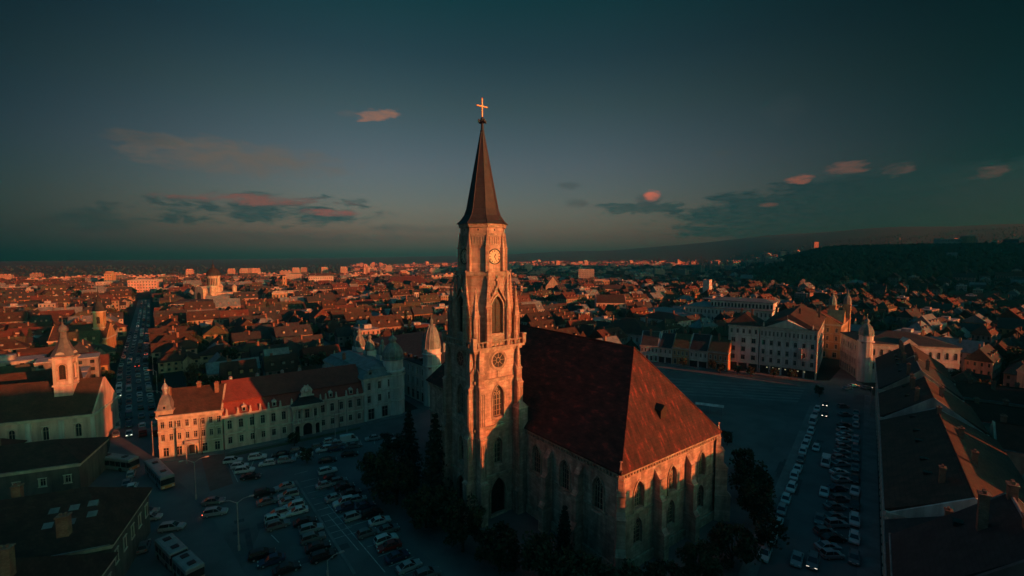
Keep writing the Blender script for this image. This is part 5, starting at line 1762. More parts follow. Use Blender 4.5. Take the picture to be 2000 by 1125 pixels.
def car_proto(kind, colour):
    key = (kind, colour)
    if key in _cars:
        return _cars[key]
    P = CARPROF[kind]
    W = P['W'] / 2
    pm = M['paint ' + colour]
    b = MB()
    pr = P['body']
    n = len(pr)
    vs = []
    for y, k in ((-W, .93), (-W + .12, 1.0), (W - .12, 1.0), (W, .93)):
        for x, z in pr:
            vs.append((x * k, y, z if abs(y) < W - .05 else z * .985 - .0))
    fs = [(j * n + i, (j + 1) * n + i, (j + 1) * n + (i + 1) % n, j * n + (i + 1) % n) for j in range(3) for i in range(n)]
    fs += [tuple(range(n)), tuple(reversed(range(3 * n, 4 * n)))]
    b.add(vs, fs)
    cb = P['cab']
    m = len(cb)
    ins = lambda z: W - .1 - (z - P['belt']) * .28
    # roof panel and pillars belong to the body; glazing is a part of its own
    top = [p for p in cb[1:-1]]
    b.add([(x, s * ins(z), z + d) for s in (-1, 1) for d in (0, .035) for x, z in top],
          [(i, i + 1, 2 * (m - 2) + i + 1, 2 * (m - 2) + i) for i in range(m - 3)] + [(m - 2 + i, 3 * (m - 2) + i, 3 * (m - 2) + i + 1, m - 2 + i + 1) for i in range(m - 3)]
          + [(i, m - 2 + i, m - 2 + i + 1, i + 1) for i in range(m - 3)] + [(2 * (m - 2) + i, 2 * (m - 2) + i + 1, 3 * (m - 2) + i + 1, 3 * (m - 2) + i) for i in range(m - 3)])
    for s in (-1, 1):
        for (x0, z0), (x1, z1) in ((cb[0], cb[1]), (cb[-1], cb[-2])):
            b.tube((x0, s * ins(z0), z0), (x1, s * ins(z1), z1), .05, 4)
        xm = -.25
        b.tube((xm, s * ins(P['belt']) , P['belt']), (xm, s * ins(1.45), cb[2][1]), .045, 4)
        b.box(.72, .9, s * (W + .02) - .07, s * (W + .02) + .07, P['belt'], P['belt'] + .13)
    body = b.mesh('body', pm)
    g = MB()
    g.add([(x, s * (ins(z) - .015), z) for s in (-1, 1) for x, z in cb], [tuple(range(m)), tuple(reversed(range(m, 2 * m)))] + [(i, m + i, m + i + 1, i + 1) for i in (0, m - 2)])
    if kind == 'van':
        vp = MB()
        vp.box(-2.58, .55, -W + .06, W - .06, 1.2, 2.26)
        panel = vp.mesh('cargo_box', pm)
    glass = g.mesh('windows', M['glass'])
    wm = MB()
    wm.lathe([(.2, -.1), (.32, -.1), (.32, .1), (.2, .1)], 10)
    wheel = wm.mesh('tyre', M['tyre'])
    rm = MB(); rm.lathe([(.2, -.07), (.2, .11), (.06, .12)], 8)
    rim = rm.mesh('rim', M['rim'])
    xf, z0 = pr[-2][0], pr[-2][1]
    hm = MB(); hm.box(-.12, .05, -.2, .2, -.07, .07)
    head = hm.mesh('headlight', M['headlight']); tail = hm.mesh('tail_light', M['tail'])
    plm = MB(); plm.box(-.02, .02, -.26, .26, -.055, .055); plate = plm.mesh('number_plate', M['plate'])
    root = bpy.data.objects.new('parked_car', None)
    COL.objects.link(root)
    link('body', body, root)
    if kind == 'van':
        link('cargo_box', panel, root)
    link('glazing', glass, root)
    wx = P['L'] * .3
    for x in (-wx, wx):
        for s in (-1, 1):
            w = link('wheel', wheel, root, (x, s * (W - .1), .32))
            w.rotation_euler = (PI / 2 if s < 0 else -PI / 2, 0, 0)
            link('rim', rim, w)
    for s in (-1, 1):
        link('headlight', head, root, (P['L'] / 2 - .08, s * (W - .3), .66))
        link('tail_light', tail, root, (-P['L'] / 2 + .06, s * (W - .26), .78))
    link('number_plate', plate, root, (P['L'] / 2 + .0, 0, .48))
    _cars[key] = root
    root['proto'] = 1
    return root

_used = set()
CARS = []
def put_car(kind, colour, x, y, ang, label, group, name='parked_car', lit=None):
    pr = car_proto(kind, colour)
    key = (kind, colour)
    if key not in _used:
        _used.add(key)
        o = pr
    else:
        o = copy_tree(pr)
    o.name = name
    for k in ('proto',):
        if k in o: del o[k]
    o.location = (x, y, 0.025 + (terrain(x, y) if abs(x) > 200 else 0))
    o.rotation_euler = (0, 0, ang)
    o.scale = (.9, .9, .9)
    o['label'] = label
    o['category'] = 'van' if kind == 'van' else 'car'
    o['group'] = group
    if lit:
        for c in o.children:
            if (lit == 'head' and c.name.startswith('headlight')) or (lit == 'tail' and c.name.startswith('tail_light')):
                c.data = c.data.copy()
                c.data.materials[0] = M['headlight_on' if lit == 'head' else 'tail_on']
    CARS.append((x, y))
    return o

ORD = ['first', 'second', 'third', 'fourth', 'fifth', 'sixth', 'seventh', 'eighth', 'ninth', 'tenth', 'eleventh', 'twelfth', 'thirteenth', 'fourteenth', 'fifteenth', 'sixteenth', 'seventeenth', 'eighteenth', 'nineteenth', 'twentieth']
VA = math.radians(32)
def car_row(lst, base_ang, text, group):
    for i, (px, py, kind, col) in enumerate(lst):
        p = at(px, py, .6)
        put_car(kind, col, p.x, p.y, base_ang + rnd.uniform(-.06, .06) + (PI if rnd.random() < .35 else 0), text.format(col=col, kind=kind, n=ORD[i]), group)
car_row([(455, 899, 'estate', 'white'), (468, 909, 'hatchback', 'white'), (478, 918, 'estate', 'white'), (490, 930, 'saloon', 'black')], math.radians(18), '{col} {kind}, {n} from the palace in the slanted row beside the red gravel bed', 'cars parked before the baroque palace')
car_row([(503, 892, 'estate', 'white'), (548, 887, 'saloon', 'black'), (594, 887, 'saloon', 'white'), (633, 877, 'estate', 'white'), (645, 861, 'hatchback', 'white'), (682, 859, 'van', 'white'), (728, 855, 'saloon', 'silver'), (765, 862, 'hatchback', 'silver')], math.radians(24), '{col} {kind}, {n} from the left in the row nearest the palace front', 'cars parked before the baroque palace')
car_row([(522, 904, 'hatchback', 'white'), (560, 898, 'estate', 'silver'), (683, 886, 'saloon', 'black'), (640, 898, 'saloon', 'black')], math.radians(22), '{col} {kind}, {n} from left in the loose second line before the palace', 'cars parked before the baroque palace')
car_row([(640, 919, 'estate', 'white'), (641, 934, 'saloon', 'black'), (636, 946, 'saloon', 'silver'), (655, 971, 'saloon', 'silver'), (671, 980, 'estate', 'white'), (676, 990, 'saloon', 'dark blue'), (693, 1008, 'estate', 'silver'), (717, 1040, 'hatchback', 'grey'), (754, 1053, 'estate', 'white'), (760, 1066, 'saloon', 'red'), (776, 1086, 'saloon', 'dark blue'), (799, 1105, 'saloon', 'silver'), (835, 1120, 'estate', 'grey')], VA, '{col} {kind}, {n} from the palace in the right hand line of the car park', 'cars in the right line of the car park')
car_row([(555, 950, 'saloon', 'silver'), (563, 966, 'estate', 'silver'), (566, 978, 'saloon', 'silver'), (573, 988, 'estate', 'white'), (580, 998, 'saloon', 'white'), (540, 1004, 'estate', 'silver'), (537, 1012, 'hatchback', 'white'), (596, 1018, 'saloon', 'black'), (608, 1032, 'estate', 'silver'), (512, 1082, 'estate', 'black'), (530, 1094, 'saloon', 'dark blue'), (560, 1110, 'saloon', 'black')], VA, '{col} {kind}, {n} from the palace in the left hand line of the car park', 'cars in the left line of the car park')
# cars on the crossing at left
for i, (px, py, kind, col, a, lit, lb) in enumerate([
        (417, 978, 'saloon', 'grey', 20, None, 'grey saloon on the street left of the double armed lamp, farther of two'),
        (421, 1000, 'estate', 'silver', 20, 'tail', 'silver estate with one glowing brake light left of the double armed lamp'),
        (256, 925, 'hatchback', 'silver', 125, None, 'silver hatchback behind the pale bus at the crossing'),
        (248, 942, 'saloon', 'grey', 125, None, 'grey saloon in the middle of the crossing, left of the two lower ones'),
        (257, 950, 'hatchback', 'white', 125, None, 'white hatchback in the middle of the dark crossing'),
        (286, 999, 'saloon', 'grey', 20, None, 'grey saloon on the road below the pale bus, upper of a pair'),
        (294, 1010, 'hatchback', 'silver', 20, None, 'silver hatchback on the road below the pale bus, lower of a pair'),
        (336, 1029, 'estate', 'silver', 15, None, 'silver estate beside the articulated bus, by the car park edge'),
        (272, 1050, 'saloon', 'dark blue', 120, None, 'dark blue saloon on the road left of the articulated bus'),
        (281, 1066, 'hatchback', 'grey', 120, None, 'grey hatchback nearest the lower edge left of the articulated bus')]):
    p = at(px, py, .6)
    put_car(kind, col, p.x, p.y, math.radians(a), lb, 'cars on the crossing', 'street_car', lit)
# kerbside row along the right street, seen end on
SA = math.atan2(1, .784)
row = [(1494, 1081, 'estate', 'white'), (1480, 1058, 'hatchback', 'silver'), (1506, 1051, 'estate', 'white'), (1518, 1021, 'saloon', 'white'), (1527, 995, 'hatchback', 'silver'), (1535, 974, 'hatchback', 'white'), (1546, 952, 'estate', 'white'), (1551, 929, 'hatchback', 'white'), (1558, 915, 'saloon', 'white'), (1564, 896, 'hatchback', 'grey'), (1568, 881, 'hatchback', 'white'), (1573, 868, 'estate', 'white'), (1578, 856, 'saloon', 'white'), (1584, 842, 'estate', 'white'), (1588, 823, 'van', 'white'), (1592, 809, 'hatchback', 'silver'), (1596, 799, 'estate', 'white')]
for i, (px, py, kind, col) in enumerate(row):
    p = at(px, py, .6)
    put_car(kind, col, p.x, p.y, SA + PI + rnd.uniform(-.04, .04), '%s %s, %s from the near end of the kerbside row on the right' % (col, kind, ORD[i]), 'pale cars in the kerbside row on the right')
for (px, py, kind, col, lit, lb) in [(1594, 874, 'hatchback', 'white', None, 'white hatchback driving beside the middle of the pale kerbside row'), (1613, 903, 'van', 'white', None, 'white box van driving down the right hand street'),
        (1610, 960, 'saloon', 'white', None, 'white saloon with dark roof glass driving down the right street'), (1601, 1013, 'saloon', 'grey', None, 'grey saloon in the right street between van and lower edge'),
        (1557, 1091, 'saloon', 'silver', None, 'silver saloon nearest the lower edge on the right street, left one'), (1588, 1096, 'estate', 'grey', 'head', 'grey estate nearest the lower edge on the right street, right one'),
        (1612, 789, 'saloon', 'black', 'head', 'dark saloon with headlights on at the far end of the right street'), (1611, 809, 'saloon', 'black', 'head', 'second dark saloon with headlights on at far end of right street')]:
    p = at(px, py, .6)
    put_car(kind, col, p.x, p.y, SA + PI, lb, 'cars driving on the right street', 'street_car', lit)
for i, (px, py, kind, col) in enumerate([(1617, 1067, 'saloon', 'silver'), (1625, 1082, 'hatchback', 'silver'), (1628, 1050, 'saloon', 'black'), (1611, 1037, 'hatchback', 'grey'), (1634, 1022, 'estate', 'silver'), (1630, 1008, 'saloon', 'grey'), (1640, 973, 'hatchback', 'grey'), (1644, 936, 'saloon', 'silver'), (1642, 905, 'saloon', 'silver'), (1646, 871, 'hatchback', 'silver'), (1649, 860, 'saloon', 'white'), (1650, 830, 'saloon', 'black'), (1650, 809, 'saloon', 'grey'), (1647, 793, 'hatchback', 'grey')]):
    p = at(px, py, .6)
    put_car(kind, col, p.x, p.y, SA + math.radians(-48), '%s %s, %s from near end of the slanted row under the right facades' % (col, kind, ORD[i]), 'cars parked slantwise under the right facades')
for (px, py, col, lb) in [(1655, 758, 'silver', 'silver saloon turning at the mouth of the side street, left of a pair'), (1667, 753, 'white', 'white saloon at the mouth of the side street, right of a pair'), (1693, 757, 'grey', 'grey saloon with light on before the domed corner house')]:
    p = at(px, py, .6)
    put_car('saloon', col, p.x, p.y, rnd.uniform(0, .6), lb, 'cars at the side street mouth', 'street_car', 'head' if col == 'grey' else None)
# dark cars filling the gaps of the lines, hard to make out in the dusk
rq = random.Random(77)
def fill(p0, p1, n, ang, text, group):
    a, b = at(*p0, .6), at(*p1, .6)
    k = 0
    for i in range(n):
        q = a.lerp(b, (i + .5) / n)
        if any(math.hypot(q.x - c[0], q.y - c[1]) < 2.7 for c in CARS):
            continue
        col = rq.choice(['silver', 'grey', 'white', 'black', 'grey', 'silver', 'white', 'dark blue'])
        put_car(rq.choice(['saloon', 'hatchback', 'estate']), col, q.x, q.y, ang + rq.uniform(-.05, .05), text % col, group)
        k += 1
fill((628, 905), (850, 1124), 30, VA, '%s car in a gap of the right hand car park line', 'cars in the right line of the car park')
fill((548, 940), (640, 1100), 22, VA, '%s car in a gap of the left hand car park line', 'cars in the left line of the car park')
fill((470, 910), (700, 868), 12, math.radians(22), '%s car in the loose second line before the palace', 'cars parked before the baroque palace')
fill((515, 958), (545, 1030), 8, VA, '%s car at the outer left of the car park', 'cars in the left line of the car park')
fill((462, 898), (780, 846), 16, math.radians(22), '%s car in a gap of the row nearest the palace', 'cars parked before the baroque palace')
fill((1650, 835), (1618, 1095), 16, SA + math.radians(-48), '%s car in a gap of the slanted right row', 'cars parked slantwise under the right facades')
fill((1672, 800), (1668, 1110), 14, SA + PI, '%s car at the foot of the right facades', 'cars at the foot of the right facades')
# traffic on the boulevard
def along(pl, s):
    for i in range(len(pl) - 1):
        a, b = Vector(pl[i]), Vector(pl[i + 1])
        L_ = (b - a).length
        if s <= L_ or i == len(pl) - 2:
            d = (b - a) / L_
            return a + d * s, d
        s -= L_
nb = 0
for lane, off in enumerate((-4.3, -1.5, 1.5, 4.3)):
    s = 74 + lane * 2
    while s < 560 and nb < 150:
        p, d = along(BLVD, s)
        n = Vector((-d.y, d.x))
        q = p + n * off
        col = rnd.choice(['white', 'silver', 'grey', 'black', 'white', 'dark blue', 'silver', 'red'])
        kind = rnd.choice(['hatchback', 'saloon', 'estate', 'saloon', 'van'])
        toward = off > 0
        lit = None
        if rnd.random() < .10:
            lit = 'head' if toward else 'tail'  # lit at random to stand in for bright glints in the traffic
        z = 'near the crossing' if s < 130 else 'beside the baroque church' if s < 190 else 'past the yellow church' if s < 330 else 'far down'
        if s > 330:
            lb = '%s %s far down the traffic filled boulevard' % (col, kind)
        else:
            lb = '%s %s in the %s boulevard lane from left, %s%s' % (col, kind, ORD[lane], z, ', lit' if lit else '')
        put_car(kind, col, q.x, q.y, math.atan2(d.y, d.x) + (PI if toward else 0), lb, 'traffic on the boulevard', 'street_car', lit)
        nb += 1
        s += rnd.uniform(6.2, 10) * (1 + s / 700)

# buses
M['bus_white'] = mat('bus paint', (0.17, 0.19, 0.19), (0.23, 0.245, 0.245), 1, 0.5)
M['bus_orange'] = mat('orange bus trim', (0.55, 0.20, 0.06), (0.6, 0.24, 0.08), 1, 0.4)
def bus_section(L_, parent, x0):
    b = MB()
    W = 1.27
    b.box(x0, x0 + L_, -W, W, .32, 1.15); b.box(x0, x0 + L_, -W, W, 2.35, 2.95)
    for i in range(int(L_ / 1.6) + 1):
        x = min(x0 + L_ - .1, x0 + i * 1.6)
        b.box(x, x + .1, -W, W, 1.15, 2.35)
    b.add([(x0, -W, 2.95), (x0 + L_, -W, 2.95), (x0 + L_, W, 2.95), (x0, W, 2.95), (x0 + .2, -W + .25, 3.1), (x0 + L_ - .2, -W + .25, 3.1), (x0 + L_ - .2, W - .25, 3.1), (x0 + .2, W - .25, 3.1)],
          [(0, 1, 5, 4), (1, 2, 6, 5), (2, 3, 7, 6), (3, 0, 4, 7), (4, 5, 6, 7)])
    o = b.build('body', M['bus_white'], parent)
    g = MB(); g.box(x0 + .02, x0 + L_ - .02, -W + .03, W - .03, 1.16, 2.34); g.build('glazing', M['glass'], parent)
    for k in (.25, .75):
        h = MB(); h.box(x0 + L_ * k - .5, x0 + L_ * k + .5, -.5, .5, 3.1, 3.25); h.build('roof_hatch', M['dark_metal'], o)
    for k in (.2, .75):
        for s in (-1, 1):
            w = MB(); w.lathe([(.25, -.14), (.5, -.14), (.5, .14), (.25, .14)], 12)
            q = w.build('wheel', M['tyre'], parent, (x0 + L_ * k, s * (W - .12), .5)); q.rotation_euler = (PI / 2, 0, 0)
def bus(a, b, label, secs=1, z=1.5):
    a, b = at(*a, z), at(*b, z)
    ang = math.atan2(b.y - a.y, b.x - a.x)
    root = thing('city_bus', label, 'bus', (a.x, a.y, .03), ang, 'city buses at the crossing')
    L_ = (b - a).length
    if secs == 1:
        bus_section(L_, root, 0)
    else:
        bus_section(L_ * .55 - .5, root, 0); bus_section(L_ * .45 - .5, root, L_ * .55 + .5)
        j = MB()
        for i in range(5):
            j.box(L_ * .55 - .5 + i * .2, L_ * .55 - .38 + i * .2, -1.1, 1.1, .5, 2.8)
        j.build('bellows', M['tyre'], root)
    f = MB(); f.box(L_, L_ + .06, -1.2, 1.2, .4, 1.0); f.build('bumper', M['bus_orange'], root)
    f = MB(); f.box(L_, L_ + .04, -1.15, 1.15, 1.2, 2.4); f.build('windscreen', M['glass'], root)
    for s in (-.85, .85):
        f = MB(); f.box(L_ + .06, L_ + .1, s - .2, s + .2, .55, .8); f.build('headlight', M['headlight'], root)
bus((296, 909), (328, 943), 'pale city bus with two roof hatches and orange bumper turning off the crossing')
bus((194, 899), (262, 907), 'long city bus seen from its side at the foot of the boulevard')
bus((320, 1064), (382, 1126), 'articulated pale roofed bus leaving by the lower picture edge', 2)

# ------------------------------------------------------------------ street lamps, poles, canopy
M['lamp_post'] = mat('galvanised lamp post', (0.26, 0.25, 0.24), (0.34, 0.33, 0.32), 2, 0.55, metal=0.2)
def street_lamp(x, y, h, label, ang=0.0, double=True, group='street lamps'):
    root = thing('street_lamp', label, 'street lamp', (x, y, 0), ang, group)
    mb = MB(); mb.tube((0, 0, 0), (0, 0, h), .13, 8, 0, .08); mb.cbox(0, 0, 0, .9, .36, .36); mb.build('pole', M['lamp_post'], root)
    for s in ((-1, 1) if double else (1,)):
        mb = MB(); mb.tube((0, 0, h - .1), (s * 1.0, 0, h + .55), .06, 6); mb.tube((s * 1.0, 0, h + .55), (s * 1.9, 0, h + .7), .055, 6)
        arm = mb.build('arm', M['lamp_post'], root)
        mb = MB(); mb.cbox(s * 2.2, 0, h + .64, h + .84, .85, .34, 0, .7); mb.build('lamp_head', M['lamp_post'], arm)
p = at(467, 1075)
street_lamp(p.x, p.y, 8.6, 'tall double armed street lamp at the left edge of the car park', math.radians(25))
p = at(383, 975)
street_lamp(p.x, p.y, 8.0, 'sunlit street lamp pole beside the red gravel bed', math.radians(30))
p = at(365, 905)
street_lamp(p.x, p.y, 8.6, 'street lamp in front of the cream corner house', math.radians(200), False)
p = at(300, 890)
street_lamp(p.x, p.y, 9.0, 'street lamp at the boulevard corner left of the cream corner house', math.radians(100), False)
p = at(655, 858)
street_lamp(p.x, p.y, 7.5, 'street lamp before the right half of the baroque palace', math.radians(30), False)
p = at(678, 845)
street_lamp(p.x, p.y, 9.5, 'pale mast before the right end of the baroque palace', math.radians(30), False)
p = at(640, 1125)
street_lamp(p.x, p.y, 2.6, 'low lamp whose head just shows at the lower picture edge', math.radians(30), False)
p = at(1700, 812)
street_lamp(p.x, p.y, 7.5, 'street lamp under the dark facades of the right hand row', SA, False)
for i in range(5):
    p, d = along(BLVD, 90 + i * 34)
    q = p + Vector((-d.y, d.x)) * (-6.6)
    street_lamp(q.x, q.y, 8.2, '%s street lamp from the crossing on the right kerb of the boulevard' % ORD[i], math.atan2(d.x, -d.y), False)

a, b = at(1358, 790, 2.6), at(1414, 797, 2.6)
ang = math.atan2(b.y - a.y, b.x - a.x)
root = thing('market_canopy', 'long low white canopy standing alone on the dark square', 'canopy', (a.x, a.y, 0), ang)
L_ = (b - a).length
mb = MB()
roof_gable(mb, 0, L_, 0, 2.6, 2.6, 3.1, .1); mb.build('canopy_roof', M['white_wall'], root)
for x in (.3, L_ / 2, L_ - .3):
    for y in (.25, 2.35):
        mb = MB(); mb.cbox(x, y, 0, 2.6, .12, .12); mb.build('post', M['lamp_post'], root)
# overhead wire poles by the corner house
for i, (px, py) in enumerate(((346, 893), (395, 888))):
    p = at(px, py)
    root = thing('wire_pole', 'slim pole of the overhead wires before the cream corner house, %s one' % ('left', 'right')[i], 'pole', (p.x, p.y, 0), 0, 'overhead wire poles')
    mb = MB(); mb.tube((0, 0, 0), (0, 0, 9.4), .12, 7, 0, .07); mb.build('pole', M['dark_metal'], root)
    mb = MB(); mb.tube((0, 0, 8.8), (1.6, -1.2, 9.2), .05, 5); mb.build('bracket', M['dark_metal'], root)
# ------------------------------------------------------------------ trees
M['bark'] = mat('bark', (0.035, 0.026, 0.02), (0.07, 0.052, 0.04), 3, 0.95, bump=0.5)
M['leaf_dark'] = mat('dark foliage', (0.022, 0.034, 0.018), (0.045, 0.06, 0.03), 0.9, 0.9, vary=0.25)
M['leaf_brown'] = mat('autumn foliage', (0.055, 0.045, 0.022), (0.10, 0.07, 0.035), 0.9, 0.9, vary=0.25)
M['needle'] = mat('spruce needles', (0.016, 0.028, 0.020), (0.032, 0.048, 0.032), 1.2, 0.9, vary=0.2)

def leaf(mb, c, s, rr):
    a, b = rr.uniform(0, 2 * PI), rr.uniform(-1, 1)
    n = Vector((math.cos(a) * math.sqrt(1 - b * b), math.sin(a) * math.sqrt(1 - b * b), b))
    u = n.orthogonal().normalized()
    v = n.cross(u)
    k = rr.uniform(.6, 1.2) * s
    mb.add([tuple(c + u * k), tuple(c + v * k * .6), tuple(c - u * k), tuple(c - v * k * .6)], [(0, 1, 2, 3)])

def make_tree(name, h, r, leaves, seed, lm, size=.45):
    rr = random.Random(seed)
    root = bpy.data.objects.new(name, None); COL.objects.link(root)
    tk = MB()
    tk.tube((0, 0, -.3), (0, 0, h * .35), r * .075, 7, 0, r * .05)
    tips = []
    for i in range(9):
        a = 2 * PI * i / 9 + rr.uniform(-.3, .3)
        z0 = h * rr.uniform(.22, .5)
        q = Vector((math.cos(a) * r * rr.uniform(.4, .75), math.sin(a) * r * rr.uniform(.4, .75), h * rr.uniform(.5, .9)))
        tk.tube((0, 0, z0), q, r * .032, 5, 0, r * .01)
        tips.append(q)
    tk.tube((0, 0, h * .35), (rr.uniform(-.3, .3), rr.uniform(-.3, .3), h * .92), r * .05, 6, 0, r * .012)
    tk.build('trunk', M['bark'], root)
    cr = MB()
    clumps = []
    for i in range(26):
        a = rr.uniform(0, 2 * PI); zz = rr.uniform(.3, .97)
        rad = r * math.sqrt(max(.05, 1 - ((zz - .6) / .42) ** 2)) * rr.uniform(.45, 1.0)
        clumps.append((Vector((math.cos(a) * rad, math.sin(a) * rad, h * zz)), r * rr.uniform(.2, .42)))
    for q in tips:
        clumps.append((q, r * .3))
    for i in range(leaves):
        c, cr_ = rr.choice(clumps)
        d = Vector((rr.gauss(0, 1), rr.gauss(0, 1), rr.gauss(0, .8))).normalized() * cr_ * rr.random() ** .4
        leaf(cr, c + d, size, rr)
    cr.build('crown', M[lm], root)
    return root

def make_conifer(name, h, r, seed, layers=15):
    rr = random.Random(seed)
    root = bpy.data.objects.new(name, None); COL.objects.link(root)
    tk = MB(); tk.tube((0, 0, -.3), (0, 0, h * .97), .26, 7, 0, .03); tk.build('trunk', M['bark'], root)
    cr = MB()
    for j in range(layers):
        t = j / (layers - 1)
        z = h * (.08 + .9 * t); rad = r * (1 - t) ** .85 + .25
        nb_ = int(7 + 8 * (1 - t))
        for i in range(nb_):
            a = 2 * PI * i / nb_ + rr.uniform(-.25, .25)
            L_ = rad * rr.uniform(.7, 1.12)
            for k in range(5):
                f = (k + .6) / 5
                c = Vector((math.cos(a) * L_ * f, math.sin(a) * L_ * f, z - L_ * .32 * f + rr.uniform(-.15, .15)))
                for _ in range(3):
                    leaf(cr, c + Vector((rr.uniform(-.3, .3), rr.uniform(-.3, .3), rr.uniform(-.25, .1))), .42, rr)
    cr.build('crown', M['needle'], root)
    return root

PT = {'round': make_tree('tree', 11, 4.6, 2600, 3, 'leaf_dark'), 'wide': make_tree('tree', 9, 5.2, 2600, 5, 'leaf_dark'), 'brown': make_tree('tree', 9, 4.0, 1300, 8, 'leaf_brown', .4), 'small': make_tree('tree', 6, 2.4, 700, 9, 'leaf_dark', .35),
      'spruce': make_conifer('spruce_tree', 19, 4.3, 4, 18), 'spruce_thin': make_conifer('spruce_tree', 14, 2.8, 6, 14)}
_tu = set()
TREES = []
def put_tree(kind, x, y, label, group, s=1.0, sz=1.0, z=None):
    pr = PT[kind]
    o = pr if kind not in _tu else copy_tree(pr)
    _tu.add(kind)
    o.location = (x, y, terrain(x, y) if z is None else z)
    o.rotation_euler = (0, 0, rnd.uniform(0, 6.28))
    o.scale = (s, s, s * sz)
    o['label'] = label; o['category'] = 'tree'; o['group'] = group
    TREES.append((x, y, 5 * s))
    return o
for k, px, py, lb, s in [('spruce', 800, 945, 'tall dark spruce before the domed corner palace, left of a pair', .9), ('spruce', 852, 985, 'tall dark spruce close against the left side of the church tower', 1.0),
        ('round', 738, 965, 'broad dark round tree at the right rim of the car park', .82), ('wide', 775, 985, 'broad dark tree between round tree and tall spruces', .85),
        ('wide', 832, 1030, 'low dark tree at the foot of the church tower', .75), ('round', 770, 905, 'dark round tree behind the right car line, before the corner palace', .62)]:
    p = at(px, py)
    put_tree(k, p.x, p.y, lb, 'dark trees between car park and church', s)
for i, (k, x, y, s, lb) in enumerate([('round', -8.5, 76, .78, 'dark tree left of the tower portal at the church foot'), ('wide', -2, 71, .72, 'dark tree before the tower portal at the church foot'), ('round', 4.5, 67.5, .7, 'dark tree before the nave wall at the church foot'),
        ('wide', 9.5, 63, .8, 'dark tree under the near church corner, left of it'), ('spruce_thin', 8.6, 72.5, .72, 'slim pointed spruce standing against the nave wall'), ('round', 15.5, 61, .7, 'dark tree right below the near corner of the church'),
        ('wide', 22, 63, .66, 'dark tree before the lower apse windows, left one'), ('round', 28.5, 67, .62, 'dark tree before the lower apse windows, middle one'), ('wide', 36, 72, .7, 'dark tree before the lower apse windows, right one'),
        ('round', 46, 84, .72, 'dark tree right of the church end corner'), ('wide', 50, 93, .75, 'broad dark tree right of the church, on the lawn'), ('small', 44, 76, 1.0, 'small dark tree on the lawn right of the church'),
        ('round', -13, 83, .66, 'dark tree beside the left tower buttress'), ('small', 54, 104, 1.1, 'small dark tree farthest out on the lawn')]):
    put_tree(k, x, y, lb, 'dark trees round the foot of the church', s)
for i, (px, py) in enumerate(((1335, 716), (1392, 722), (1407, 729), (1440, 731), (1466, 735), (1510, 738), (1545, 741))):
    p = at(px, py)
    put_tree('small', p.x, p.y, '%s small tree from the left along the far side of the square' % ORD[i], 'small trees along the far side of the square', .75)
for i in range(9):
    p, d = along(BLVD, 92 + i * 21)
    q = p + Vector((-d.y, d.x)) * (7.2 if i % 2 else -7.2)
    put_tree('small', q.x, q.y, '%s small street tree from the crossing along the boulevard, on the %s' % (ORD[i], 'left' if i % 2 else 'right'), 'street trees along the boulevard', .8)
for i, (px, py) in enumerate(((600, 905), (575, 872), (1385, 900), (1420, 870), (1600, 775))):
    p = at(px, py)
    put_tree('small', p.x, p.y, ['small bare looking tree by the second car line before the palace', 'small tree by the arched gate of the palace', 'small tree on the lawn edge nearest the church roof', 'lone small tree in the middle of the dark lawn', 'small tree at the far end of the kerbside cars'][i], 'small trees on the square', .7)
# ------------------------------------------------------------------ the town behind: houses, blocks, landmarks, woods
def local_in(A, d, L_, depth, m, x, y):
    vx, vy = x - A.x, y - A.y
    a = vx * d.x + vy * d.y
    b = -vx * d.y + vy * d.x
    return -m < a < L_ + m and -m < b < depth + m

def pip(x, y, poly):
    c = False
    n = len(poly)
    for i in range(n):
        x0, y0 = poly[i]; x1, y1 = poly[(i + 1) % n]
        if (y0 > y) != (y1 > y) and x < (x1 - x0) * (y - y0) / (y1 - y0) + x0:
            c = not c
    return c

def dist_pl(x, y, pl):
    best = 1e9
    for i in range(len(pl) - 1):
        ax, ay = pl[i]; bx, by = pl[i + 1]
        dx, dy = bx - ax, by - ay
        t = max(0, min(1, ((x - ax) * dx + (y - ay) * dy) / (dx * dx + dy * dy)))
        best = min(best, math.hypot(x - ax - dx * t, y - ay - dy * t))
    return best

STREETS = [(BLVD, 8.0), ([(124, 172), (150, 200), (190, 244), (240, 300)], 7.0), ([(-26, 150), (-60, 196), (-120, 276)], 6.5)]
BIG = [(-63, 150, 70)]
def free(x, y, r):
    if pip(x, y, SQUARE):
        return False
    for pl, w in STREETS:
        if dist_pl(x, y, pl) < w + r:
            return False
    for A, d, L_, dp_, m in FOOT:
        if local_in(A, d, L_, dp_, m + r, x, y):
            return False
    return True

# --- landmarks in the middle distance
# domed cathedral
p = at(396, 598)
CX, CY = p.x, p.y
cath = thing('domed_cathedral', 'byzantine cathedral with big dark ribbed dome on a tall arcaded drum, on the left skyline', 'cathedral', (CX, CY, 0), math.radians(-25))
keep(Vector((CX - 20, CY - 6)), Vector((CX + 20, CY - 6)), 40, 4)
mb = MB(); wall(mb, (-14, 0), (1, 0), 28, 0, 13, [(4, 8, 0, 9, 'a')] if False else [], .5)
mb.box(-14, 14, .01, 30, 0, 13); mb.build('nave', M['cream'], cath)
mb = MB(); mb.box(14.0, 30, 6, 20, 0, 11.5); mb.build('side_wing', M['cream'], cath)
mb = MB(); mb.box(-6.5, 6.5, -3.0, 12, 0, 15); mb.X = Matrix.Translation((0, -3.0, 15)); mb.add([(6.5 * math.cos(PI * i / 12), y, 5.2 * math.sin(PI * i / 12)) for y in (0, 12) for i in range(13)], [(i, i + 1, 14 + i, 13 + i) for i in range(12)] + [tuple(reversed(range(13)))])
front = mb.build('portal_front', M['cream'], cath)
mb = MB()
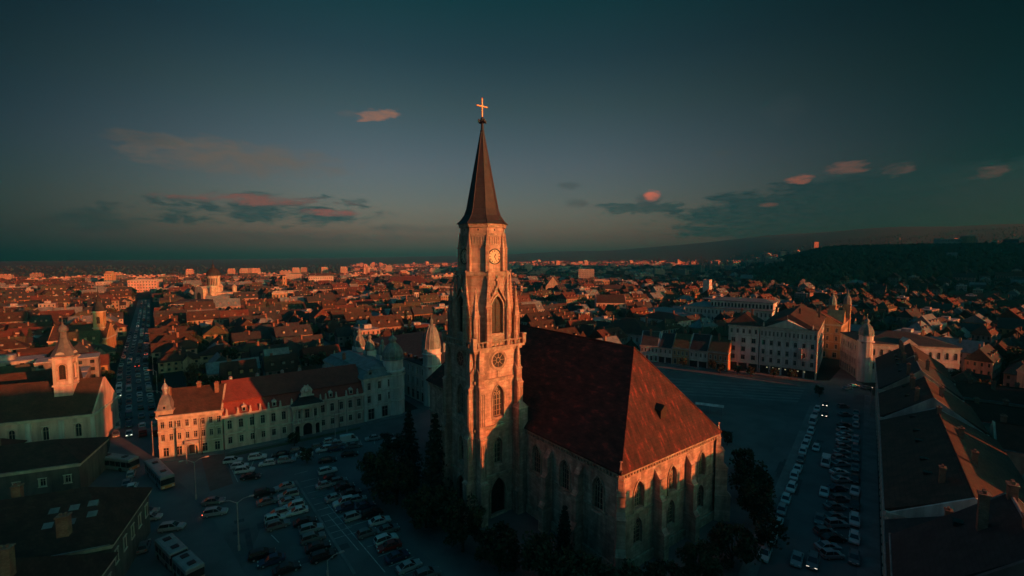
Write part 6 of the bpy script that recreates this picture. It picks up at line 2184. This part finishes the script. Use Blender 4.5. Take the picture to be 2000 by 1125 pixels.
for r0, r1, y in ((4.6, 5.1, -3.15), (3.2, 3.6, -3.2)):
    for i in range(12):
        a, b = PI * i / 12, PI * (i + 1) / 12
        mb.add([(r0 * math.cos(a), y, 11 + r0 * math.sin(a)), (r1 * math.cos(a), y, 11 + r1 * math.sin(a)), (r1 * math.cos(b), y, 11 + r1 * math.sin(b)), (r0 * math.cos(b), y, 11 + r0 * math.sin(b))], [(3, 2, 1, 0)])
mb.build('archivolt', M['trim'], front)
mb = MB(); mb.add([(x, -3.06, z) for x, z in [(-3.1, 5), (3.1, 5)] + [(3.1 * math.cos(PI * i / 12), 11 + 3.1 * math.sin(PI * i / 12)) for i in range(13)]], [tuple(range(15))]); mb.build('great_window', M['church_glass'], front)
mb = MB(); mb.box(-1.4, 1.4, -3.1, -3.01, 0, 4); mb.build('door', M['wood'], front)
mb = MB(); mb.lathe([(6.6, 13), (6.6, 18), (6.9, 18.1), (6.9, 18.7), (5.7, 18.8), (5.7, 29.0), (6.4, 29.2), (6.4, 30.0)], 24, 0, 12); dr = mb.build('drum', M['cream'], cath)
for i in range(12):
    a = -PI / 2 + (i - 5.5) * PI / 12
    ex = (-math.sin(a), math.cos(a))
    w = MB(); w.X = face_matrix((5.75 * math.cos(a), 12 + 5.75 * math.sin(a)), ex, 0, 20); w.add([(x, -.03, z) for x, z in [(-.42, 0), (.42, 0)] + arch_pts(.84, 7.5, 'a', 3)], [tuple(range(9))]); w.build('drum_window', M['church_glass'], dr)
mb = MB(); mb.lathe([(6.5, 30), (6.3, 32), (5.4, 34.4), (3.9, 36.4), (2.0, 37.8), (1.1, 38.2), (1.1, 39.8), (1.3, 40), (.9, 40.8), (.2, 41.6), (.1, 46)], 20, 0, 12)
dm = mb.build('dome', M['dark_roof'], cath)
for x, y in ((-11, 3), (11, 3), (-11, 26), (11, 26)):
    mb = MB(); mb.lathe([(2.2, 13), (2.2, 17.5), (2.4, 17.6), (2.2, 18.6), (1.2, 19.9), (.1, 20.8)], 10, x, y); mb.build('corner_cupola', M['cream'], cath)

def landmark(name, label, cat, px0, px1, pyb, pyt, depth, style, wm, rm, rows, group=None, rise=None, n=None, far=None):
    """building whose front runs between two pixels at ground level, its height read off at a third"""
    a, b = at(px0, pyb), at(px1, pyb)
    if far:
        k = far / ((a.y + b.y) / 2); 
        a = Vector((a.x * k, a.y * k, 0)); b = Vector((b.x * k, b.y * k, 0))
    zt = at_depth((px0 + px1) / 2, pyt, (a.y + b.y) / 2).z
    zb = min(terrain(a.x, a.y), terrain(b.x, b.y))
    W = (b - a).length
    nn = n or max(3, int(W / 3.2))
    H = zt - zb
    fl = [(H * (i + .3) / rows, H / rows * .45, nn, min(1.6, W / nn * .5), 'r') for i in range(rows)]
    ang = 0.33 if (px0 < 1000) else -.1
    d = Vector((math.cos(ang), math.sin(ang), 0)) * W
    a = (a + b) / 2 - d / 2; b = a + d
    root, rf, W = block(name, label, cat, a, b, depth, H, (0 if style == 'f' else H) + (rise if rise is not None else 3), style, wm, rm, fl, group, base=zb, cornice=0.3)
    keep(a, b, depth, 3)
    return root, rf, W, H
landmark('bright_hotel', 'brightly sunlit cream four storey hotel with round dormers, below the domed cathedral', 'building', 343, 411, 620, 593, 14, 'm', 'cream', 'dark_roof', 4, n=9)
landmark('grid_block', 'sunlit white office block with a grid of tall windows left of the church tower', 'building', 605, 649, 560, 541, 20, 'f', 'white_wall', 'grey_wall', 4, rise=1)
landmark('office_slab', 'dark gridded office slab with a bright stair tower at its left end', 'building', 560, 586, 558, 537, 18, 'f', 'grey_wall', 'grey_wall', 6, rise=1)
landmark('stair_tower', 'narrow bright sunlit stair tower left of the dark office slab', 'tower', 553, 559, 565, 540, 8, 'f', 'ochre', 'grey_wall', 3, rise=.5, n=1)
landmark('columned_house', 'sunlit orange house with tall columned front in the middle of the left town', 'building', 534, 559, 600, 572, 14, 'f', 'ochre', 'grey_wall', 2, rise=1, n=4)
landmark('glass_attic_house', 'sunlit house with glazed top floor right behind the columned house', 'building', 552, 579, 588, 571, 16, 'f', 'cream', 'grey_wall', 3, rise=1)
landmark('bright_long_roof', 'long low building with sunlit yellow side wall and gable in mid left town', 'building', 604, 694, 614, 605, 16, 'g', 'cream', 'brown_roof', 1, rise=4)
landmark('bright_low_house', 'low sunlit house with chimneyed parapet left of the long yellow building', 'house', 546, 594, 628, 617, 14, 'g', 'cream', 'brown_roof', 1, rise=4)
landmark('great_red_roof', 'long public building with wide dark red hip roof and small central gable', 'building', 752, 842, 563, 556, 30, 'h', 'cream', 'red_roof', 1, rise=12)
landmark('white_twin_chapel', 'small white church with slender sunlit tower and round arched front', 'church', 804, 822, 604, 594, 12, 'g', 'white_wall', 'dark_roof', 1, rise=4, n=2)
landmark('chapel_tower', 'slender white bell tower of the small white church', 'tower', 810, 818, 598, 571, 6, 'h', 'white_wall', 'dark_roof', 2, rise=2, n=2)
landmark('mirror_tower', 'gabled golden glass tower standing over the far boulevard', 'tower', 206, 218, 560, 536, 14, 'g', 'ochre', 'ochre', 6, rise=5, n=3)
landmark('glass_office', 'low dark glass office below the golden tower, with a shining roof edge', 'building', 190, 207, 572, 552, 16, 'f', 'grey_wall', 'grey_wall', 5, rise=1)
landmark('blank_walled_block', 'block with blank sunlit end wall right of the far boulevard', 'building', 255, 302, 570, 548, 22, 'f', 'pink_wall', 'grey_wall', 4, rise=1)
landmark('small_yellow_chapel', 'little yellow church with short tower at the end of the boulevard', 'church', 210, 232, 577, 571, 10, 'g', 'ochre', 'brown_roof', 1, rise=4, n=3)
landmark('yellow_tower_block', 'small sunlit tower block with yellow wall above the great red roof', 'building', 783, 794, 543, 529, 14, 'f', 'ochre', 'grey_wall', 5, rise=1, n=3)
landmark('white_hostel', 'sunlit three storey hostel right of the small white church', 'building', 846, 887, 577, 563, 18, 'f', 'cream', 'grey_wall', 3, rise=1)
# right of the tower
root, rf, W, H = landmark('reformed_church', 'old gothic church with tall sunlit triangular gable behind the big church', 'church', 1066, 1093, 577, 560, 40, 'f', 'cream', 'brown_roof', 1, rise=.1, n=1)
mb = MB()
mb.add([(-.6, -.2, H), (W + .6, -.2, H), (W / 2, -.2, H + 13), (-.6, 42, H), (W + .6, 42, H), (W / 2, 42, H + 13)], [(0, 1, 2), (3, 5, 4), (1, 4, 5, 2), (0, 2, 5, 3), (0, 3, 4, 1)]); mb.build('steep_roof', M['brown_roof'], root)
mb = MB(); mb.add([(-.3, -.5, H), (W + .3, -.5, H), (W / 2, -.5, H + 12.6), (-.3, -.21, H), (W + .3, -.21, H), (W / 2, -.21, H + 12.6)], [(0, 1, 2), (0, 2, 5, 3), (1, 4, 5, 2)]); mb.build('gable', M['cream'], root)
landmark('yellow_school', 'bright yellow sunlit house with two rows of windows right of the old gable church', 'building', 1098, 1120, 573, 559, 12, 'f', 'cream', 'grey_wall', 2, rise=1, n=6)
landmark('tower_block', 'grey eight storey tower block with sunlit banded end, right of the church tower', 'building', 1130, 1160, 556, 527, 16, 'f', 'grey_wall', 'grey_wall', 8, rise=1, n=6)
landmark('flat_school', 'low flat roofed building with a bright patch of sun, below the tower block', 'building', 1162, 1190, 566, 548, 20, 'f', 'ochre', 'grey_wall', 2, rise=1)
landmark('long_brown_hall', 'long brown walled hall with sunlit right end, mid right town', 'building', 1172, 1250, 577, 565, 18, 'h', 'ochre', 'brown_roof', 2, rise=5)
landmark('gable_row', 'sunlit pair of pointed gables on tall pale houses right of the church tower', 'building', 1165, 1222, 622, 592, 18, 'g', 'pink_wall', 'brown_roof', 3, rise=6, n=6)
landmark('hill_hotel', 'long flat hotel on the wooded hill top at right', 'building', 1840, 1906, 481, 467, 20, 'f', 'grey_wall', 'grey_wall', 3, rise=1, far=1000)
landmark('hill_hotel_tower', 'short hotel tower with lit balconies on the wooded hill top', 'tower', 1889, 1905, 481, 461, 18, 'f', 'ochre', 'grey_wall', 5, rise=1, n=3, far=985)
landmark('lone_tower', 'lone pink sunlit tower block rising from the far right hillside', 'tower', 1590, 1598, 492, 473, 14, 'f', 'pink_wall', 'grey_wall', 8, rise=1, n=2, far=1500)

# --- prototypes of small houses, reused with different proportions
M['dark_pane'] = M['glass']
def house_mesh(W, D, H, R_, style, nwin, floors, seed):
    rr = random.Random(seed)
    wl = MB()
    wl.add([(-W / 2, -D / 2, -3), (W / 2, -D / 2, -3), (W / 2, D / 2, -3), (-W / 2, D / 2, -3), (-W / 2, -D / 2, H), (W / 2, -D / 2, H), (W / 2, D / 2, H), (-W / 2, D / 2, H)], [(0, 1, 5, 4), (1, 2, 6, 5), (2, 3, 7, 6), (3, 0, 4, 7)])
    if style == 'g':
        wl.add([(-W / 2, -D / 2, H), (-W / 2, D / 2, H), (-W / 2, 0, H + R_), (W / 2, -D / 2, H), (W / 2, D / 2, H), (W / 2, 0, H + R_)], [(0, 2, 1), (3, 4, 5)])
    rf = MB()
    if style == 'g':
        roof_gable(rf, -W / 2 - .3, W / 2 + .3, -D / 2 - .45, D / 2 + .45, H - .1, H + R_ + .12, .22)
    elif style == 'h':
        slab_hip(rf, -W / 2 - .45, W / 2 + .45, -D / 2 - .45, D / 2 + .45, H - .05, H + R_, D / 2, D / 2, .2, 'x')
    else:
        rf.box(-W / 2 - .1, W / 2 + .1, -D / 2 - .1, D / 2 + .1, H, H + .4)
        rf.box(-W * .2, W * .05, -D * .2, D * .2, H + .4, H + 2.4)
    if seed % 3 == 0 and style != 'f':      # cross wing with its own ridge, and a dormer
        w2 = W * .26
        wl.add([(-w2 / 2 + W * .2, -D / 2 - 3, -3), (w2 / 2 + W * .2, -D / 2 - 3, -3), (w2 / 2 + W * .2, -D / 2, -3), (-w2 / 2 + W * .2, -D / 2, -3),
                (-w2 / 2 + W * .2, -D / 2 - 3, H), (w2 / 2 + W * .2, -D / 2 - 3, H), (w2 / 2 + W * .2, -D / 2, H), (-w2 / 2 + W * .2, -D / 2, H), (W * .2, -D / 2 - 3, H + R_ * .7)],
               [(0, 1, 5, 4), (1, 2, 6, 5), (3, 0, 4, 7), (4, 5, 8)])
        x0, x1, xm = W * .2 - w2 / 2 - .3, W * .2 + w2 / 2 + .3, W * .2
        rf.add([(x0, -D / 2 - 3.3, H - .1), (x1, -D / 2 - 3.3, H - .1), (xm, -D / 2 - 3.3, H + R_ * .72), (x0, 0, H - .1), (x1, 0, H - .1), (xm, 0, H + R_ * .72)], [(0, 2, 5, 3), (1, 4, 5, 2)])
    if seed % 2 and style != 'f':
        for k in (-.28, .05, .32):
            x = W * k
            wl.box(x - .6, x + .6, -D * .36, -D * .1, H + R_ * .2, H + R_ * .55)
            rf.box(x - .75, x + .75, -D * .38, -D * .08, H + R_ * .55, H + R_ * .62)
    gl = MB()
    for f in range(floors):
        z = H * (f + .32) / floors; h = H / floors * .46
        for s in (-1, 1):
            for i in range(nwin):
                x = -W / 2 + W * (i + .5) / nwin
                w = min(.55, W / nwin * .26)
                gl.add([(x - w, s * (D / 2 + .04), z), (x + w, s * (D / 2 + .04), z), (x + w, s * (D / 2 + .04), z + h), (x - w, s * (D / 2 + .04), z + h)], [(0, 1, 2, 3) if s < 0 else (3, 2, 1, 0)])
            m = max(1, int(nwin * D / W))
            for i in range(m):
                y = -D / 2 + D * (i + .5) / m
                gl.add([(s * (W / 2 + .04), y - .5, z), (s * (W / 2 + .04), y + .5, z), (s * (W / 2 + .04), y + .5, z + h), (s * (W / 2 + .04), y - .5, z + h)], [(0, 1, 2, 3) if s > 0 else (3, 2, 1, 0)])
    ch = MB()
    if style != 'f':
        x = W * rr.uniform(-.3, .3); y = D * rr.choice((-.16, .14))
        ch.cbox(x, y, H + R_ * .4, H + R_ + .9, .9, .7)
        ch.cbox(x, y, H + R_ + .9, H + R_ + 1.05, 1.1, .9)
    return wl, rf, gl, ch

WALLN = ['town cream', 'town white_wall', 'town ochre', 'town grey_wall', 'town pink_wall', 'town grey_wall']
ROOFN = ['brown_roof', 'red_roof', 'dark_roof', 'brown_roof', 'dark_roof', 'moss_roof', 'zinc_roof', 'brown_roof']
WORD = {'cream': 'cream', 'white_wall': 'white', 'ochre': 'ochre', 'grey_wall': 'grey', 'pink_wall': 'pink', 'brown_roof': 'brown', 'red_roof': 'red', 'dark_roof': 'dark', 'moss_roof': 'mossy', 'zinc_roof': 'grey metal'}
SHAPES = [(14, 10, 7, 5.2, 'g', 5, 2), (18, 11, 8.5, 5.5, 'g', 6, 2), (12, 10, 6.5, 4.8, 'h', 4, 2), (20, 12, 10, 5.5, 'h', 7, 3), (26, 11, 8.5, 5.0, 'g', 9, 2), (15, 12, 12, 2, 'f', 5, 4), (11, 9, 5.0, 4.5, 'g', 4, 1), (22, 13, 11, 6, 'g', 7, 3), (17, 9, 6.5, 4.4, 'h', 6, 2), (13, 11, 9, 6.5, 'g', 4, 3)]
_hp = {}
def house_parts(si):
    if si not in _hp:
        _hp[si] = [m.mesh(n, M[k]) if m.f else None for m, n, k in zip(house_mesh(*SHAPES[si], 40 + si), ('wall', 'roof', 'glazing', 'chimney'), ('cream', 'brown_roof', 'glass', 'chimney'))]
    return _hp[si]
_hm = {}
def coloured(si, wm, rm):
    key = (si, wm, rm)
    if key not in _hm:
        ms = list(house_parts(si))
        for i, k in ((0, wm), (1, rm)):
            c = ms[i].copy(); c.materials[0] = M[k]; ms[i] = c
        _hm[key] = ms
    return _hm[key]

LM = [('the domed cathedral', at(418, 598)), ('the bright hotel', at(378, 618)), ('the yellow church', Vector((-210, 235, 0))), ('the baroque church', Vector((-120, 120, 0))), ('the red mansard palace', Vector((-60, 128, 0))),
      ('the domed corner palace', Vector((-40, 160, 0))), ('the long yellow building', at(650, 612)), ('the gridded white block', at(627, 558)), ('the great red roof', at(797, 563)), ('the small white church', at(813, 602)),
      ('the old gable church', at(1080, 577)), ('the grey tower block', at(1145, 556)), ('the arcaded college', Vector((148, 320, 0))), ('the twin towered palace', Vector((170, 236, 0))), ('the old house row', Vector((80, 215, 0))), ('the domed corner house', Vector((150, 185, 0))), ('the wooded hill', Vector((520, 700, 0))), ('the columned house', at(546, 598))]
def where(x, y):
    best = min(LM, key=lambda q: math.hypot((x - q[1].x), (y - q[1].y)) / (60 + .25 * q[1].y))
    px, _ = to_px(x, y, 0); lx, _ = to_px(best[1].x, best[1].y, 0)
    dx, dy = px - lx, y - best[1].y
    if abs(dx) > abs(dy) * 900 / y * .9:
        side = 'left of' if dx < 0 else 'right of'
    else:
        side = 'behind' if dy > 0 else 'in front of'
    far = math.hypot(x - best[1].x, y - best[1].y)
    pre = 'just ' if far < 45 else ''
    return pre + side + ' ' + best[0]

G1 = Vector((.804, .595)); G2 = Vector((-.595, .804))
cand = []
def sow(y0, y1, sx, sy, ang, jit, skip, big):
    c, s_ = math.cos(ang), math.sin(ang)
    R_ = int((1.75 * y1) / min(sx, sy))
    for i in range(-R_, R_):
        for j in range(-R_, R_):
            u = i * sx + rnd.uniform(-jit, jit) * sx; v = j * sy + rnd.uniform(-jit, jit) * sy
            x, y = u * c - v * s_, u * s_ + v * c
            if not (y0 < y <= y1) or abs(x) > y * 1.3 + 60:
                continue
            if rnd.random() < skip:
                continue
            rot = rnd.random() < (.45 if big else .28)
            cand.append((x, y, ang + (PI / 2 if rot else 0) + rnd.uniform(-.05, .05), big if rot else sx))
sow(40, 420, 16.5, 11.5, math.atan2(.595, .804), .12, .10, 0)
sow(420, 1000, 19, 15.5, math.atan2(.595, .804) + .1, .22, .20, 0)
sow(1000, 2700, 33, 29, .4, .35, .35, 1)
def hill_share(x, y):
    t = x / max(y, 1)
    return 1.0 if (ss(.47, .58, t) * ss(560, 640, y) * (1 - ss(1150, 1300, y))) > .5 else 0.0
houses = []
for (x, y, a, big) in cand:
    if not free(x, y, 6.0 if y < 420 else 4.5):
        continue
    wood = hill_share(x, y)
    if wood and not (x / y > .9 and rnd.random() < .14) and rnd.random() > .02:
        continue
    if x / y > .40 and y > 1000 and rnd.random() < .93:
        continue
    if y > 1900 and x / y > .3 and rnd.random() < .5:
        continue
    if x < -.35 * y and y > 1250:
        continue
    if rnd.random() < .10:
        si = 5 if rnd.random() < .6 else 7
    else:
        si = rnd.choice([0, 1, 2, 3, 4, 6, 0, 8, 7, 8, 9])
    wm = rnd.choice(WALLN)
    rm = rnd.choice(ROOFN) if SHAPES[si][4] != 'f' else 'grey_wall'
    sc_ = (rnd.uniform(.6, .98), rnd.uniform(.62, .9), rnd.uniform(.66, 1.0) * (1.0 if y < 1000 else 1.1))
    if big > 1 and rnd.random() < .65:        # terraces: houses that touch along the street
        sc_ = (big * 1.06 / SHAPES[si][0], sc_[1], sc_[2])
    houses.append((x, y, a, si, wm, rm, sc_))

def in_frame(x, y):
    px, py = to_px(x, y, 8 + terrain(x, y))
    return -60 < px < 2060 and py < 1180
vis = [h for h in houses if in_frame(h[0], h[1])]
hid = [h for h in houses if not in_frame(h[0], h[1]) and h[1] < 420]
def app(h):
    S = SHAPES[h[3]]
    return S[0] * (S[2] + S[3] * .6) / (h[1] ** 2)
vis.sort(key=app, reverse=True)
N_IND = 300
SEEN = {}
for (x, y, a, si, wm, rm, sc_) in vis[:N_IND]:
    W, D, H, R_, style, nw, fl = SHAPES[si]
    wh = where(x, y)
    kind = {'g': 'ridge roofed', 'h': 'hip roofed', 'f': 'flat roofed'}[style]
    size = 'low' if fl == 1 else 'small' if W < 15 else 'long' if W > 24 else 'tall' if fl >= 3 else 'plain'
    lb = '%s %s %s house, %s roof, %s' % (size, WORD[wm.replace('town ', '')], kind, WORD[rm], wh) if style != 'f' else '%s %s flat roofed house %s' % (size, WORD[wm.replace('town ', '')], wh)
    SEEN.setdefault(lb, []).append((x, y, a, si, wm, rm, sc_))
for lb, hs_ in SEEN.items():
    hs_.sort(key=lambda h: h[1])
    for k, (x, y, a, si, wm, rm, sc_) in enumerate(hs_):
        root = thing('town_house', lb, 'house', (x, y, terrain(x, y)), a, 'town houses behind the square')
        root.scale = sc_
        wl, rf, gl, ch = coloured(si, wm, rm)
        link('wall', wl, root)
        r = link('roof', rf, root)
        g = link('glazing', gl, root); g['kind'] = 'stuff'
        if ch:
            link('chimney', ch, r)

# everything smaller or farther, joined
allm = list(dict.fromkeys(WALLN + ROOFN + ['glass', 'chimney', 'grey_wall']))
idx = {n: i for i, n in enumerate(allm)}
far = MB()
cache = {}
def stamp(mb, si, wm, rm, x, y, a, sc_, with_win=True):
    if si not in cache:
        cache[si] = house_mesh(*SHAPES[si], 40 + si)
    wl, rf, gl, ch = cache[si]
    c, s_ = math.cos(a), math.sin(a)
    z0 = terrain(x, y)
    for part, mi in ((wl, idx[wm]), (rf, idx.get(rm, idx['grey_wall'])), (gl, idx['glass']), (ch, idx['chimney'])):
        if part is gl and not with_win:
            continue
        o = len(mb.v)
        for (u, v, w) in part.v:
            u *= sc_[0]; v *= sc_[1]
            mb.v.append((x + u * c - v * s_, y + u * s_ + v * c, z0 + w * sc_[2]))
        for f in part.f:
            mb.f.append([i + o for i in f]); mb.m.append(mi)
for (x, y, a, si, wm, rm, sc_) in vis[N_IND:]:
    stamp(far, si, wm, rm, x, y, a, sc_, y < 1100)
for (x, y, a, si, wm, rm, sc_) in hid:
    stamp(far, si, wm, rm, x, y, a, sc_, False)
o = far.build('town_roofscape', [M[n] for n in allm])
tag(o, kind='stuff')

# --- far apartment blocks
M['panel_wall'] = mat('panel block concrete', (0.32, 0.27, 0.22), (0.44, 0.37, 0.30), 0.08, 0.9, vary=0.25)
def block_mesh(W, D, H, nf, nw):
    wl = MB(); wl.box(-W / 2, W / 2, -D / 2, D / 2, -6, H)
    for i in range(3):
        wl.cbox(-W * .3 + W * .3 * i, 0, H, H + 2.4, 4, 4)
    gl = MB()
    for f in range(nf):
        z = H * (f + .3) / nf; h = H / nf * .5
        for s in (-1, 1):
            for i in range(nw):
                x = -W / 2 + W * (i + .5) / nw; w = W / nw * .27
                gl.add([(x - w, s * (D / 2 + .06), z), (x + w, s * (D / 2 + .06), z), (x + w, s * (D / 2 + .06), z + h), (x - w, s * (D / 2 + .06), z + h)], [(0, 1, 2, 3) if s < 0 else (3, 2, 1, 0)])
            gl.add([(s * (W / 2 + .06), -D * .2, z), (s * (W / 2 + .06), D * .2, z), (s * (W / 2 + .06), D * .2, z + h), (s * (W / 2 + .06), -D * .2, z + h)], [(0, 1, 2, 3) if s > 0 else (3, 2, 1, 0)])
    return wl.mesh('wall', M['panel_wall']), gl.mesh('glazing', M['glass'])
BLK = [block_mesh(36, 11, 14, 5, 14), block_mesh(50, 11, 13, 5, 20), block_mesh(17, 14, 26, 10, 6), block_mesh(26, 11, 20, 8, 10), block_mesh(24, 11, 11, 4, 9)]
BNAME = ['five storey slab', 'very long low slab', 'tall point block', 'high slab', 'short four storey block']
spots = {}
nblk = 0
tries = 0
while nblk < 230 and tries < 3000:
    tries += 1
    px = rnd.uniform(0, 1330) if rnd.random() < .9 else rnd.uniform(1330, 1560)
    y = rnd.uniform(850, 2500)
    x = (px - 1000) / FOC * y
    if x < -.35 * y and y > 1350:
        continue
    if not free(x, y, 22):
        continue
    if any(math.hypot(x - q[0], y - q[1]) < 30 for v in spots.values() for q in v):
        continue
    k = rnd.choice([0, 1, 2, 3, 4, 0, 1]) if y > 900 else rnd.choice([4, 0])
    reg = 'far left beyond the boulevard' if px < 240 else 'between boulevard and domed cathedral' if px < 420 else 'on the skyline right of the domed cathedral' if px < 620 else 'on the skyline left of the church tower' if px < 900 else 'on the skyline right of the church tower' if px < 1150 else 'below the hazy right hills'
    lb = '%s of flats %s' % (BNAME[k], reg)
    spots.setdefault((lb, k), []).append((x, y))
    nblk += 1
for (lb, k), ps in spots.items():
    ps.sort(key=lambda q: q[1])
    for i, (x, y) in enumerate(ps):
        root = thing('apartment_block', lb, 'apartment block', (x, y, terrain(x, y)), rnd.choice((.45, .45, .55, .35, 2.0)) + rnd.uniform(-.1, .1), 'apartment blocks on the skyline')
        link('wall', BLK[k][0], root)
        g = link('glazing', BLK[k][1], root); g['kind'] = 'stuff'

# --- trees among the houses
nt_ = 0
tries = 0
while nt_ < 240 and tries < 4000:
    tries += 1
    px = rnd.uniform(-20, 2020); y = 130 + 620 * rnd.random() ** 1.5
    x = (px - 1000) / FOC * y
    if not free(x, y, 3):
        continue
    if any(abs(x - h[0]) < 9 and abs(y - h[1]) < 9 for h in houses if abs(y - h[1]) < 10) and rnd.random() < .8:
        continue
    k = rnd.choice(['round', 'wide', 'brown', 'brown', 'small', 'spruce_thin'])
    w = {'round': 'dark round tree', 'wide': 'broad dark tree', 'brown': 'brown autumn tree', 'small': 'small dark tree', 'spruce_thin': 'pointed dark spruce'}[k]
    put_tree(k, x, y, '%s among the roofs %s' % (w, where(x, y)), 'trees among the town roofs', rnd.uniform(.7, 1.15))
    nt_ += 1

# --- woods: hill forest and far tree cover, uncountable
def blob(mb, x, y, z, r, h, rr):
    n = 6
    o = len(mb.v)
    a0 = rr.uniform(0, 6.28)
    for (kz, kr) in ((.25, .9), (.6, .85)):
        for i in range(n):
            a = a0 + 2 * PI * i / n
            q = r * kr * rr.uniform(.65, 1.15)
            mb.v.append((x + q * math.cos(a), y + q * math.sin(a), z + h * kz * rr.uniform(.8, 1.2)))
    mb.v.append((x + rr.uniform(-.3, .3) * r, y + rr.uniform(-.3, .3) * r, z + h))
    for i in range(n):
        k = (i + 1) % n
        mb.f.append([o + i, o + k, o + n + k, o + n + i]); mb.m.append(0)
        mb.f.append([o + n + i, o + n + k, o + 2 * n]); mb.m.append(0)
        q = Vector(mb.v[o + i])
for nm, cnt, seed, fn, s0, s1 in (('hill_forest', 7000, 21, lambda x, y: hill_share(x, y) and rnd.random() < .9, 4.5, 8.5), ('distant_tree_cover', 6500, 22, None, 4, 8)):
    rr = random.Random(seed)
    fm = MB()
    c_ = 0
    t_ = 0
    while c_ < cnt and t_ < cnt * 12:
        t_ += 1
        if fn:
            y = rr.uniform(560, 1250); x = y * rr.uniform(.46, 1.25)
            if not fn(x, y):
                continue
        else:
            y = 230 + 2700 * rr.random() ** 1.7; x = y * rr.uniform(-1.2, 1.2)
            if hill_share(x, y) or not free(x, y, 2):
                continue
            if x / y < .12 and rr.random() < .55:
                continue
        r = rr.uniform(s0, s1)
        blob(fm, x, y, terrain(x, y) - 1.0, r * (.75 if y > 500 else .5), r * (1.6 if y > 500 else 1.1), rr)
        c_ += 1
    o = fm.build(nm, M['leaf_dark'])
    tag(o, kind='stuff')

# --- two thin plumes of chimney smoke over the right town
sm = bpy.data.materials.new('chimney smoke'); sm.use_nodes = True
sm.node_tree.nodes.clear()
so_ = sm.node_tree.nodes.new('ShaderNodeOutputMaterial'); sv = sm.node_tree.nodes.new('ShaderNodeVolumePrincipled')
sv.inputs['Color'].default_value = (.8, .82, .82, 1); sv.inputs['Density'].default_value = .16
sm.node_tree.links.new(sv.outputs[0], so_.inputs['Volume'])
for (px, py, yy) in ((1499, 562, 420), (1558, 560, 420)):
    mb = MB()
    b = at_depth(px, py, yy)
    rr = random.Random(px)
    for i in range(6):
        t = i / 5
        c = b + Vector((t * 5 + rr.uniform(-.6, .6), rr.uniform(-.6, .6), t * 5.5))
        r = .5 + t * 1.4
        mb.lathe([(.05, c.z - r), (r * .7, c.z - r * .7), (r, c.z), (r * .7, c.z + r * .7), (.05, c.z + r)], 8, c.x, c.y)
    o = mb.build('smoke', sm); tag(o, kind='stuff')

# --- things that would share a label are told apart by how near they stand
UNITS = ['', '', 'second ', 'third ', 'fourth ', 'fifth ', 'sixth ', 'seventh ', 'eighth ', 'ninth ', 'tenth ', 'eleventh ', 'twelfth ', 'thirteenth ', 'fourteenth ', 'fifteenth ', 'sixteenth ', 'seventeenth ', 'eighteenth ', 'nineteenth ', 'twentieth '] + ['twenty %s ' % q for q in ('first', 'second', 'third', 'fourth', 'fifth', 'sixth', 'seventh', 'eighth', 'ninth')] + ['thirtieth '] + ['thirty %s ' % q for q in ('first', 'second', 'third', 'fourth', 'fifth')]
same = {}
for o in COL.objects:
    if o.parent is None and 'label' in o:
        same.setdefault(o['label'], []).append(o)
for lb, os_ in same.items():
    if len(os_) > 1:
        os_.sort(key=lambda q: q.location.x ** 2 + q.location.y ** 2)
        for i, o in enumerate(os_):
            o['label'] = (UNITS[i + 1] + 'nearest ' if i < 34 else 'farther ') + lb
